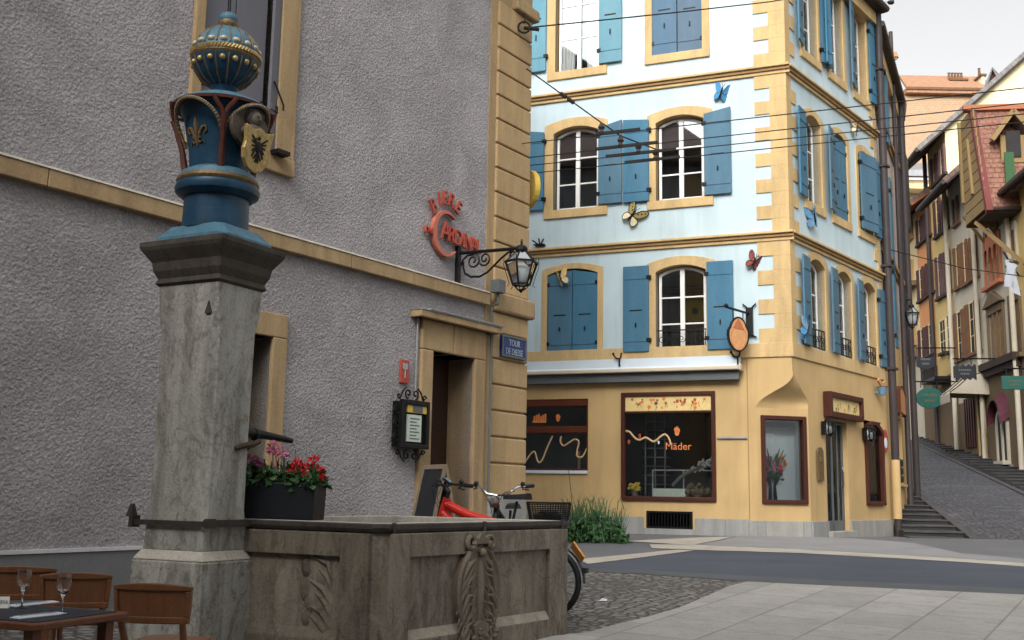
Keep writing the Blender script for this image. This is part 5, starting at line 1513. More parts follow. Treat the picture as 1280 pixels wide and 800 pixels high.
for t_ in (.46, .56): 
    q = span[0].lerp(span[1], t_); mb.tube([q, q + (span[1] - span[0]).normalized() * .12], .035, 6)
tag(mb.build('span_wire', MT['wire'], None), 'slanting span wire with insulators running down from the grey house to the trolley wires', 'wire')
h0 = G.P(655, 35, -.12)
e0 = at_y(1000, -1, 21.5)
th = thing('anchor_cable', 'thick twisted cable anchored by a ring on the sandstone quoins', 'cable', Matrix.Translation(h0))
cpts = [h0, at_y(740, 26.5, 16.6 + (21.5 - 16.6) * .28), at_y(850, 15, 19.4), at_y(960, 2.5, 21), at_y(1040, -10, 21.6)]
mb = MB(); mb.tube([p - h0 for p in cpts], .013, 6); mb.build('cable', MT['wire'], th)
mb = MB(); mb.tube([(.0 + .1 * math.cos(k / 10 * 2 * math.pi), -.03, .1 * math.sin(k / 10 * 2 * math.pi)) for k in range(10)], .018, 5, True); mb.tube([(0, 0, 0), (.25, .05, .0)], .03, 6); mb.tube([(0, .0, .08), (.04, .08, .3)], .012, 5); mb.build('anchor_ring', MT['wire'], th)
p1, p2 = AN.P(1112, 312, -.1), at_y(1290, 347, 30)
mb = MB(); mb.tube([p1, p1.lerp(p2, .5) - Vector((0, 0, .12)), p2], .014, 5)
tag(mb.build('overhead_wire', MT['wire'], None), 'single low wire sagging across the stepped street from the narrow house', 'wire')
# a bird in the sky
bd = thing('bird', 'tiny dark bird flying in the white sky above the eaves', 'bird'); p = at_y(1113.5, 3, 30)
bd.matrix_world = Matrix.Translation(p)
mb = MB(); mb.ball((0, 0, 0), .07, sx=1.6, n=8, k=6); mb.add([(.0, 0, .02), (-.06, .0, .0), (-.16, .12, .06), (-.1, .02, .03), (.06, 0, 0), (.12, -.1, .1)], [(0, 1, 2, 3), (0, 4, 5)])
mb.build('body', MT['iron'], bd)
# ================================================================== STEPPED STREET
VR = ray(942, 458).normalized()                       # direction the ramp climbs
RA = at_y(1195, 655, 27.0)
hd = Vector((VR.x, VR.y, 0)).normalized(); hl = Vector((-hd.y, hd.x, 0))   # up-street and to its left
slope = VR.z / math.hypot(VR.x, VR.y)
def on_ramp(x, y):
    n = hl.cross(VR).normalized()
    d = ray(x, y); return EYE + d * ((RA - EYE).dot(n) / d.dot(n))
RC = on_ramp(1280, 622)
def st(p): q = p - RA; return q.dot(hd), q.dot(hl)      # up-street distance, leftward offset
wR = -st(RC)[1]
print('ramp slope', slope, 'right edge', wR, 'RA', RA, 'RC', RC, st(RC))
def sp_(s, l, z): return Vector((RA.x, RA.y, 0)) + hd * s + hl * l + Vector((0, 0, z))
LEN = 34
mb = MB()
N = 34
vs = []; fs = []
for i in range(N + 1):
    s = -5 + (LEN + 5) * i / N
    z = RA.z + slope * s + .05
    for k in range(6):
        l = .02 - (wR + .04) * k / 5
        vs.append(sp_(s, l, z + .06 * math.sin(math.pi * k / 5)))
for i in range(N):
    for k in range(5): fs.append((i * 6 + k, i * 6 + k + 1, (i + 1) * 6 + k + 1, (i + 1) * 6 + k))
mb.add(vs, fs); struct(mb.build('ramp', MT['rampcobble'], None, smooth=60))
def kerb(l, name='ramp_kerb'):
    mb = MB()
    for i in range(int(LEN / 1.1)):
        a, b = -2.7 + i * 1.1, -2.7 + (i + 1) * 1.1 - .02
        za, zb_ = RA.z + slope * a, RA.z + slope * b
        vs = [sp_(a, l - .09, za - .4), sp_(a, l + .09, za - .4), sp_(a, l + .09, za + .1), sp_(a, l - .09, za + .1), sp_(b, l - .09, zb_ - .4), sp_(b, l + .09, zb_ - .4), sp_(b, l + .09, zb_ + .1), sp_(b, l - .09, zb_ + .1)]
        mb.add(vs, [(0, 3, 2, 1), (4, 5, 6, 7), (0, 1, 5, 4), (1, 2, 6, 5), (2, 3, 7, 6), (3, 0, 4, 7)])
    struct(mb.build(name, MT['stepstone'], None, bevel=.01))
kerb(.1); kerb(-wR - .1)
def flight(l0, l1, n, tread, rise, s0, z0, name):
    mb = MB(); rr = random.Random(2)
    for k in range(n):
        a, b = s0 + k * tread, s0 + (k + 1) * tread
        z = z0 + (k + 1) * rise
        for j in range(3):
            la, lb = l0 + (l1 - l0) * j / 3, l0 + (l1 - l0) * (j + 1) / 3
            dz = rr.uniform(-.008, .008)
            A_, B_, C_, D_ = sp_(a, la, 0), sp_(a, lb, 0), sp_(b + .03, lb, 0), sp_(b + .03, la, 0)
            pts = [A_, B_, C_, D_]
            vs = [Vector((p.x, p.y, z - rise - .5)) for p in pts] + [Vector((p.x, p.y, z + dz)) for p in pts]
            mb.add(vs, [(0, 3, 2, 1), (4, 5, 6, 7), (1, 2, 6, 5), (2, 3, 7, 6), (3, 0, 4, 7)])
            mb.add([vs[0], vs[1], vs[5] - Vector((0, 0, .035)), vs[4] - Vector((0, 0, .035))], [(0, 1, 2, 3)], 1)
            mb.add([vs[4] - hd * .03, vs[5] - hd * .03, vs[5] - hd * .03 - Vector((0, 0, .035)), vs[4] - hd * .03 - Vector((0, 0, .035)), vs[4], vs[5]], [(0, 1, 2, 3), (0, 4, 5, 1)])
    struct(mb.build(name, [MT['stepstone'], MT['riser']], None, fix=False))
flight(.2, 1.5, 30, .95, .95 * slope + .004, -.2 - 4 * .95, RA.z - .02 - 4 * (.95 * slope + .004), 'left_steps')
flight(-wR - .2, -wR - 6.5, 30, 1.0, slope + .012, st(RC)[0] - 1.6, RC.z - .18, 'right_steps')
# terrain that carries the street and the houses beyond
mb = MB()
vs = [sp_(0, 6, .1), sp_(0, -30, .1), sp_(36, -30, RA.z + slope * 36 - .3), sp_(36, 6, RA.z + slope * 36 - .3), sp_(140, -60, 16), sp_(140, 40, 16), sp_(36, 40, 3.8), sp_(0, 40, .1)]
mb.add(vs, [(0, 1, 2, 3), (3, 2, 4, 5), (7, 0, 3, 6), (6, 3, 5)]); struct(mb.build('hillside', MT['asphalt'], None))

# ================================================================== HOUSES ALONG THE STREET
S = Frame((13.0, 0, 0), rad(188))
def house(name, label, xa, xb, ye, wall, low=None, zlow=None, depth=8.0, y=430, tip=None):
    """xa/xb: pixel columns of the far and near facade ends at row y; ye: (x,y) of the eave line"""
    u0, u1 = S.U(xa, y), (S.U(xb, y) if xb < 1400 else xb - 2000)
    ze = S.V(*ye)
    if tip: ze = S.V(tip[0], tip[1], -tip[2]) + tip[2] * tip[3]
    h = thing(name, label, 'house', S.mat())
    zb_ = 0.3
    mb = MB()
    zs = zlow if zlow else zb_
    mb.quad((u0, 0, zs), (u1, 0, zs), (u1, 0, ze), (u0, 0, ze)); mb.quad((u0, 0, zb_), (u0, 0, ze), (u0, depth, ze), (u0, depth, zb_)); mb.quad((u1, 0, zs), (u1, depth, zs), (u1, depth, ze), (u1, 0, ze)); mb.quad((u0, depth, zb_), (u0, depth, ze), (u1, depth, ze), (u1, depth, zb_))
    mb.build('wall', MT[wall], h)
    if low:
        mb = MB(); mb.quad((u0, 0, zb_), (u1, 0, zb_), (u1, 0, zlow), (u0, 0, zlow)); mb.quad((u1, 0, zb_), (u1, depth, zb_), (u1, depth, zlow), (u1, 0, zlow)); mb.build('ground_floor_wall', MT[low], h)
    return h, u0, u1, ze
def swin(h, lb, rb, rt, shut=None, n=1, frame='w_cream', sill=True, room_='dark', wd=.36, both=True, head=None, closed=False, col=None):
    """window with shutters; lb/rb/rt = bottom left, bottom right, top right pixels of window plus shutters"""
    a, b = S.U(*lb), S.U(*rb); v0 = (S.V(*lb) + S.V(*rb)) / 2; v1 = S.V(*rt)
    out = []
    w = b - a
    if shut and both:
        k = w * .27
        sa = [(a, a + k), (b - k, b)]; a2, b2 = a + k, b - k
    else: sa = []; a2, b2 = a, b
    mb = MB(); fr_ = .09
    mb.strip([(a2, v0), (a2, v1), (b2, v1), (b2, v0)], [(a2 - fr_, v0), (a2 - fr_, v1 + fr_), (b2 + fr_, v1 + fr_), (b2 + fr_, v0)], -.04, .0)
    mb.box((a2 + b2) / 2 - .03, (a2 + b2) / 2 + .03, -.012, .0, v0, v1)
    for f in (.35, .68): mb.box(a2, b2, -.011, .0, v0 + (v1 - v0) * f - .02, v0 + (v1 - v0) * f + .02)
    wn = mb.build('window', MT[frame], h)
    g = MB(); g.box(a2, b2, -.008, -.002, v0, v1); g.build('pane', MT['chalk'] if not closed else MT[shut], wn)
    if sill: mb = MB(); mb.box(a - .1, b + .1, -.16, 0, v0 - .12, v0); mb.build('sill', MT[col or 'timber_dark'], wn)
    for p, q in sa:
        m2 = MB(); m2.box(p + .015, q - .015, -.12, -.06, v0 + .02, v1 + .02)
        for f in (.08, .5, .92): m2.box(p + .03, q - .03, -.132, -.119, v0 + (v1 - v0) * f - .04, v0 + (v1 - v0) * f + .04)
        for f in (.33, .66): m2.box(p + (q - p) * f - .006, p + (q - p) * f + .006, -.124, -.119, v0 + .03, v1)
        m2.build('shutter', MT[shut], h)
    return a, b, v0, v1
def gable_roof(h, u0, u1, ze, rise, oh, depth, mat, soff='timber_dark', ohu=.35, gable=None, yr=None):
    """ridge parallel to the street"""
    yr = yr or depth / 2
    k = rise / yr
    t = .22
    def slab(name, p0, p1, m):
        (ya, za), (yb, zb_) = p0, p1
        L = math.hypot(yb - ya, zb_ - za)
        e = Vector((0, (yb - ya) / L, (zb_ - za) / L)); nrm = Vector((0, -e.z, e.y))
        if nrm.z < 0: nrm = -nrm
        m4 = Matrix((Vector((1, 0, 0)), e, nrm)).transposed().to_4x4(); m4.translation = Vector((u0 - ohu, ya, za))
        mb = MB(); mb.box(0, u1 - u0 + 2 * ohu, 0, L, 0.02, t)
        o = mb.build(name, MT[m], h); o.matrix_local = m4
        m2 = MB(); m2.box(-.02, u1 - u0 + 2 * ohu + .02, 0, L, -.06, .018); m2.tube([(-.05, -.08, .1), (u1 - u0 + 2 * ohu + .05, -.08, .1)], .09, 8, m=1)
        m2.build('soffit', [MT[soff], MT['darkpipe']], o)
    slab('roof', (-oh, ze - oh * k), (yr, ze + rise), mat)
    slab('roof', (depth + oh, ze - oh * k), (yr, ze + rise), mat)
    mb = MB()
    for u in (u0, u1): mb.add([(u, 0, ze), (u, depth, ze), (u, yr, ze + rise)], [(0, 1, 2)])
    if gable: mb.build('gable_wall', MT[gable], h)

# H1  old stone house with the red tiled roof (gable to the street)
zl1 = (S.V(1235, 463) + S.V(1280, 446)) / 2
h1, u0, u1, ze1 = house('old_stone_house', 'old house with steep red tiled roof, stone mullioned windows and a brown ground floor', 1231.5, 1274, (1236, 262), 'w_white', 'w_stone', zl1, 9)
U1a, U1b = u0, u1
mb = MB(); mb.box(u0, u1 + .2, -.32, 0, zl1 - .05, zl1 + .22); mb.box(u0, u1 + .2, -.2, 0, zl1 - .3, zl1 - .05); mb.build('cornice', MT['timber_dark'], h1)
# mullioned windows
def stonewin(xl, xr, yb_l, yb_r, yt_r, n, mat='w_stone', shut='s_tan', ped=False, archm=None):
    a, b = S.U(xl, (yb_l + yt_r) / 2), S.U(xr, (yb_l + yt_r) / 2); v0 = (S.V(xl, yb_l) + S.V(xr, yb_r)) / 2; v1 = S.V(xr, yt_r)
    mb = MB(); mb.strip([(a, v0), (a, v1), (b, v1), (b, v0)], [(a - .16, v0), (a - .16, v1 + .3), (b + .16, v1 + .3), (b + .16, v0)], -.08, .05)
    for k in range(1, n): x = a + (b - a) * k / n; mb.box(x - .06, x + .06, -.07, .05, v0, v1)
    mb.box(a - .25, b + .25, -.2, .05, v0 - .16, v0)
    if ped: mb.prism([(a - .3, v1 + .3), (b + .3, v1 + .3), ((a + b) / 2, v1 + .85)], -.2, 0)
    o = mb.build('window_surround', MT[mat], h1, bevel=.015)
    if archm:
        mb = MB()
        for k in range(n):
            x0, x1 = a + (b - a) * k / n + .06, a + (b - a) * (k + 1) / n - .06
            mb.strip(arch(x0 + .02, x1 - .02, v1 - .7, v1 - .15, (x1 - x0) / 2 - .02), [(x0 - .06, v1 - .7)] + [(x0 - .06 + (x1 - x0 + .12) * i / 10, v1 + .3) for i in range(11)] + [(x1 + .06, v1 - .7)], -.12, -.081)
        mb.build('arched_head', MT[archm], o)
    for k in range(n):
        x0, x1 = a + (b - a) * k / n + .07, a + (b - a) * (k + 1) / n - .07
        m2 = MB(); m2.box(x0, x1, .0, .03, v0, v1 - (.25 if archm else .0)); 
        for f in (.3, .6): m2.box(x0, x1, -.01, .001, v0 + (v1 - v0) * f, v0 + (v1 - v0) * f + .05)
        m2.build('shutter', MT[shut], h1)
stonewin(1233, 1251, 359, 351, 296, 3, 'gothic', 's_tan', archm='gothic')
stonewin(1238, 1256, 455, 449, 385, 3, 'w_stone', 's_tan', ped=True)
stonewin(1265, 1277, 447, 441, 372, 2, 'w_stone', 's_tan')
stonewin(1263, 1271, 328, 322, 285, 1, 'w_white', 's_tan')
# ground floor: white door frame, arched canopy, small vent
a, b = S.U(1247.5, 540), S.U(1262, 540); v0, v1 = S.V(1250, 577), S.V(1262, 508)
mb = MB(); mb.strip(arch(a + .12, b - .12, v0, v1 - .1, .5), arch(a, b, v0, v1, .6), -.1, .02); mb.box((a + b) / 2 - .08, (a + b) / 2 + .08, -.09, 0, v0, v1 - .3); mb.box(a, b, -.3, 0, v0 - .15, v0)
o = mb.build('shop_doorway', MT['w_white'], h1)
mb = MB(); mb.prism(arch(a + .1, b - .1, v0, v1 - .1, .5), -.03, -.005); mb.build('door_leaf', MT['chalk'], o)
mb = MB(); mb.box(a - .1, b + .2, -.06, 0, v0 - .9, v0 - .16); mb.box(a + .4, a + .9, -.07, -.05, v0 - .6, v0 - .3, 1); mb.build('door_base', [MT['base_stone'], MT['dark']], h1)
mb = MB(); mb.box(S.U(1238, 560), S.U(1246, 560), -.05, 0, S.V(1244, 580), S.V(1244, 520)); mb.build('stone_pier', MT['w_stone'], h1)
# round burgundy canopy (its own thing)
cn = thing('door_canopy', 'rounded burgundy canopy over the white shop doorway', 'canopy', S.mat())
mb = MB(); cc = (a + b) / 2; w_ = (b - a) / 2 + .12; zc2 = v1 - .4
vs, fs = [], []
for i in range(13):
    t_ = math.pi * i / 12
    for d_, k in ((0, 1), (-.35, .94)): vs.append((cc - w_ * k * math.cos(t_), d_, zc2 + w_ * 1.25 * k * math.sin(t_) - (.25 if d_ else 0)))
for i in range(12): fs.append((2 * i, 2 * i + 1, 2 * i + 3, 2 * i + 2))
mb.add(vs, fs); n_ = len(mb.v); o = mb.build('cloth', MT['burgundy'], cn); sdm = o.modifiers.new('thick', 'SOLIDIFY'); sdm.thickness = .03
mb = MB(); mb.tube([(vs[2 * i + 1][0], vs[2 * i + 1][1], vs[2 * i + 1][2]) for i in range(13)], .025, 5); mb.build('hoop', MT['iron'], cn)
# roof: ridge square to the street, one slope facing down the street
oh = 1.15
ridge = S.uv(1213, 139, -oh)
zr = ridge[1]; ur = ridge[0]
bl = S.uv(1234, 262, -oh)
ulow = bl[0]
zlo_ = bl[1]
L = math.hypot(ulow - ur, zr - zlo_)
print('H1 roof', ur, zr, ulow, zlo_, u0, u1, ze1)
ex_ = Vector((0, 1, 0)); ey_ = Vector(((ur - ulow) / L, 0, (zr - zlo_) / L)); ez_ = ex_.cross(ey_)
m4 = Matrix((ex_, ey_, ez_)).transposed().to_4x4(); m4.translation = Vector((ulow, -oh, zlo_))
mb = MB(); rows = int(L / .22)
for k in range(rows): mb.box(0, 12, k * L / rows, (k + 1) * L / rows + .03, .0 + (0 if k % 2 else .0), .06)
mb.v = [Vector((v.x, v.y, v.z + (.035 if (i // 4) % 2 == 0 and False else 0))) for i, v in enumerate(mb.v)]
o = mb.build('roof', MT['tile_red'], h1); o.matrix_local = m4
mb = MB(); mb.box(-.06, .16, -.1, L + .1, -.06, .14); mb.build('verge', MT['w_redtrim'], o)
mb = MB(); mb.box(-.3, 12, L - .1, L + .15, .02, .2); mb.build('ridge_tiles', MT['s_redorange'], o)
# far slope
m5 = Matrix((ex_, Vector((-ey_.x, 0, ey_.z)), ex_.cross(Vector((-ey_.x, 0, ey_.z))))).transposed().to_4x4(); m5.translation = Vector((2 * ur - ulow, -oh, zlo_))
mb = MB(); mb.box(0, 12, 0, L, -.03, .05); o = mb.build('roof', MT['tile_red'], h1); o.matrix_local = m5
# boarded gable facing the street
mb = MB(); mb.add([(2 * ur - ulow, 0, zlo_), (ulow, 0, zlo_), (ur, 0, zr)], [(0, 1, 2)]); mb.build('gable_wall', MT['timber'], h1)
mb = MB()
ug0, ug1 = S.U(1206, 240, -oh), ur + .3
for k in range(24):
    z = S.V(1206, 284, -oh) + k * .42
    if z > zr: break
    mb.box(ug0, min(ug1 + (zr - z) * .25, ulow), -oh - .03, -oh + .02, z, z + .38)
mb.build('barge_boarding', MT['timber'], h1)
mb = MB()
for p, q in (((ug0 - .05, -oh - .06, S.V(1206, 288)), (ug0 - .05, -oh - .06, zr)), ((ug0 + 1.2, -oh - .06, S.V(1206, 288)), (ug0 + .9, -oh - .06, zr - 1))): mb.bar(p, q, .16, .12, up=(0, 1, 0))
mb.bar((ug0 + 1.2, -oh, S.V(1206, 290, -oh)), (ug0 + 3.0, -.1, S.V(1206, 290, -oh) - 2.0), .12, .12)
mb.build('timber_brace', MT['timber'], h1)
mb = MB(); mb.box(ur, ulow, -oh + .05, .0, zlo_ - .1, zlo_ - .02); mb.tube([(ulow + .05, -oh - .05, zlo_ + .02), (ulow + .05, 8, zlo_ + .02)], .08, 8); mb.build('eaves', MT['timber_dark'], h1)
mb = MB()
for k in range(3):
    mb = MB(); x = u0 + 1 + k * (u1 - u0 - 1.2) / 2; mb.bar((x, -.05, ze1 - 1.3), (x, -oh + .3, ze1 - .15), .10, .10); mb.bar((x, -.08, ze1 - 1.5), (x, -.08, ze1 - .1), .10, .10)
    mb.build('eaves_bracket', MT['timber'], h1)
# dormer with green shutter on the slope
T_ = m4
def on_slope(px_, py_):
    d = ray(px_, py_); nW = (S.mat().to_3x3() @ ez_); pW = S.mat() @ m4.translation
    t_ = (pW - EYE).dot(nW) / d.dot(nW); p = EYE + d * t_
    return m4.inverted() @ (S.mat().inverted() @ p)
dl = on_slope(1247, 205); dl2 = on_slope(1258, 203)
dz = Matrix.Translation((0, 0, 0))
dx0, dy0 = dl.x, dl.y
dm = MB()
A3 = m4 @ Vector((dx0, dy0, .05))
W3, H3 = 1.1, 1.9
x, yq, z = A3.x, A3.y, A3.z
pv = lambda a_, b_, c_: (x + a_, yq + b_, z + c_)
dm.box(x - 2.2, x + .05, yq + .12, yq + W3 - .12, z, z + H3 * .55); o = dm.build('dormer', MT['timber'], h1)
dm = MB(); dm.add([pv(.25, -.2, H3 * .45), pv(.25, W3 / 2, H3), pv(.25, W3 + .2, H3 * .45), pv(-3.2, -.2, H3 * .45), pv(-3.2, W3 / 2, H3), pv(-3.2, W3 + .2, H3 * .45)], [(0, 1, 4, 3), (1, 2, 5, 4)]); q = dm.build('dormer_roof', MT['tile_brown'], o); q.modifiers.new('thick', 'SOLIDIFY').thickness = .1
dm = MB(); dm.bar(pv(.3, -.25, H3 * .42), pv(.3, W3 / 2, H3), .12, .16); dm.bar(pv(.3, W3 + .25, H3 * .42), pv(.3, W3 / 2, H3), .12, .16); dm.box(x + .05, x + .1, yq + .3, yq + W3 - .3, z + .2, z + 1.2, 1); dm.build('dormer_front', [MT['timber'], MT['dark']], o)
mb = MB(); a3 = on_slope(1257, 238); b3 = on_slope(1267, 238); A4 = m4 @ Vector((a3.x, a3.y, .05)); B4 = m4 @ Vector((b3.x, b3.y, .05))
mb.box(A4.x + .0, A4.x + .06, A4.y, A4.y + .32, A4.z, A4.z + 1.4); mb.build('green_shutter', MT['s_green'], h1)
# white flag / cloth on a pole
fg = thing('flag', 'white cloth hanging limp from a short pole on the old stone house', 'flag', S.mat())
pu, pz_ = S.uv(1271, 322, -1.0)
mb = MB(); mb.tube([(S.U(1274, 345), 0, S.V(1274, 345)), (pu - .4, -1.3, pz_ + .3)], .03, 5); mb.build('pole', MT['timber_dark'], fg)
mb = MB(); vs, fs = [], []
for j in range(9):
    for i in range(9): vs.append((pu - .75 + .42 * i / 8 - .25 * j / 8, -1.15 + .1 * math.sin(i * 1.4 + j * .3) + .3 * i / 8, pz_ + .1 - .85 * j / 8 - .3 * (i / 8) ** 2 - .15 * i / 8))
for j in range(8):
    for i in range(8): fs.append((j * 9 + i, j * 9 + i + 1, (j + 1) * 9 + i + 1, (j + 1) * 9 + i))
mb.add(vs, fs); mb.build('cloth', MT['flagw'], fg, smooth=70)
# H0 nearest house at the frame edge
h0_, u0, u1, ze0 = house('yellow_side_house', 'yellowish house at the right edge with a pale downpipe and brown eaves', 1273.5, 1985.0, (1276, 235), 'w_yellow', None, None, 8)
u1 = u0 + 7
bpy.data.objects.remove([c for c in h0_.children if c.name.startswith('wall')][0])
mb = MB(); mb.box(u0 + .05, u1, 0, 8, zl1 + .3, ze0); mb.build('wall', MT['w_yellow'], h0_)
mb = MB(); mb.box(u0 + .02, u1, -.02, 8, .3, zl1 + .3); mb.build('ground_floor_wall', MT['w_stone'], h0_)
gable_roof(h0_, u0, u1, ze0 + 0.3, 3.4, .55, 8, 'tile_brown', ohu=.2)
mb = MB(); mb.tube([(u0 + .1, -.18, 2), (u0 + .1, -.18, ze0 - .4), (u0 - .1, -.9, ze0 + .0)], .10, 8); mb.build('downpipe', MT['w_white'], h0_, smooth=50)
# H2 white house
zl2 = S.V(1215, 455)
h2, u0, u1, ze2 = house('white_house', 'white rendered house with brown shutters and deep dark eaves, up the stepped street', 1194.5, 1231, (1199, 246), 'w_white', 'w_stone', S.V(1215, 500), 9, tip=(1190, 220, 1.2, 4 / 4.5))
gable_roof(h2, u0, u1, ze2, 4.0, 1.2, 9, 'tile_brown', ohu=.1)
for lb, rb, rt, sh in (((1194, 283), (1200.5, 276), (1200.5, 243), 's_mauve'), ((1196, 362), (1204, 355), (1203.5, 304), 's_brown'), ((1205.5, 357), (1214, 350), (1214, 296), 's_brown'), ((1216, 349), (1224.5, 342), (1224.5, 290), 's_brown'),
                       ((1196.5, 452), (1210, 444), (1210, 384), 's_brown'), ((1211, 445), (1228, 436), (1228, 371), 's_brown')): swin(h2, lb, rb, rt, sh, col='s_brown')
mb = MB(); mb.tube([(u0 + .12, -.2, 2.5), (u0 + .12, -.2, ze2 - .1)], .10, 8); mb.tube([(u1 - .12, -.2, 2.5), (u1 - .12, -.2, ze2)], .09, 8); mb.build('downpipe', MT['w_white'], h2, smooth=50)
a, b = S.U(1208, 520), S.U(1219, 520); mb = MB(); mb.box(a, b, -.06, 0, S.V(1214, 560), S.V(1214, 497)); 
for k in range(4): mb.box(a + (b - a) * k / 4, a + (b - a) * k / 4 + .1, -.1, -.05, S.V(1214, 560), S.V(1214, 497))
mb.build('shop_door', MT['brown'], h2)
mb = MB(); mb.strip(arch(S.U(1223.5, 500), S.U(1230, 500), 2.5, S.V(1227, 468), .4), arch(S.U(1222, 500), S.U(1231, 500), 2.5, S.V(1227, 462), .5), -.06, .0); mb.prism(arch(S.U(1223.5, 500), S.U(1230, 500), 2.5, S.V(1227, 468), .4), -.02, -.005, 1); mb.build('arched_doorway', [MT['w_yellow'], MT['timber_dark']], h2)
# H3 yellow house with the lit gable
h3, u0, u1, ze3 = house('yellow_gable_house', 'tall yellow house with a pale lemon gable and maroon shutters', 1170.5, 1194.5, (1176, 186), 'w_yellow', 'w_stone', S.V(1182, 470), 14, tip=(1160, 174, 1.2, .9))
gable_roof(h3, u0, u1, ze3, 7.2, 1.2, 16, 'tile_grey', ohu=.25, gable='w_lemon')
mb = MB(); mb.quad((u1 + .004, 0, ze2 - 1), (u1 + .004, 14, ze2 - 1), (u1 + .004, 14, ze3), (u1 + .004, 0, ze3)); mb.build('lemon_wall', MT['w_lemon'], h3)
for lb, rb, rt, sh in (((1166.5, 233), (1174, 225), (1174, 190), 's_maroon'), ((1175.5, 224), (1184, 215), (1184, 178), 's_mauve'), ((1170.5, 297), (1179, 289), (1179, 243), 's_maroon'), ((1180, 290), (1187, 282), (1187, 243), 's_mauve'),
                       ((1173, 374), (1181, 368), (1181, 315), 's_mauve'), ((1182.5, 368), (1190.5, 362), (1190, 309), 's_mauve'), ((1177, 442), (1183.5, 439), (1183.5, 398), None), ((1186, 440), (1193, 437), (1193, 390), None)): swin(h3, lb, rb, rt, sh, closed=sh is None and False)
bal = MB(); a, b = S.U(1176, 455), S.U(1194, 455); v0, v1 = S.V(1185, 474), S.V(1185, 444)
bal.box(a, b, -.9, 0, v0 - .15, v0); bal.box(a, b, -.92, -.88, v1 - .05, v1); 
for k in range(15): x = a + (b - a) * k / 14; bal.box(x - .015, x + .015, -.91, -.88, v0, v1)
for k in range(6): spiral(bal, a + (b - a) * (k + .5) / 6, (v0 + v1) / 2, .25, 1.3, 0, -.9, .03)
bal.build('balcony', MT['iron'], h3)
mb = MB(); mb.tube([(u0, -.15, 3), (u0, -.15, ze3)], .1, 8); mb.build('downpipe', MT['darkpipe'], h3, smooth=50)
# H4 orange house
h4, u0, u1, ze4 = house('orange_house', 'orange rendered house with dark maroon shutters up the stepped street', 1151.5, 1170, (1160, 262), 'w_orange', 'w_stone', S.V(1160, 462), 10, tip=(1145, 248, .9, 3.2 / 4.5))
gable_roof(h4, u0, u1, ze4, 3.2, .9, 9, 'tile_brown', 's_redorange', ohu=.2)
for lb, rb, rt in (((1148, 307), (1156, 300), (1156, 268)), ((1157, 299), (1165, 292), (1165, 260)), ((1149.5, 377), (1158, 371), (1158, 331)), ((1160, 370), (1168.5, 362), (1168, 323)), ((1151, 449), (1159.5, 446), (1159.5, 408)), ((1161, 446), (1170, 443), (1170, 402))): swin(h4, lb, rb, rt, 's_maroon')
# H5 cream house at the bend
h5, u0, u1, ze5 = house('cream_house', 'cream house with small windows where the stepped street bends', 1128, 1151.5, (1140, 268), 'w_cream', 'w_white', S.V(1140, 465), 10)
gable_roof(h5, u0, u1, ze5 - .0, 3.0, .8, 9, 'tile_brown', ohu=.1)
for lb, rb, rt, sh in (((1136.5, 300), (1142, 296), (1142, 266), 's_tan'), ((1138.5, 357), (1143, 354), (1143, 323), 's_tan'), ((1141, 431), (1146, 429), (1146, 384), 's_tan')): swin(h5, lb, rb, rt, sh, col='s_tan')
mb = MB(); zz = S.V(1145, 356); mb.box(S.U(1128, 356), S.U(1148, 356), -.35, 0, zz - .1, zz + .15); zz = S.V(1142, 448); mb.box(S.U(1128, 448), S.U(1151, 448), -.4, 0, zz - .1, zz + .3); mb.build('cornice', MT['w_stone'], h5)
# red dormer house behind
p = at_y(1243, 100, 62)
h7 = thing('red_gabled_house', 'small bright red gable with a grey roof peeping over the lemon gable', 'house', xyrot(p.x, p.y, p.z, rad(-40)))
k_ = 62 / FOC
mb = MB(); w_ = 9 * k_; hh = 13 * k_; mb.prism([(-w_, -6), (w_, -6), (w_, -1 * k_ * 2), (0, hh), (-w_, -1 * k_ * 2)], 0, 1.5); mb.build('gable_wall', MT['w_redtrim'], h7)
mb = MB(); mb.add([(-w_ * 1.2, -.3, -.3), (0, -.3, hh + .15), (w_ * 1.2, -.3, -.3), (-w_ * 1.2 + 0, 7, -.3), (0, 7, hh + .15), (w_ * 1.2, 7, -.3)], [(0, 1, 4, 3), (1, 2, 5, 4)]); o = mb.build('roof', MT['tile_grey'], h7); o.modifiers.new('thick', 'SOLIDIFY').thickness = .15
mb = MB(); mb.box(-.35, .35, -.03, 0, -.9, .1); mb.build('window', MT['dark'], h7)
mb = MB(); mb.box(-w_ + .1, w_ - .1, .3, 6.5, -22, -5.9); mb.build('wall', MT['w_far'], h7)
# big house closing the view
YF = 78.0
def fp(x, y, d=0): return at_y(x, y, YF + d)
zf = lambda y: at_y(1165, y, YF).z
xf = lambda x: at_y(x, 170, YF).x
h6 = thing('big_roof_house', 'large house with a huge pale tan mansard roof closing the view above the street', 'house', Matrix.Translation((0, YF, 0)))
X0, X1 = xf(1108), xf(1300)
mb = MB(); mb.box(X0, X1, 2, 16, 2, zf(222)); mb.build('wall', MT['w_far'], h6)
mb = MB(); mb.box(X0 - .5, X1, .6, 2.2, zf(233), zf(227)); mb.box(X0 - .5, X1, .9, 2.1, zf(227), zf(221)); mb.build('cornice', MT['w_cream'], h6)
def slopeo(name, x0, x1, y0, z0, y1, z1, m, xin=0, par=h6):
    L = math.hypot(y1 - y0, z1 - z0); e = Vector((0, (y1 - y0) / L, (z1 - z0) / L)); m4 = Matrix((Vector((1, 0, 0)), e, Vector((1, 0, 0)).cross(e))).transposed().to_4x4(); m4.translation = Vector((x0, y0, z0))
    mb = MB(); mb.prism_z([(0, 0), (x1 - x0, 0), (x1 - x0, L), (xin, L)], -.2, 0); o = mb.build(name, MT[m], par); o.matrix_local = m4; return o
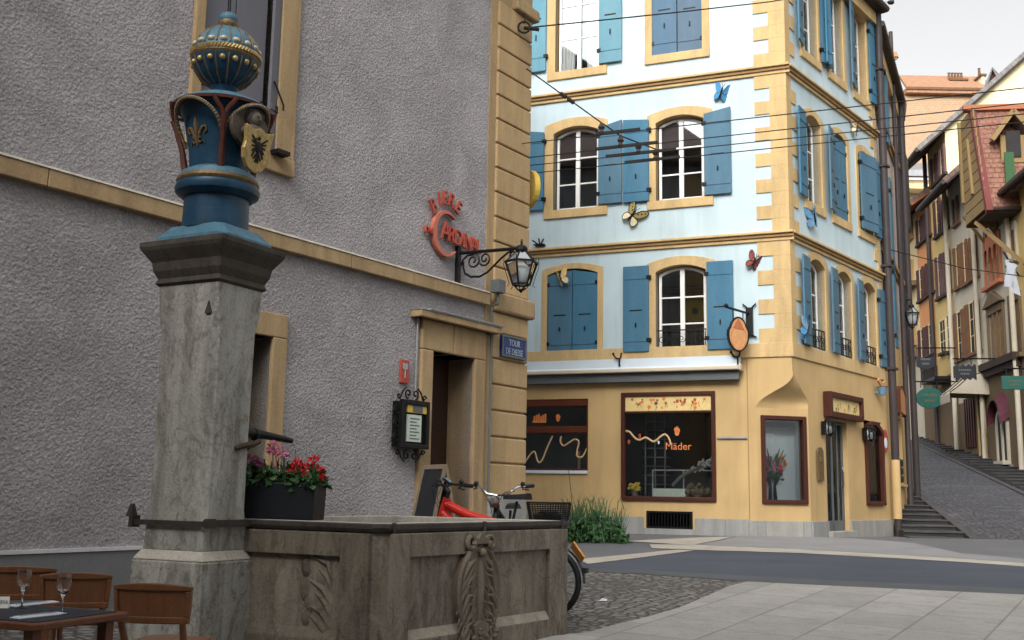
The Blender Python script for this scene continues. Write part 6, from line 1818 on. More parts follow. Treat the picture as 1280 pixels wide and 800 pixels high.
slopeo('lower_roof', X0 - .6, X1, .4, zf(217), 3.2, zf(188), 'tile_grey')
mb = MB(); mb.box(X0, X1, .3, .6, zf(217) - .1, zf(211)); mb.build('snow_guard', MT['zinc'], h6)
xa, xb = xf(1119), xf(1138)
slopeo('mansard_roof', xf(1121), X1, 3.2, zf(188), 6.5, at_y(1165, 116, YF + 6.5).z, 'tile_beige', 1.0)
mb = MB(); zr1 = at_y(1165, 117, YF + 6).z; zr2 = at_y(1165, 111, YF + 6).z; mb.box(at_y(1132, 115, YF + 6).x, X1, 5.8, 7, zr1, zr2); mb.build('roof_cornice', MT['tile_orange'], h6)
zt_ = at_y(1165, 101, YF + 9).z
slopeo('upper_roof', at_y(1131, 114, YF + 6).x, X1, 5.6, zr2, 10, at_y(1165, 100, YF + 10).z + .4, 'tile_orange', 1.1)
def chim(x0, x1, yb, yt, d, pots, m='w_far'):
    a, b = at_y(x0, yb, YF + d), at_y(x1, yb, YF + d); zt_ = at_y(x0, yt, YF + d).z
    mb = MB(); mb.box(a.x, b.x, d, d + 1.6, a.z - 2, zt_); o = mb.build('chimney', MT[m], h6, bevel=.05)
    mb = MB(); mb.box(a.x - .12, b.x + .12, d - .1, d + 1.7, zt_, zt_ + .18)
    for k in range(pots): x = a.x + (b.x - a.x) * (k + .5) / pots; mb.lathe([(.14, .15), (.1, .9), (.14, .95)], 8, (x, d + .7, zt_))
    mb.build('chimney_pots', MT['s_brown'], o)
chim(1189.5, 1209, 112, 100.5, 8, 5); chim(1228, 1232, 112, 95, 7, 1, 'w_lemon')
# street signs
def ssign(name, label, px, py, off, w, h, mat, shape='rect', ang=0.0, arm=True, text=None):
    th = thing(name, label, 'shop sign')
    P_ = S.P(px, py, off)
    th.matrix_world = Matrix.Translation(P_) @ Matrix.Rotation(rad(ang), 4, 'Z')
    k = (P_ - EYE).dot(_f) / FOC
    w, h = w * k, h * k
    if shape == 'oval': pts = [(w / 2 * math.cos(i * math.pi / 14), h / 2 * math.sin(i * math.pi / 14)) for i in range(28)]
    elif shape == 'point': pts = [(-w / 2, h * .3), (-w / 2, -h * .3), (0, -h * .55), (w / 2, -h * .3), (w / 2, h * .3), (0, h * .2)]
    elif shape == 'wavy': pts = [(-w / 2 + w * i / 12, -h / 2 + .06 * math.sin(i * 2)) for i in range(13)] + [(w / 2 - w * i / 12, h / 2 + .06 * math.sin(i * 2)) for i in range(13)]
    else: pts = [(-w / 2, -h / 2), (w / 2, -h / 2), (w / 2, h / 2), (-w / 2, h / 2)]
    mb = MB(); mb.prism(pts, -.05, .05); mb.build('board', MT[mat], th, bevel=.012)
    for z_, f in ((h * .14, .55), (-h * .14, .4)):
        mb = MB()
        for k2 in range(6): x = -w * f / 2 + w * f * k2 / 6; mb.box(x, x + w * f / 9, -.058, -.049, z_ - h * .06, z_ + h * .06)
        mb.build('worn_lettering', MT['goldtext'] if mat == 'green_sign' else MT['grey_metal'], th)
    mb = MB(); mb.tube([(-w * .3, 0, h * .5), (-w * .3, 0, h * .5 + .25)], .02, 5); mb.tube([(w * .3, 0, h * .5), (w * .3, 0, h * .5 + .25)], .02, 5); mb.tube([(-w * .5, 0, h * .5 + .25), (-off * .95 if off else w, 0, h * .5 + .25)], .03, 5); mb.build('bracket', MT['iron'], th)
ssign('hanging_sign', 'dark pointed shop sign above the green oval sign by the orange house', 1157, 452, -1.4, 22, 20, 'dark_sign', 'point', -8)
ssign('hanging_sign', 'wide black hanging sign with a wavy edge above the white shop awning', 1206, 465, -1.4, 27, 17, 'dark_sign', 'wavy', -8)
ssign('hanging_sign', 'green oval hanging sign low over the stepped street', 1162, 497.5, -1.9, 33, 26, 'green_sign', 'oval', -8)
ssign('hanging_sign', 'dark green oblong hanging sign beside the burgundy canopy at the right edge', 1268, 478.5, -1.3, 30, 17, 'green_sign', 'rect', -8)
# white shop awning
aw2_ = thing('shop_awning', 'white rounded shop awning over a brown shop front up the stepped street', 'awning', S.mat())
a, b = S.U(1181, 490, -1.2), S.U(1197, 490, -1.2); v1 = S.V(1195, 473, -.8); v0 = S.V(1197, 497, -1.4)
dpt = -1.5
mb = MB(); vs, fs = [], []
prof = [(0, v1 + .1), (-.7, v1 - .1), (-1.2, v1 - .55), (-1.5, v0 + .25), (-1.5, v0 - .1)]
for y_, z_ in prof: vs += [(a, y_, z_), ((a + b) / 2, y_, z_), (b, y_, z_)]
for i in range(4): fs += [(3 * i, 3 * i + 1, 3 * i + 4, 3 * i + 3), (3 * i + 1, 3 * i + 2, 3 * i + 5, 3 * i + 4)]
vs += [(a, 0, v0 + .2), (b, 0, v0 + .2)]
fs += [(0, 3, 6, 9, 15), (2, 5, 8, 11, 16)]
mb.add(vs, fs); mb.build('cloth', MT['w_white'], aw2_)
mb = MB(); 
for x in (a, (a + b) / 2, b): mb.tube([(x, y_ - .01, z_ + .02) for y_, z_ in prof[:4]], .02, 4)
mb.build('ribs', MT['timber_dark'], aw2_)
# ================================================================== GROUND
def sheet(name, poly, off, mat, bis=True):
    bm = bmesh.new()
    f = bm.faces.new([bm.verts.new((p[0], p[1], 0)) for p in poly])
    for yy in (22.0, 32.0):
        bmesh.ops.bisect_plane(bm, geom=bm.verts[:] + bm.edges[:] + bm.faces[:], plane_co=(0, yy, 0), plane_no=(0, 1, 0))
    for v in bm.verts: v.co.z = ground_z(v.co.y) + off
    bmesh.ops.recalc_face_normals(bm, faces=bm.faces)
    if sum(f.normal.z for f in bm.faces) < 0: bmesh.ops.reverse_faces(bm, faces=bm.faces)
    me = bpy.data.meshes.new(name); bm.to_mesh(me); bm.free(); me.materials.append(mat)
    o = bpy.data.objects.new(name, me); COL.objects.link(o); return struct(o)
sheet('ground', [(-120, -40), (120, -40), (120, 400), (-120, 400)], 0.0, MT['asphalt'])
def gp(*pts): return [tuple(on_ground(*p)[:2]) for p in pts]
# slab field
e1 = on_ground(975, 735); e2 = on_ground(853, 776)
ang = math.atan2((e1 - e2).y, (e1 - e2).x)
MT['slabs'] = slabs('stone_slabs', -ang)
L_ = gp((934, 727.5), (1000, 731), (1140, 737.5), (1280, 744))
far = (L_[-1][0] + (L_[-1][0] - L_[0][0]) * 1.5, L_[-1][1] + (L_[-1][1] - L_[0][1]) * 1.5)
left = gp((640, 800), (700, 795), (735, 791), (775, 780), (805, 773), (850, 760), (885, 745), (912, 733))
sheet('stone_paving', L_ + [far, (far[0], 1), (-.9, 1), (-.9, 6.2)] + left, .008, MT['slabs'])
# cobbles round the fountain and below the cafe tables
cb_ = gp((713, 714.5), (800, 718), (934, 727.5))
sheet('cobblestones', [cb_[2]] + left[::-1] + [(-.9, 6.2), (-.9, 1), (-9, 1), (-7.5, 6.5), (-3.2, 12.0), (.2, 16.2)] + cb_[:2], .004, MT['cobble'])
# roadway
r0 = gp((690, 713), (713, 714.5), (800, 718), (934, 727.5), (1000, 731), (1140, 737.5), (1280, 744))
r1 = gp((1280, 709), (1200, 703), (1000, 692), (868, 688), (845, 689), (724, 702))
ext0 = (r0[-1][0] + (r0[-1][0] - r0[-3][0]) * 3, r0[-1][1] + (r0[-1][1] - r0[-3][1]) * 3); ext1 = (r1[0][0] + (r1[0][0] - r1[2][0]) * 3, r1[0][1] + (r1[0][1] - r1[2][1]) * 3)
sheet('road', r0 + [ext0, ext1] + r1, .006, MT['road'])
sheet('road_edge', gp((713, 714.5), (800, 718), (934, 727.5), (1000, 731), (1140, 737.5), (1280, 744), (1280, 736.5), (1140, 730.5), (1000, 724), (934, 720.5), (800, 713), (713, 710)), .009, MT['roadedge'])
sheet('kerb_strip', gp((1280, 709), (1200, 703.2), (1100, 697.5), (1000, 692), (868, 688), (815, 686), (812, 681), (870, 681.5), (1000, 687.5), (1100, 693), (1200, 699), (1280, 704.5)), .012, MT['palestone'])
sheet('kerb_strip', gp((722, 700), (790, 693.5), (845, 688), (868, 689), (800, 698), (735, 706)), .014, MT['palestone'])
sheet('kerb_strip', gp((782, 677), (870, 672.5), (918, 671.5), (900, 675.5), (868, 681.4), (845, 681)), .013, MT['palestone'])
sheet('pavement', gp((872, 681), (903, 675.5), (922, 671), (941, 668), (1010, 671), (1060, 673), (1140, 679), (1200, 692), (1280, 699), (1280, 704), (1200, 698.6), (1100, 692.6), (1000, 687.2)), .010, MT['pavement'])
# ================================================================== FOUNTAIN
FX, FY = -2.462, 8.57
th_ = math.atan2(-.454, .891)
FO = xyrot(FX, FY, 0, th_)
fo = thing('fountain', 'old stone fountain with a tall pillar, carved basin and painted blue finial', 'fountain', FO)
mb = MB(); mb.frus(0, 0, -.4, .66, .372, .31, .362, .30); mb.build('pillar_base', MT['fountain'], fo, bevel=.015)
mb = MB(); mb.frus(0, 0, .66, .735, .362, .30, .31, .255); mb.build('base_ledge', MT['ledge'], fo, bevel=.012)
def cham(a, b, c): return [(-a + c, -b), (a - c, -b), (a, -b + c), (a, b - c), (a - c, b), (-a + c, b), (-a, b - c), (-a, -b + c)]
def loft(mb, secs, m=0):
    n = len(secs[0][0]); vs = []
    for pts, z in secs: vs += [(p[0], p[1], z) for p in pts]
    fs = [tuple(range(n - 1, -1, -1)), tuple(range((len(secs) - 1) * n, len(secs) * n))]
    for k in range(len(secs) - 1): fs += [(k * n + i, k * n + (i + 1) % n, (k + 1) * n + (i + 1) % n, (k + 1) * n + i) for i in range(n)]
    mb.add(vs, fs, m)
mb = MB(); loft(mb, [(cham(.305, .25, .005), .735), (cham(.303, .248, .02), .90), (cham(.300, .246, .045), 1.04), (cham(.302, .248, .05), 1.7), (cham(.308, .253, .05), 2.45), (cham(.312, .256, .02), 2.58), (cham(.316, .26, .005), 2.84)])
mb.build('pillar_shaft', MT['fountain'], fo, bevel=.01)
# projecting chips and a small nail box on the shaft
mb = MB(); mb.prism([(-.03, 0), (.03, 0), (.03, .015), (0, .1), (-.03, .015)], -.27, -.235); mb.T = None
mb.v = [Vector((v.x + .23, v.y - .0, v.z + 2.56)) for v in mb.v]; mb.build('carved_tip', MT['capital'], fo)
mb = MB()
prof = [(.0, 2.80), (.035, 2.83), (.02, 2.87), (.035, 2.90), (.05, 2.93), (.06, 3.0), (.10, 3.06), (.12, 3.09), (.133, 3.12), (.133, 3.16)]
loft(mb, [(cham(.305 + d, .25 + d, .004), z) for d, z in prof]); mb.build('capital', MT['capital'], fo, bevel=.006)
mb = MB(); loft(mb, [(cham(.375, .32, .05), 3.16), (cham(.375, .32, .05), 3.2), (cham(.28, .25, .05), 3.30)]); mb.build('blue_slab', MT['tin_light'], fo, bevel=.006)
mb = MB(); mb.lathe([(.27, 3.29), (.265, 3.4), (.262, 3.56), (.28, 3.58)], 32); mb.build('drum', MT['tin_blue'], fo, smooth=40)
mb = MB(); mb.lathe([(.28, 3.56), (.335, 3.60), (.345, 3.64), (.335, 3.67), (.32, 3.68)], 32); mb.lathe([(.325, 3.68), (.335, 3.70), (.33, 3.725), (.31, 3.73)], 32, m=1); mb.lathe([(.315, 3.73), (.30, 3.77), (.21, 3.82)], 32, m=2)
mb.build('ring_moulding', [MT['tin_blue'], MT['dark_gold'], MT['tin_light']], fo, smooth=35)
mb = MB(); mb.lathe([(.235, 3.78), (.25, 3.95), (.30, 4.2), (.35, 4.32), (.36, 4.345)], 32); mb.lathe([(.39, 4.345), (.37, 4.37), (.27, 4.395), (.25, 4.43), (.11, 4.46)], 32, m=1)
mb.lathe([(.40, 4.32), (.405, 4.345)], 32, m=2)
vase = mb.build('vase', [MT['tin_blue'], MT['tin_light'], MT['red_tin']], fo, smooth=35)
# four red ribs with arched gilt ropes between
def vp(a, r, z): return (r * math.cos(a), r * math.sin(a), z)
A0 = rad(-90) + rad(44)                                   # first rib direction (towards the camera)
cam_a = math.atan2(-8.57 * math.cos(th_) + 2.49 * math.sin(th_) * -1, 0) if False else None
cl = FO.inverted() @ Vector((0, 0, 0)); ca0 = math.atan2(cl.y, cl.x)
rib0 = ca0 + rad(2)
for k in range(4):
    a = rib0 + k * math.pi / 2
    mb = MB()
    mb.tube([vp(a, .265, 3.76), vp(a, .30, 3.95), vp(a, .355, 4.12), vp(a, .385, 4.2)], [.03, .025, .024, .028], 6)
    for s_ in (-1, 1): mb.tube([vp(a, .365, 4.17), vp(a + s_ * .08, .39, 4.24), vp(a + s_ * .19, .415, 4.30), vp(a + s_ * .20, .42, 4.335)], .02, 6)
    mb.ball(vp(a, .24, 3.77), .04)
    rb_ = mb.build('rib', MT['red_tin'], vase, smooth=50)
    q = []
    for i in range(40):
        t_ = i / 39; aa = a + t_ * math.pi / 2
        hgt = math.sin(t_ * math.pi) ** .45
        r_ = .275 + .145 * hgt; q.append(Vector(vp(aa, r_, 3.98 + .335 * hgt)))
    mb = MB(); mb.tube(q, .016, 6); mb.build('gilt_rope_core', MT['dark_gold'], vase, smooth=50)
    mb = MB()
    for i in range(0, 39): mb.ball(tuple(q[i].lerp(q[i + 1], .5)), .017, sz=.9, n=6, k=4)
    mb.build('gilt_rope', MT['pale_gilt'], vase)
    # outer strut, as at the left and right silhouette
# fleur-de-lis on the left panel
def on_vase(a, z, extra=.0):
    r_ = .25 + .05 * max(0, min(1, (z - 3.95) / .25)) if z < 4.2 else .30 + (z - 4.2) / .12 * .05
    return vp(a, r_ + extra, z)
fa = rib0 - math.pi / 4 - .02
mb = MB(); S_ = 1.0
def fl(pts, r_): mb.tube([on_vase(fa + x / .26, 4.06 + z, .006) for x, z in pts], r_, 5)
fl([(0, -.10), (0, 0), (0, .07), (0, .13)], [.010, .016, .022, .004])
for s_ in (-1, 1):
    fl([(s_ * .012, -.06), (s_ * .03, .0), (s_ * .06, .05), (s_ * .085, .05), (s_ * .09, .02), (s_ * .07, .0)], [.008, .012, .013, .011, .009, .006])
    fl([(0, -.05), (s_ * .03, -.08), (s_ * .06, -.06), (s_ * .07, -.09)], [.008, .009, .008, .005])
fl([(-.04, -.035), (.04, -.035)], .010)
mb.build('fleur_de_lis', MT['dark_gold'], vase, smooth=60)
# bust and shield on the right panel
sa = rib0 + math.pi / 4 - .08
cx, cy = math.cos(sa), math.sin(sa)
Ms = Matrix.Translation((cx * .36, cy * .36, 0)) @ Matrix.Rotation(sa + math.pi / 2, 4, 'Z')
mb = MB(); mb.T = Ms
mb.prism([(.20 * math.cos(i * math.pi / 12), 4.13 + .175 * math.sin(i * math.pi / 12)) for i in range(24)], .02, .06); mb.ball((0, -.03, 4.19), .058, sz=1.25, n=12, k=8); mb.ball((0, .005, 4.21), .078, sz=1.1, n=10, k=6, m=1); mb.ball((0, -.01, 4.085), .09, sx=1.35, sz=.75); mb.ball((0, -.09, 4.18), .014, n=6, k=4)
for s_ in (-1, 1): mb.ball((s_ * .024, -.083, 4.205), .010, n=6, k=4, m=1)
mb.box(-.02, .02, -.066, -.055, 4.145, 4.152, 1)
mb.build('carved_bust', [MT['skin_stone'], MT['capital']], vase, smooth=60)
Mh = Matrix.Translation((cx * .42, cy * .42, 0)) @ Matrix.Rotation(sa + math.pi / 2, 4, 'Z') @ Matrix.Translation((0, 0, 3.95)) @ Matrix.Rotation(rad(8), 4, 'X')
mb = MB(); mb.T = Mh
sh = [(x_ * 1.35, z_ * 1.25) for x_, z_ in [(-.115, .13), (-.10, .02), (-.11, -.03), (-.10, -.09), (-.06, -.145), (0, -.17), (.06, -.145), (.10, -.09), (.11, -.03), (.10, .02), (.115, .13), (.05, .11), (0, .13), (-.05, .11)]]
mb.prism(sh, -.02, .02)
shd = mb.build('shield', MT['gold'], vase, bevel=.008)
mb = MB(); mb.T = Mh
mb.ball((0, -.022, .0), .03, sz=1.8, sy=.3); mb.ball((-.006, -.024, .075), .018, sy=.4); mb.prism([(-.02, .075), (-.045, .068), (-.018, .06)], -.028, -.02)
for s_ in (-1, 1):
    for k in range(5): mb.bar((s_ * .025, -.022, .035 - k * .012), (s_ * (.085 - k * .006), -.022, .085 - k * .042), .014, .008, up=(0, 1, 0))
    mb.bar((s_ * .012, -.022, -.05), (s_ * .04, -.022, -.10), .012, .008, up=(0, 1, 0)); mb.bar((0, -.022, -.05), (s_ * .015, -.022, -.125), .016, .008, up=(0, 1, 0))
mb.build('eagle', MT['iron'], shd)
# ball finial
bz = 4.80; br = .278
def ballr(z): return math.sqrt(max(0, br * br - (z - bz) ** 2))
vs, fs = [], []
N_, K_ = 96, 24
mb = MB()
for i in range(K_ + 1):
    t_ = math.pi * (.04 + .9 * i / K_)
    for j in range(N_):
        a = 2 * math.pi * j / N_
        r_ = br * (1 + .022 * abs(math.sin(8 * a + .4)) * math.sin(t_) ** .5 - .012)
        vs.append((r_ * math.sin(t_) * math.cos(a), r_ * math.sin(t_) * math.sin(a), bz + br * math.cos(t_)))
for i in range(K_):
    for j in range(N_): fs.append((i * N_ + j, (i + 1) * N_ + j, (i + 1) * N_ + (j + 1) % N_, i * N_ + (j + 1) % N_))
up_ = [f for k, f in enumerate(fs) if k // N_ < K_ * .46]; lo_ = [f for k, f in enumerate(fs) if k // N_ >= K_ * .46]
mb.add(vs, up_, 1); mb.add(vs, lo_, 0)
mb.lathe([(.10, 4.44), (.095, 4.49), (.12, 4.54)], 24)
bal_ = mb.build('ball_finial', [MT['tin_blue'], MT['tin_light']], fo, smooth=50)
mb = MB()
for k in range(64):
    a = 2 * math.pi * k / 64; p0 = vp(a, br + .006, bz - .005); p1 = vp(a + .09, br + .006, bz + .025); mb.tube([p0, p1], .013, 5)
mb.lathe([(br * .99, -.04), (br + .008, -.02), (br + .002, .03), (br * .98, .045)], 48, (0, 0, bz), m=1)
mb.build('rope_band', [MT['gold'], MT['dark_gold']], bal_)
mb = MB()
for k in range(16):
    a = 2 * math.pi * (k + .5) / 16 + .05
    z = bz - .085; mb.ball(vp(a, ballr(z) - .002, z), .026, n=10, k=6)
    z = bz + .075; mb.ball(vp(a, ballr(z) - .012, z), .036, sz=.75, n=10, k=6, m=2)
    q = [vp(a + math.pi / 16, ballr(bz + zz) + .008, bz + zz) for zz in (-.26, -.2, -.1, -.05)]; mb.tube(q, .007, 4, m=1)
    q = [vp(a + math.pi / 16, ballr(bz + zz) + .008, bz + zz) for zz in (.05, .12, .2, .26)]; mb.tube(q, .007, 4, m=1)
mb.build('gold_stud', [MT['gold'], MT['dark_gold'], MT['pale_gilt']], bal_, smooth=60)
mb = MB(); mb.lathe([(.07, bz + .27), (.085, bz + .30), (.078, bz + .33)], 16, m=1); mb.ball((0, 0, bz + .355), .082, sz=.8, n=16, k=8); mb.tube([(0, 0, bz + .40), (0, 0, bz + .62)], .014, 6, m=2)
mb.build('top_knob', [MT['tin_light'], MT['dark_gold'], MT['iron']], bal_, smooth=60)
# ---- basin (polygon with chamfered corner)
P0 = Vector((-.93, 8.0)); da = Vector((.573, .8195)).normalized(); db = Vector((-.866, .5))
Rv = P0 + da * 2.52; Lv = P0 + db * 1.95; bk = Rv + db * 1.95
cq = .085
Pa, Pb = P0 + da * cq, P0 + db * cq
inv = FO.inverted()
def lc2(p, z=0): return inv @ Vector((p[0], p[1], z))
ZR, ZRB = .905, .97
outer = [Pb, Pa, Rv, bk, Lv]
cen = sum(outer, Vector((0, 0))) / 5
def ins(p, d):    # inner polygon by shrinking edges
    return p
innr = [P0 + da * .16 + db * .24, P0 + da * .24 + db * .16, Rv - da * .17 + db * .17, bk - da * .17 - db * .17, Lv + da * .17 - db * .17]
mb = MB()
n = 5
vs = [lc2(p, -.5) for p in outer] + [lc2(p, ZR) for p in outer] + [lc2(p, ZR) for p in innr] + [lc2(p, .15) for p in innr]
fs = []
for i in range(n):
    j = (i + 1) % n
    fs += [(i, j, n + j, n + i), (n + i, n + j, 2 * n + j, 2 * n + i), (2 * n + i, 2 * n + j, 3 * n + j, 3 * n + i)]
fs.append(tuple(range(3 * n, 4 * n)))
mb.add(vs, fs); MT['basin_ledge'] = stone('basin_ledge', (.29, .26, .21), (.15, .13, .1), .6, 4, .6)
MT['fountain_dark'] = stone('fountain_dark', (.15, .13, .10), (.055, .047, .036), .8, 2.2, .8, crack=.6)  # darker basin stone for the left face and its relief
basin = mb.build('basin', MT['fountain_brown'], fo, bevel=.012)
# raised framing, ledge and relief on a basin face
def face(p, q, out):
    d = (q - p).normalized(); return Matrix((Vector((d.x, d.y, 0)), Vector((-out.x, -out.y, 0)), Vector((0, 0, 1)))).transposed().to_4x4(), (q - p).length
def face_frame(p, q, out, panels, ledge_z, zt=.90, t=.045, base=-.45, mat='fountain_brown', lmat='basin_ledge'):
    m, L = face(p, q, out); m.translation = Vector((p.x, p.y, 0)); m = inv @ m
    mb = MB(); mb.T = m
    xs = [0] + [v for pr in panels for v in pr] + [L]
    for i in range(0, len(xs), 2): mb.box(xs[i], xs[i + 1], -t, .01, base, zt - .004)
    for a, b in panels:
        mb.box(a, b, -t, .01, ledge_z[1], zt - .004); mb.box(a, b, -t, .01, base, ledge_z[0] - .05)
        mb.add([(a, -t, ledge_z[0] - .05), (b, -t, ledge_z[0] - .05), (b, .005, ledge_z[0] + .03), (a, .005, ledge_z[0] + .03), (a, .005, ledge_z[0] - .05), (b, .005, ledge_z[0] - .05)], [(0, 1, 2, 3), (0, 4, 5, 1), (2, 5, 4, 3), (0, 3, 4), (1, 5, 2)], 1)
    return mb.build('panel_frame', [MT[mat], MT[lmat]], basin, bevel=.006), m
oa = Vector((da.y, -da.x)); ob_ = Vector((-db.y, db.x)) * -1
if oa.dot(P0 - cen) < 0: oa = -oa
if ob_.dot(P0 - cen) < 0: ob_ = -ob_
_, mF = face_frame(Pa, Rv, oa, [(.20, 2.14)], (.16, .72))
_, mL = face_frame(Lv, Pb, ob_, [(.15, 1.60)], (.16, .72), mat='fountain_dark', lmat='fountain_dark')
# carved cartouche with an eagle on the front face
mb = MB(); mb.T = mF
xc = 1.05; rr = random.Random(21)
def ell(a, rx, rz, cx=xc, cz=.42): return (cx + rx * math.cos(a), -.05, cz + rz * math.sin(a))
hx, hz2 = .285, .40
mb.lathe([(0, 0)], 3) if False else None
pts = [(xc + hx * .98 * math.cos(t_), .42 + hz2 * .9 * math.sin(t_) * (1 if math.sin(t_) > 0 else .95)) for t_ in [i * math.pi / 14 for i in range(28)]]
mb.prism(pts, -.065, .0)
for s_ in (-1, 1):
    for k in range(9):
        z = .72 - k * .07; x1 = s_ * (hx * (1 - abs(.42 - z + .02) * .6))
        j = lambda a9: rr.uniform(-a9, a9); mb.tube([(xc + s_ * (.07 + j(.02)), -.06, z + .03 + j(.015)), (xc + s_ * (.15 + j(.02)), -.068, z + .01 + j(.02)), (xc + x1 * (.82 + j(.06)), -.062, z - .09 + j(.02)), (xc + x1 * (.98 + j(.05)), -.05, z - .20 + j(.03))], [.014, .024 + j(.005), .02 + j(.005), .006], 6)
    for k in range(6):
        z = .60 - k * .075; mb.tube([(xc + s_ * (.04 + j(.015)), -.06, z + j(.02)), (xc + s_ * (.10 + j(.02)), -.07, z - .08 + j(.02)), (xc + s_ * (.13 - .012 * k + j(.02)), -.06, z - .19 + j(.03))], [.010, .018 + j(.004), .005], 5)
    mb.tube([(xc + s_ * hx * .97 * math.cos(t9), -.06, .42 + hz2 * .88 * math.sin(t9)) for t9 in [rad(-75 + 150 * i / 16) for i in range(17)]], .02, 6)
    spx = lambda cx2, cz2, r_, dr: mb.tube([(xc + s_ * cx2 + r_ * (1 - .7 * i / 10) * math.cos(1.6 + dr * i * .55), -.06 - i * .003, cz2 + r_ * (1 - .7 * i / 10) * math.sin(1.6 + dr * i * .55)) for i in range(11)], .022, 6)
    spx(.20, .09, .07, s_); spx(.11, .06, .06, -s_); spx(.13, .80, .06, -s_)
    mb.tube([(xc + s_ * .02, -.07, -.05), (xc + s_ * .09, -.08, .02), (xc + s_ * .17, -.07, .03)], .02, 5)
mb.tube([(xc, -.055, .72), (xc, -.065, .5), (xc, -.06, .3), (xc, -.055, .1)], [.02, .045, .038, .02], 8); mb.ball((xc - .01, -.1, .73), .035); mb.prism([(xc - .09, .80), (xc + .09, .80), (xc + .12, .87), (xc + .05, .84), (xc, .885), (xc - .05, .84), (xc - .12, .87)], -.085, -.03)
mb.prism([(xc - .10, .16), (xc, .20), (xc + .10, .16), (xc + .07, .02), (xc, -.09), (xc - .07, .02)], -.10, -.05)
for k in range(8): mb.ball((xc + rr.uniform(-.06, .06), -.105, rr.uniform(.0, .15)), .018, n=6, k=4)
mb.build('carved_cartouche', MT['relief'], basin, smooth=60)
# weathered relief on the left face
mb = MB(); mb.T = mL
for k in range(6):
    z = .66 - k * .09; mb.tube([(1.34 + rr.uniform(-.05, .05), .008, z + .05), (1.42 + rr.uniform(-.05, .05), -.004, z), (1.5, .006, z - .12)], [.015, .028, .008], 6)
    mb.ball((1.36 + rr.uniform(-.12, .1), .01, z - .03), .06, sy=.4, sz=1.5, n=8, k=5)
mb.build('worn_relief', MT['fountain_dark'], basin, smooth=60)
# rim: iron band and pale stone lip
mb = MB()
def offp(p, k): return cen + (p - cen) * k
vs = [lc2(offp(p, 1.02), ZR + .002) for p in outer] + [lc2(offp(p, 1.035), ZR + .03) for p in outer] + [lc2(offp(p, 1.03), ZRB - .004) for p in outer] + [lc2(offp(p, .99), ZRB) for p in outer] + [lc2(p, ZRB) for p in innr] + [lc2(p, ZR - .1) for p in innr]
fs = []
for k in range(5):
    for i in range(n): j = (i + 1) % n; fs.append((k * n + i, k * n + j, (k + 1) * n + j, (k + 1) * n + i))
mb.add(vs, fs, 0)
for i, mi_ in enumerate(mb.mi):
    if i >= 3 * n: mb.mi[i] = 1
rim = mb.build('rim', [MT['rim_iron'], MT['ledge']], basin, bevel=.006)
for f in (.02, .47, .95):
    mb = MB(); p = Pa.lerp(Rv, f); p = offp(p, 1.035); q = lc2(p, .94); mb.tube([q + Vector((0, 0, -.045)), q + Vector((0, 0, .036))], .016, 6)
    mb.build('rim_cramp', MT['rim_iron'], rim)
mb = MB(); mb.add([lc2(p, .90) for p in innr], [(0, 1, 2, 3, 4)]); mb.build('water', MT['water'], basin, fix=False)
# iron straps that tie the basin to the pillar
mb = MB(); zst = .94
l = lc2(offp(Lv.lerp(Pb, .35), 1.03), 0)
mb.box(-.40, .36, -.285, -.27, zst - .02, zst + .02); mb.box(.33, .36, -.285, .6, zst - .025, zst + .03); mb.box(-.42, -.38, -.30, -.22, zst - .04, zst + .05)
mb.box(.355, .38, -.30, -.2, zst - .03, zst + .04); mb.frus(-.42, -.27, zst + .04, zst + .14, .035, .03, .012, .012)
mb.build('iron_strap', MT['rim_iron'], fo)
# spout
sx = .12
mb = MB(); zs2 = 1.66
mb.tube([(sx, .24, zs2), (sx, .4, zs2 + .01), (sx, .62, zs2 + .0), (sx + .02, .95, zs2 - .03)], [.055, .045, .036, .024], 8)
mb.lathe([(.07, -.02), (.085, 0), (.07, .02)], 12); mb.v[-36:] = [Vector((sx + v.x, .30 + v.z, zs2 + v.y)) for v in mb.v[-36:]]
mb.lathe([(.045, -.02), (.055, 0), (.045, .02)], 12); mb.v[-36:] = [Vector((sx + v.x, .48 + v.z, zs2 + v.y)) for v in mb.v[-36:]]
for k in range(2): spx_ = [(sx + .02, .28 + .11 * math.cos(t_), zs2 - .13 + .085 * math.sin(t_)) for t_ in [i * .5 for i in range(12)]]; 
mb.tube(spx_, .016, 6); mb.tube([(sx, .25, zs2 + .02), (sx - .02, .26, zs2 + .15), (sx + .0, .28, zs2 + .25)], [.05, .035, .01], 7)
sp1 = mb.build('spout', MT['iron'], fo, smooth=50)
mb = MB(); mb.tube([(sx + .02, .94, zs2 - .03), (sx + .025, 1.0, zs2 - .1), (sx + .03, 1.03, zs2 - .3), (sx + .03, 1.04, .9)], [.007, .006, .005, .004], 5); mb.build('water_jet', MT['wine'], sp1, smooth=60)
# rusty clamp on shaft
mb = MB(); mb.tube([(.30, .05, 1.52), (.325, .12, 1.545), (.33, .22, 1.56), (.30, .34, 1.59)], [.02, .026, .026, .02], 6); mb.build('rusty_pipe', MT['rust'], fo, smooth=50)
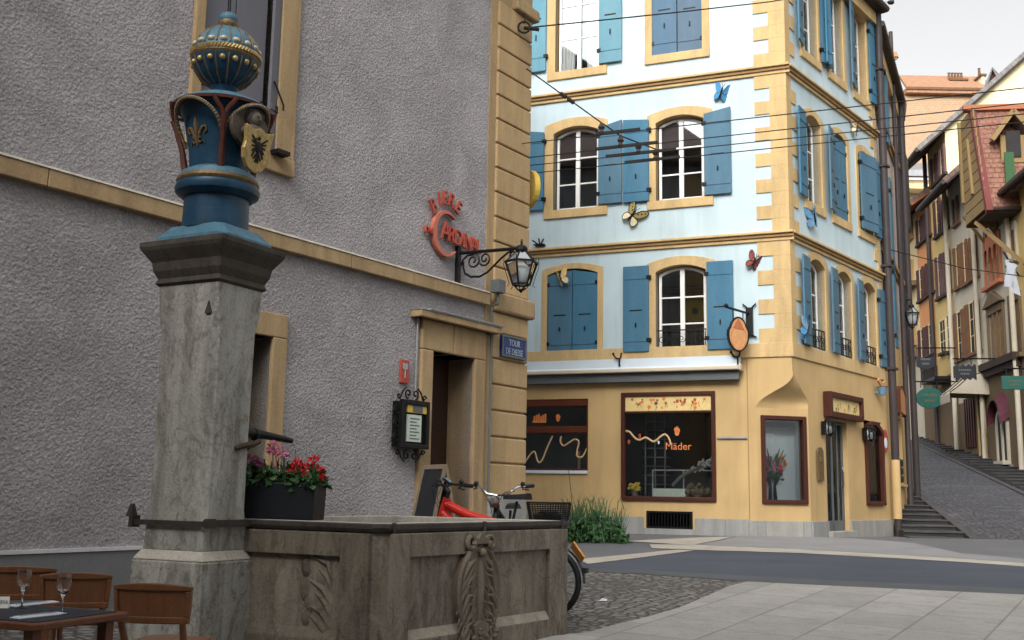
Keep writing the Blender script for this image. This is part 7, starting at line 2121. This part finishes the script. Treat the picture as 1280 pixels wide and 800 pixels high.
# ================================================================== PLANTER AND FLOWERS
ctr = at_y(350, 628, 8.95)
pth = thing('flower_box', 'dark grey oblong planter standing on the basin rim beside the pillar', 'planter', xyrot(ctr.x, ctr.y, .965, rad(-8)))
pw, pd, ph_ = .345, .16, .30
mb = MB()
o4 = [(-pw, -pd), (pw, -pd), (pw, pd), (-pw, pd)]; i4 = [(x * .95, y * .9) for x, y in o4]
vs = [(x * .97, y * .95, 0) for x, y in o4] + [(x, y, ph_) for x, y in o4] + [(x, y, ph_) for x, y in i4] + [(x, y, ph_ - .05) for x, y in i4]
fs = [(0, 3, 2, 1)]
for i in range(4):
    j = (i + 1) % 4; fs += [(i, j, 4 + j, 4 + i), (4 + i, 4 + j, 8 + j, 8 + i), (8 + i, 8 + j, 12 + j, 12 + i)]
mb.add(vs, fs); mb.build('box', MT['planter'], pth, bevel=.008)
mb = MB(); mb.box(-pw * .94, pw * .94, -pd * .88, pd * .88, ph_ - .08, ph_ - .04); mb.build('soil', MT['lightwood'], pth)
def leafq(mb, p, d, w, l, up, m=0):
    d = d.normalized(); s_ = d.cross(up).normalized() * w; n2 = s_.cross(d).normalized()
    mb.add([p, p + d * l * .45 + s_ + n2 * .1 * l, p + d * l, p + d * l * .45 - s_ + n2 * .1 * l, p + d * l * .5], [(0, 1, 4), (1, 2, 4), (2, 3, 4), (3, 0, 4)], m)
def rnd_dir(rr, zmin=-.3):
    while True:
        v = Vector((rr.uniform(-1, 1), rr.uniform(-1, 1), rr.uniform(zmin, 1)))
        if .1 < v.length < 1: return v.normalized()
def plant(label, x0, x1, hgt, blooms, seed, cat='flowers'):
    th = thing('flowering_plant', label, cat, pth.matrix_world.copy())
    rr = random.Random(seed)
    mb = MB()
    for k in range(330):
        f = rr.random() ** .6
        p = Vector((rr.uniform(x0, x1), rr.uniform(-pd * 1.1, pd), ph_ - .05 + hgt * f * rr.uniform(.3, .8)))
        d = rnd_dir(rr, -.4); d.y -= .2
        leafq(mb, p, d, rr.uniform(.014, .03), rr.uniform(.05, .095), rnd_dir(rr), 0 if rr.random() < .7 else 1)
    for k in range(30):
        x = rr.uniform(x0, x1); mb.tube([(x * .9, rr.uniform(-.08, .08), ph_ - .05), (x, rr.uniform(-.1, .1), ph_ + hgt * rr.uniform(.3, .8))], .005, 4)
    mb.build('foliage', [MT['leaf'], MT['leaf2']], th, fix=False)
    for mat_, spots in blooms:
        mb = MB()
        for (x, z, r_) in spots:
            c = Vector((x, rr.uniform(-.12, -.02), ph_ + z))
            mb.tube([(x * .9, 0, ph_), tuple(c)], .005, 4)
            for k in range(46):
                d = rnd_dir(rr, -.6); p = c + Vector((d.x, d.y, d.z * .75)) * r_ * rr.uniform(.6, 1)
                leafq(mb, p - d * .012, (d + rnd_dir(rr, -1) * .9), rr.uniform(.010, .016), rr.uniform(.022, .034), rnd_dir(rr, -1))
        mb.build('blossom', MT[mat_], th, fix=False)
plant('pink and mauve flowering geranium at the left of the dark planter', -.34, .10, .26, [('pink', [(-.03, .30, .065), (.03, .235, .06), (-.07, .255, .05)]), ('mauve', [(-.30, .20, .05), (-.2, .18, .05), (-.25, .12, .045), (-.14, .14, .04)])], 3)
plant('bright red flowering geranium at the right of the dark planter', .10, .35, .20, [('redpetal', [(.16, .16, .055), (.22, .13, .06), (.28, .20, .05), (.33, .11, .05), (.13, .10, .045), (.25, .06, .045), (.35, .05, .04)])], 4)
# grass clump by the blue house
gc = on_ground(742, 678)
gr = thing('grass_clump', 'tall clump of grasses and leafy green plants in front of the ochre shop wall', 'plants', xyrot(gc.x, gc.y, gc.z, 0))
rr = random.Random(9)
mb = MB()
for k in range(820):
    x = rr.uniform(-.52, .58); y = rr.uniform(-.25, .35); hh = (.42 + .1 * math.sin(x * 9)) * (1 - (abs(x - .02) / .62) ** 3)
    p = Vector((x, y, rr.uniform(.0, hh))); d = rnd_dir(rr, -.2)
    big = rr.random() < .12; leafq(mb, p, d, rr.uniform(.012, .04) * (2 if big else 1), rr.uniform(.05, .14) * (1.7 if big else 1), rnd_dir(rr), 0 if rr.random() < .5 else 1)
mb.build('leaves', [MT['leaf'], MT['leaf2']], gr, fix=False)
mb = MB()
for k in range(260):
    x = rr.uniform(-.5, .55); y = rr.uniform(-.2, .3); h_ = rr.uniform(.45, .95) * (1 if x < .25 else .75); b_ = rr.uniform(-.3, .3); w_ = rr.uniform(.007, .019)
    q = [Vector((x, y, 0)), Vector((x + b_ * .15, y, h_ * .5)), Vector((x + b_ * .5, y + rr.uniform(-.1, .1), h_ * .9)), Vector((x + b_ * .9, y, h_ * (1.0 if rr.random() < .6 else .8)))]
    s_ = Vector((math.cos(k), math.sin(k), 0)) * w_
    vs = []
    for i, p in enumerate(q): f = 1 - i / 3.2; vs += [p - s_ * f, p + s_ * f]
    mb.add(vs, [(0, 1, 3, 2), (2, 3, 5, 4), (4, 5, 7, 6)])
mb.build('blades', MT['grass'], gr, fix=False)
mb = MB(); mb.tube([(-.38, 0, .4), (-.42, 0, .9), (-.47, 0, 1.3)], .006, 4); mb.tube([(.4, 0, .3), (.45, 0, .75), (.5, 0, .82), (.56, 0, .6)], .008, 4); mb.build('stems', MT['grass'], gr)
# ================================================================== BICYCLES
def wheel(par, x, r_, name='wheel'):
    mb = MB(); mb.tube([(x + r_ * .93 * math.cos(t_), 0, r_ + r_ * .93 * math.sin(t_)) for t_ in [i * 2 * math.pi / 40 for i in range(40)]], r_ * .075, 8, True)
    w = mb.build(name, MT['rubber'], par, smooth=60)
    mb = MB(); mb.tube([(x + r_ * .85 * math.cos(t_), 0, r_ + r_ * .85 * math.sin(t_)) for t_ in [i * 2 * math.pi / 40 for i in range(40)]], r_ * .03, 6, True); mb.build('wheel_rim', MT['blackplastic'], w, smooth=60)
    mb = MB()
    for k in range(14):
        t_ = k * 2 * math.pi / 14; s_ = .03 if k % 2 else -.03
        mb.tube([(x, s_, r_), (x + r_ * .85 * math.cos(t_), 0, r_ + r_ * .85 * math.sin(t_))], .003, 4)
    mb.tube([(x, -.05, r_), (x, .05, r_)], .03, 8); mb.build('spokes', MT['rim_iron'], w)
def bicycle(label, mw, fcol, r_=.345, hb=1.2, sd=1.0, wb=1.1, fat=1.0, style='city', display=True, sx=.24):
    th = thing('bicycle', label, 'bicycle', mw, 'bicycles parked behind the fountain')
    xr, xf = 0.0, wb
    wheel(th, xr, r_); wheel(th, xf, r_)
    hx, hz_ = xf - .26, hb - .20
    bb = (.43, 0, .30); sx_, sz_ = sx, sd - .1
    mb = MB(); t = .03 * fat
    mb.tube([(hx, 0, hz_ + .04), (hx + .06, 0, hz_ - .16)], t * 1.15, 8)
    mb.tube([(hx + .02, 0, hz_ - .02), (hx - .25, 0, hz_ - .13), (.30, 0, .62 if style == 'low' else hz_ - .28)], t * 1.25, 8); mb.tube([(hx + .05, 0, hz_ - .12), (bb[0] + .05, 0, bb[2] + .06)], t * 1.5, 8)
    mb.tube([bb, (sx_ + .06, 0, sz_ - .2)], t, 8)
    for s_ in (-1, 1): mb.tube([(bb[0], s_ * .03, bb[2]), (xr, s_ * .06, r_)], .014, 6); mb.tube([(.31, s_ * .02, .6), (xr, s_ * .06, r_)], .012, 6)
    mb.build('frame', MT[fcol], th, smooth=50)
    mb = MB()
    for s_ in (-1, 1): mb.tube([(hx + .06, s_ * .05, hz_ - .16), (hx + .14, s_ * .055, hz_ - .4), (xf, s_ * .055, r_)], .018, 6)
    mb.tube([(hx - .02, 0, hz_ + .12), (hx + .07, 0, hz_ - .18)], .022, 8); mb.build('fork', MT['blackplastic'], th, smooth=50)
    mb = MB(); ht = hz_ + .16
    if style == 'chrome':
        mb.tube([(hx, 0, ht - .14), (hx - .01, 0, ht - .02), (hx - .0, .12, ht + .0), (hx - .04, .22, ht + .08), (hx - .16, .30, ht + .09)], .014, 6); mb.tube([(hx - .01, 0, ht - .02), (hx, -.12, ht), (hx - .04, -.22, ht + .08), (hx - .16, -.30, ht + .09)], .014, 6)
    else:
        mb.tube([(hx - .02, 0, ht - .06), (hx + .03, 0, ht)], .028, 8)
        for s_ in (-1, 1): mb.tube([(hx + .03, 0, ht), (hx + .02, s_ * .14, ht + .03), (hx - .06, s_ * .32, ht + .02)], .016, 6)
    hbar = mb.build('handlebar', MT['chrome' if style == 'chrome' else 'blackplastic'], th, smooth=50)
    for s_ in (-1, 1):
        e = Vector((hx - .16, s_ * .30, ht + .09)) if style == 'chrome' else Vector((hx - .06, s_ * .32, ht + .02))
        d = Vector((-.12, s_ * .05, .01)) if style == 'chrome' else Vector((-.03, s_ * .11, -.005))
        mb = MB(); mb.tube([e - d * .15, e + d], .022, 8); mb.build('grip', MT['rubber'], hbar, smooth=50)
        mb = MB(); mb.tube([e - d * .3 + Vector((.0, 0, .0)), e + Vector((.07, -s_ * .03, -.03)), e + d * .6 + Vector((.06, 0, -.045))], .008, 5); mb.ball(tuple(e - d * .5 + Vector((.01, 0, .03))), .028); mb.build('brake_lever', MT['blackplastic'], hbar)
    for s_ in (-1, 1):
        mb = MB(); mb.tube([(hx - .02, s_ * .2, ht + .03), (hx + .12, s_ * .12, ht + .02), (hx + .14, s_ * .04, ht - .12), (hx + .06, s_ * .03, hz_ - .1)], .004, 5); mb.build('cable', MT['blackplastic'], hbar, smooth=60)
    if display:
        mb = MB(); mb.T = Matrix.Translation((hx - .0, 0, ht + .06)) @ Matrix.Rotation(rad(-35), 4, 'Y'); mb.box(-.05, .05, -.04, .04, -.015, .012); mb.box(-.038, .038, -.03, .03, .0125, .016, 1); mb.build('display', [MT['blackplastic'], MT['screen']], hbar, bevel=.004)
    mb = MB(); mb.tube([(sx_ + .06, 0, sz_ - .22), (sx_ - .0, 0, sz_ + .06)], .016, 8); mb.build('seatpost', MT['blackplastic'], th)
    mb = MB(); z = sd
    secs = []
    for i in range(9):
        f = i / 8; w = .085 * (1 - f) ** .8 + .018; x = -.13 + .28 * f
        secs.append(([(x + sx_, -w, z - .02), (x + sx_, -w * .7, z + .02 + .02 * (1 - f) ** 2), (x + sx_, 0, z + .028 + .02 * (1 - f) ** 2), (x + sx_, w * .7, z + .02 + .02 * (1 - f) ** 2), (x + sx_, w, z - .02)]))
    vs = [p for s_ in secs for p in s_]; fs = [(i * 5 + j, i * 5 + j + 1, (i + 1) * 5 + j + 1, (i + 1) * 5 + j) for i in range(8) for j in range(4)] + [(i * 5 + 4, i * 5, (i + 1) * 5, (i + 1) * 5 + 4) for i in range(8)] + [(0, 1, 2, 3, 4), (44, 43, 42, 41, 40)]
    mb.add(vs, fs); mb.build('saddle', MT['rubber'], th, smooth=50)
    mb = MB(); mb.tube([(bb[0], -.07, bb[2]), (bb[0], .07, bb[2])], .05, 10); mb.lathe([(.09, -.004), (.09, .004)], 20); mb.v[-40:] = [Vector((bb[0] + v.x, -.06 + v.z, bb[2] + v.y)) for v in mb.v[-40:]]
    mb.bar((bb[0], -.08, bb[2]), (bb[0] + .12, -.08, bb[2] - .12), .02, .015); mb.bar((bb[0], .08, bb[2]), (bb[0] - .12, .08, bb[2] + .12), .02, .015); mb.box(bb[0] + .08, bb[0] + .17, -.17, -.08, bb[2] - .135, bb[2] - .11); mb.box(bb[0] - .17, bb[0] - .08, .08, .17, bb[2] + .11, bb[2] + .135)
    mb.build('crank', MT['blackplastic'], th)
    mb = MB(); q = [(r_ * 1.09 * math.cos(t_), r_ + r_ * 1.09 * math.sin(t_)) for t_ in [rad(20 + i * 12) for i in range(13)]]
    vs = [];
    q = [(r_ * 1.10 * math.cos(t_), r_ + r_ * 1.10 * math.sin(t_)) for t_ in [rad(70 + i * 10) for i in range(12)]]
    for x, z in q: vs += [(x, -.03, z), (x, .03, z)]
    mb.add(vs, [(2 * i, 2 * i + 1, 2 * i + 3, 2 * i + 2) for i in range(len(q) - 1)]); o = mb.build('mudguard', MT['blackplastic'], th); o.modifiers.new('thick', 'SOLIDIFY').thickness = .004
    return th, hx, hz_, ht
# red e-bike seen from the side, front to the left
rh = at_y(686, 727, 11.0)
hd_ = at_y(560, 622, 11.45)
dirb = Vector((hd_.x - rh.x, hd_.y - rh.y, 0)); wbl = dirb.length
zg = rh.z - .345
a_ = math.atan2(dirb.y, dirb.x)
b1, hx, hz_, ht = bicycle('red electric bicycle with a small display and an orange plate on the rear mudguard', xyrot(rh.x, rh.y, zg, a_), 'bike_red', .345, hb=1.2 - zg + .02 + .09, sd=1.17 - zg, wb=wbl + .27, fat=1.35, sx=.36)
mb = MB(); mb.T = Matrix.Translation((-.345 * .86, -.03, .345 + .345 * .86)) @ Matrix.Rotation(rad(38), 4, 'Y') @ Matrix.Rotation(rad(40), 4, 'Z'); mb.box(-.01, .008, -.07, .07, -.09, .10); mb.box(-.012, -.0101, -.06, .06, .06, .09, 1)
mb.build('number_plate', [MT['plate'], MT['bf_cream']], b1, bevel=.003)
mb = MB(); mb.T = Matrix.Translation((-.39, 0, .345 + .13)); mb.box(-.02, .03, -.035, .035, -.03, .02); mb.build('tail_lamp', MT['blackplastic'], b1)
# black city bicycle with chrome handlebar, seen nearly from the front
c0 = at_y(632, 630, 12.2)
b2, hx2, hz2_, ht2 = bicycle('black city bicycle with a curved chrome handlebar and round headlamp', xyrot(c0.x + .12, c0.y + .85, ground_z(12.6) - .06, rad(-105)), 'blackplastic', .34, hb=1.24, sd=1.05, style='chrome', display=False)
mb = MB(); mb.lathe([(.02, -.05), (.05, -.03), (.06, .02), (.0, .03)], 12); mb.v = [Vector((hx2 + .10 + v.z, v.y, hz2_ + .06 + v.x)) for v in mb.v]; mb.build('headlamp', MT['chrome'], b2, smooth=50)
# dark bicycle with wire basket
c3 = at_y(690, 640, 11.9)
b3_, hx3, hz3, ht3 = bicycle('dark bicycle with a big wire basket, mostly hidden behind the basin', xyrot(c3.x - .55, c3.y + .45, ground_z(11.9) - .02, rad(168)), 'blackplastic', .33, hb=.86, sd=.80, display=False)
bk_ = thing('wire_basket', 'black wire mesh basket carried on the hidden bicycle behind the basin', 'basket')
q = [at_y(662, 628, 11.7), at_y(711, 629, 11.5)]
bc = (q[0] + q[1]) / 2; bw = (q[1] - q[0]).length / 2
bk_.matrix_world = xyrot(bc.x, bc.y, bc.z - .26, rad(-6))
mb = MB()
def bpt(i, n_, z_):
    s_ = .8 + .2 * z_ / .26; per = [(-bw, -.15), (bw, -.15), (bw, .2), (-bw, .2)]; f = i / n_ * 4; k = int(f) % 4; t_ = f - int(f); a_2, b_2 = per[k], per[(k + 1) % 4]
    return ((a_2[0] + (b_2[0] - a_2[0]) * t_) * s_, (a_2[1] + (b_2[1] - a_2[1]) * t_) * s_, z_)
for z_ in [i * .26 / 13 for i in range(14)]: mb.tube([bpt(i, 40, z_) for i in range(40)], .0045 if z_ < .25 else .009, 4, True)
for i in range(0, 64): mb.tube([bpt(i, 64, 0), bpt(i, 64, .26)], .004, 4)
for i in range(12): x = -bw * .8 + 1.6 * bw * i / 11; mb.tube([(x, -.12, 0), (x, .16, 0)], .004, 4)
mb.build('wire_mesh', MT['iron'], bk_)
mb = MB(); mb.box(-bw * .7, bw * .6, -.1, .14, .01, .15); mb.ball((.0, .0, .14), .13, sz=.4); mb.build('bag', MT['mat'], bk_, bevel=.03)
# ================================================================== CAFE TERRACE
TZ = .525
tc = on_z(45, 781, TZ); tr = on_z(166, 765, TZ)
e1_ = Vector((tr.x - tc.x, tr.y - tc.y, 0)); e1n = e1_.normalized(); e2n = Vector((-e1n.y, e1n.x, 0))
tl = e1_.length; 
TM = Matrix((e1n, e2n, Vector((0, 0, 1)))).transposed().to_4x4(); TM.translation = Vector((tc.x, tc.y, 0))
tb = thing('cafe_table', 'dark wooden cafe table with a slate grey runner, set for two', 'table', TM)
TW = 1.3
def rr_poly(x0, x1, y0, y1, r_): 
    p = []
    for cx, cy, a in ((x1 - r_, y0 + r_, -90), (x1 - r_, y1 - r_, 0), (x0 + r_, y1 - r_, 90), (x0 + r_, y0 + r_, 180)):
        for k in range(5): t_ = rad(a + k * 22.5); p.append((cx + r_ * math.cos(t_), cy + r_ * math.sin(t_)))
    return p
mb = MB(); mb.prism_z(rr_poly(0, tl, 0, TW, .05), TZ - .035, TZ); mb.build('tabletop', MT['tablewood'], tb, bevel=.006)
GZ = ground_z(5.6)
mb = MB(); mb.prism_z(rr_poly(.05, tl - .0 - .05, .06, TW - .02, .01), TZ + .0005, TZ + .004); mb.build('runner', MT['mat'], tb)
for x, y in ((.07, .09), (tl - .1, .09), (.07, TW - .1), (tl - .1, TW - .1)):
    mb = MB(); mb.box(x - .03, x + .03, y - .03, y + .03, GZ - .02, TZ - .036); mb.build('leg', MT['tablewood'], tb, bevel=.004)
def glass(px, py, pytop, label):
    p = on_z(px, py, TZ + .004); 
    th = thing('wine_glass', label, 'wine glass', Matrix.Translation(p), 'wine glasses on the cafe table')
    h = (py - pytop) / FOC * p.y * 1.0
    k = h / .19
    prof = [(.0, .0), (.034, .0), (.035, .002), (.012, .006), (.0045, .012), (.004, .075), (.010, .09), (.026, .108), (.034, .135), (.033, .16), (.029, .19), (.0278, .19), (.0315, .16), (.0325, .135), (.0245, .110), (.009, .094), (.0, .092)]
    mb = MB(); mb.lathe([(r_ * k, z * k) for r_, z in prof], 28); mb.build('bowl', MT['wine'], th, smooth=60, fix=True)
glass(27, 760, 714.5, 'wine glass farther left beside the small card'); glass(77, 767.5, 719.5, 'wine glass nearer to the right-hand end of the cafe table')
def setting(p1, p2, w, label):
    a, b = on_z(*p1, TZ + .004), on_z(*p2, TZ + .004)
    d = (b - a); a_ = math.atan2(d.y, d.x); L = d.length
    th = thing('napkin', label, 'napkin', xyrot(a.x, a.y, TZ + .004, a_))
    mb = MB(); mb.box(0, L, -w / 2, w / 2, 0, .006); mb.box(L * .05, L * .95, -w / 2 + .01, w / 2 - .005, .006, .010); mb.build('cloth', MT['napkin'], th, bevel=.003)
    c = thing('cutlery', label.replace('folded white napkin', 'knife and fork laid on the napkin'), 'cutlery', xyrot(a.x, a.y, TZ + .0145, a_))
    mb = MB(); mb.box(L * .1, L * .55, -.012, .0, 0, .003); mb.box(L * .55, L * .85, -.015, .003, 0, .003); mb.build('knife', MT['steel'], c)
    mb = MB(); mb.box(L * .1, L * .6, .012, .02, 0, .003); mb.box(L * .6, L * .75, .008, .026, 0, .003); mb.build('fork', MT['steel'], c)
setting((14, 758.5), (68, 752.5), .075, 'folded white napkin behind, beside the farther wine glass'); setting((18, 773.5), (78, 767), .075, 'folded white napkin in front, beside the nearer wine glass')
p = on_z(4, 760, TZ + .004)
mb = MB(); mb.add([(-.075, -.012, 0), (.03, -.012, 0), (.03, .0, .062), (-.075, .0, .062), (-.075, .012, 0), (.03, .012, 0)], [(0, 1, 2, 3), (3, 2, 5, 4), (0, 4, 5, 1), (0, 3, 4), (1, 5, 2)])
mb.text('RESERVA', .022, lambda x, d, z: (-.018 + x, -.0095 + d * .3 + z * .19, .022 + z), .002, 1, sx=.72)
tag(mb.build('table_card', [MT['white'], MT['ink']], None, mw=xyrot(p.x, p.y, TZ + .004, rad(6))), 'small white tent card with dark letters at the left end of the table', 'card')
def chair(label, pc, wpx, ang, Y, ztop):
    """bentwood chair; pc pixel of the middle of the back's top edge"""
    top = at_y(*pc, Y); g = ground_z(Y)
    w = wpx / FOC * Y / 2
    H = top.z - g
    th = thing('cafe_chair', label, 'chair', xyrot(top.x, top.y, g, ang), 'wooden chairs of the cafe terrace')
    bh_ = .235
    def bp(s_, z_, off=0): # back is bowed
        x = s_ * w; return (x, .05 * (1 - s_ * s_) + off + (H - z_) * -.12, z_)
    mb = MB(); vs, fs = [], []; n = 14
    def ring(inset, off0, off1, m, zt=0, zb=0):
        vs = []
        for i in range(n + 1):
            s_ = -1 + 2 * i / n; ks = s_ * (1 - inset)
            top_ = H - inset * .14 - .018 * s_ * s_ - zt; bot = H - bh_ + inset * .14 + zb
            for z_, o_ in ((bot, off0), (top_, off0), (top_, off1), (bot, off1)): vs.append(bp(ks * (.93 + .07 * (z_ - (H - bh_)) / bh_), z_, o_))
        fs = []
        for i in range(n):
            a, b = 4 * i, 4 * (i + 1)
            fs += [(a, a + 1, b + 1, b), (a + 1, a + 2, b + 2, b + 1), (a + 2, a + 3, b + 3, b + 2), (a + 3, a, b, b + 3)]
        fs += [(0, 3, 2, 1), (4 * n, 4 * n + 1, 4 * n + 2, 4 * n + 3)]
        mb.add(vs, fs, m)
    # frame of the back: four rails
    def rail(z0, z1, s0, s1, o0, o1, nn=14):
        vs, fs = [], []
        for i in range(nn + 1):
            s_ = s0 + (s1 - s0) * i / nn
            for z_, o_ in ((z0, o0), (z1, o0), (z1, o1), (z0, o1)):
                zz = z_ - (.02 * s_ * s_ if z_ > H - .01 else 0); vs.append(bp(s_ * (.93 + .07 * (z_ - (H - bh_)) / bh_), zz, o_))
        for i in range(nn):
            a, b = 4 * i, 4 * (i + 1); fs += [(a, a + 1, b + 1, b), (a + 1, a + 2, b + 2, b + 1), (a + 2, a + 3, b + 3, b + 2), (a + 3, a, b, b + 3)]
        fs += [(0, 3, 2, 1), (4 * nn, 4 * nn + 1, 4 * nn + 2, 4 * nn + 3)]; mb.add(vs, fs)
    rail(H - .045, H, -1, 1, -.018, .018); rail(H - bh_, H - bh_ + .04, -1, 1, -.016, .016); rail(H - bh_ + .041, H - .046, -1, -.87, -.017, .017, 3); rail(H - bh_ + .041, H - .046, .87, 1, -.017, .017, 3)
    bk2 = mb.build('backrest', MT['chair'], th, bevel=.006)
    mb = MB(); rail(H - bh_ + .03, H - .035, -.9, .9, -.006, .006); mb.build('back_panel', MT['chair'], bk2)
    sz_ = .45
    for s_ in (-1, 1):
        mb = MB(); b_ = Vector(bp(s_ * .78, H - bh_ + .01)); mb.tube([b_, (s_ * w * .74, -.02 - .06, sz_), (s_ * w * .76, -.10 + .12, 0)], [.02, .024, .018], 8); mb.build('leg', MT['chair'], th, smooth=50)
        mb = MB(); mb.tube([(s_ * w * .8, -.46, sz_ - .02), (s_ * w * .84, -.49, 0)], [.022, .016], 8); mb.build('leg', MT['chair'], th, smooth=50)
    mb = MB(); mb.prism_z([(x, y - .28) for x, y in rr_poly(-w * .9, w * .9, -.21, .2, .08)], sz_ - .02, sz_ + .015); mb.build('seat', MT['chair'], th, bevel=.008)
    mb = MB(); mb.box(-w * .8, w * .8, -.30, -.27, .2, .225); mb.box(-w * .8, -w * .76, -.45, -.05, .19, .215); mb.box(w * .76, w * .8, -.45, -.05, .19, .215); mb.build('stretcher', MT['chair'], th)
chair('nearest wooden chair, at the right end of the table in front of the fountain pillar', (192, 728), 100, rad(-6) + math.pi, 6.5, 0)
chair('middle wooden chair, behind the right end of the table', (96, 715), 84, rad(14) + math.pi, 7.3, 0)
chair('leftmost wooden chair, half out of the picture behind the wine glasses', (22, 707), 92, rad(10) + math.pi, 7.7, 0)
# a scrap of paper on the cobbles
p = on_ground(753, 753)
mb = MB(); mb.add([(-.05, -.03, .01), (.04, -.04, .015), (.06, .03, .03), (-.03, .04, .012), (0, 0, .04)], [(0, 1, 4), (1, 2, 4), (2, 3, 4), (3, 0, 4)]); tag(mb.build('paper_scrap', MT['flagw'], None, mw=Matrix.Translation((p.x, p.y, p.z + .006))), 'crumpled white scrap of paper lying on the cobbles', 'paper')
# ================================================================== BUILDINGS BEHIND THE VIEWER (unseen, added to shade the little square)
def bgbox(label, x, y, w, d, h, a, m):
    th = thing('shade_town_house', label, 'house', xyrot(x, y, -1, a))
    mb = MB(); mb.box(-w / 2, w / 2, -d / 2, d / 2, 0, h); mb.build('wall', MT[m], th)
    mb = MB(); mb.add([(-w / 2 - .5, -d / 2 - .6, h), (w / 2 + .5, -d / 2 - .6, h), (w / 2 + .5, d / 2 + .6, h), (-w / 2 - .5, d / 2 + .6, h), (-w / 2 - .5, 0, h + 3.5), (w / 2 + .5, 0, h + 3.5)], [(0, 1, 5, 4), (2, 3, 4, 5), (1, 2, 5), (0, 4, 3), (0, 3, 2, 1)]); mb.build('roof', MT['tile_brown'], th)
    for i in range(int(w / 3)):
        for k in range(int(h / 3.3)):
            xx = -w / 2 + 1.5 + i * 3
            mb = MB(); mb.box(xx - .5, xx + .5, d / 2, d / 2 + .05, 1.6 + k * 3.2, 3.3 + k * 3.2); mb.build('window', MT['chalk'], th)
for lab, x9, w9, h9, m9 in (('unseen cream town house with a brown roof, added for shade behind the viewer at left', -24, 15, 15.5, 'w_cream'), ('unseen white town house with a brown roof, added for shade straight behind the viewer', -7, 16, 16.5, 'w_white'), ('unseen pinkish town house with a brown roof, added for shade behind the viewer at right', 11, 16, 15, 'w_pink')): bgbox(lab, x9, -12, w9, 9, h9, 0, m9)
# ================================================================== LIGHT
SUN_AZ, SUN_EL = rad(-160), rad(36)       # azimuth measured from +Y towards +X
wd = bpy.data.worlds.new('World'); SC.world = wd; wd.use_nodes = True
nt = wd.node_tree; nt.nodes.clear()
out = nt.nodes.new('ShaderNodeOutputWorld'); bg = nt.nodes.new('ShaderNodeBackground'); sky = nt.nodes.new('ShaderNodeTexSky')
sky.sky_type = 'NISHITA'; sky.sun_disc = False; sky.sun_elevation = SUN_EL; sky.sun_rotation = SUN_AZ; sky.dust_density = 6.0; sky.air_density = 1.0; sky.ozone_density = 1.0
hs_ = nt.nodes.new('ShaderNodeHueSaturation'); hs_.inputs['Saturation'].default_value = .04; hs_.inputs['Value'].default_value = 1.42
nt.links.new(sky.outputs[0], hs_.inputs['Color']); nt.links.new(hs_.outputs[0], bg.inputs[0]); nt.links.new(bg.outputs[0], out.inputs[0])
bg.inputs[1].default_value = .15
sun = bpy.data.lights.new('sun', 'SUN'); sun.energy = .6; sun.angle = rad(28); sun.color = (1, .89, .73)
so = bpy.data.objects.new('sun', sun); COL.objects.link(so)
sdir = Vector((math.sin(SUN_AZ) * math.cos(SUN_EL), math.cos(SUN_AZ) * math.cos(SUN_EL), math.sin(SUN_EL)))
so.rotation_euler = sdir.to_track_quat('Z', 'Y').to_euler()
SC.view_settings.view_transform = 'Standard'; SC.view_settings.look = 'None'; SC.view_settings.gamma = 1; SC.view_settings.exposure = .40
SC.view_settings.use_curve_mapping = False
SC.cycles.max_bounces = 6; SC.cycles.transparent_max_bounces = 12; SC.cycles.caustics_reflective = False; SC.cycles.caustics_refractive = False
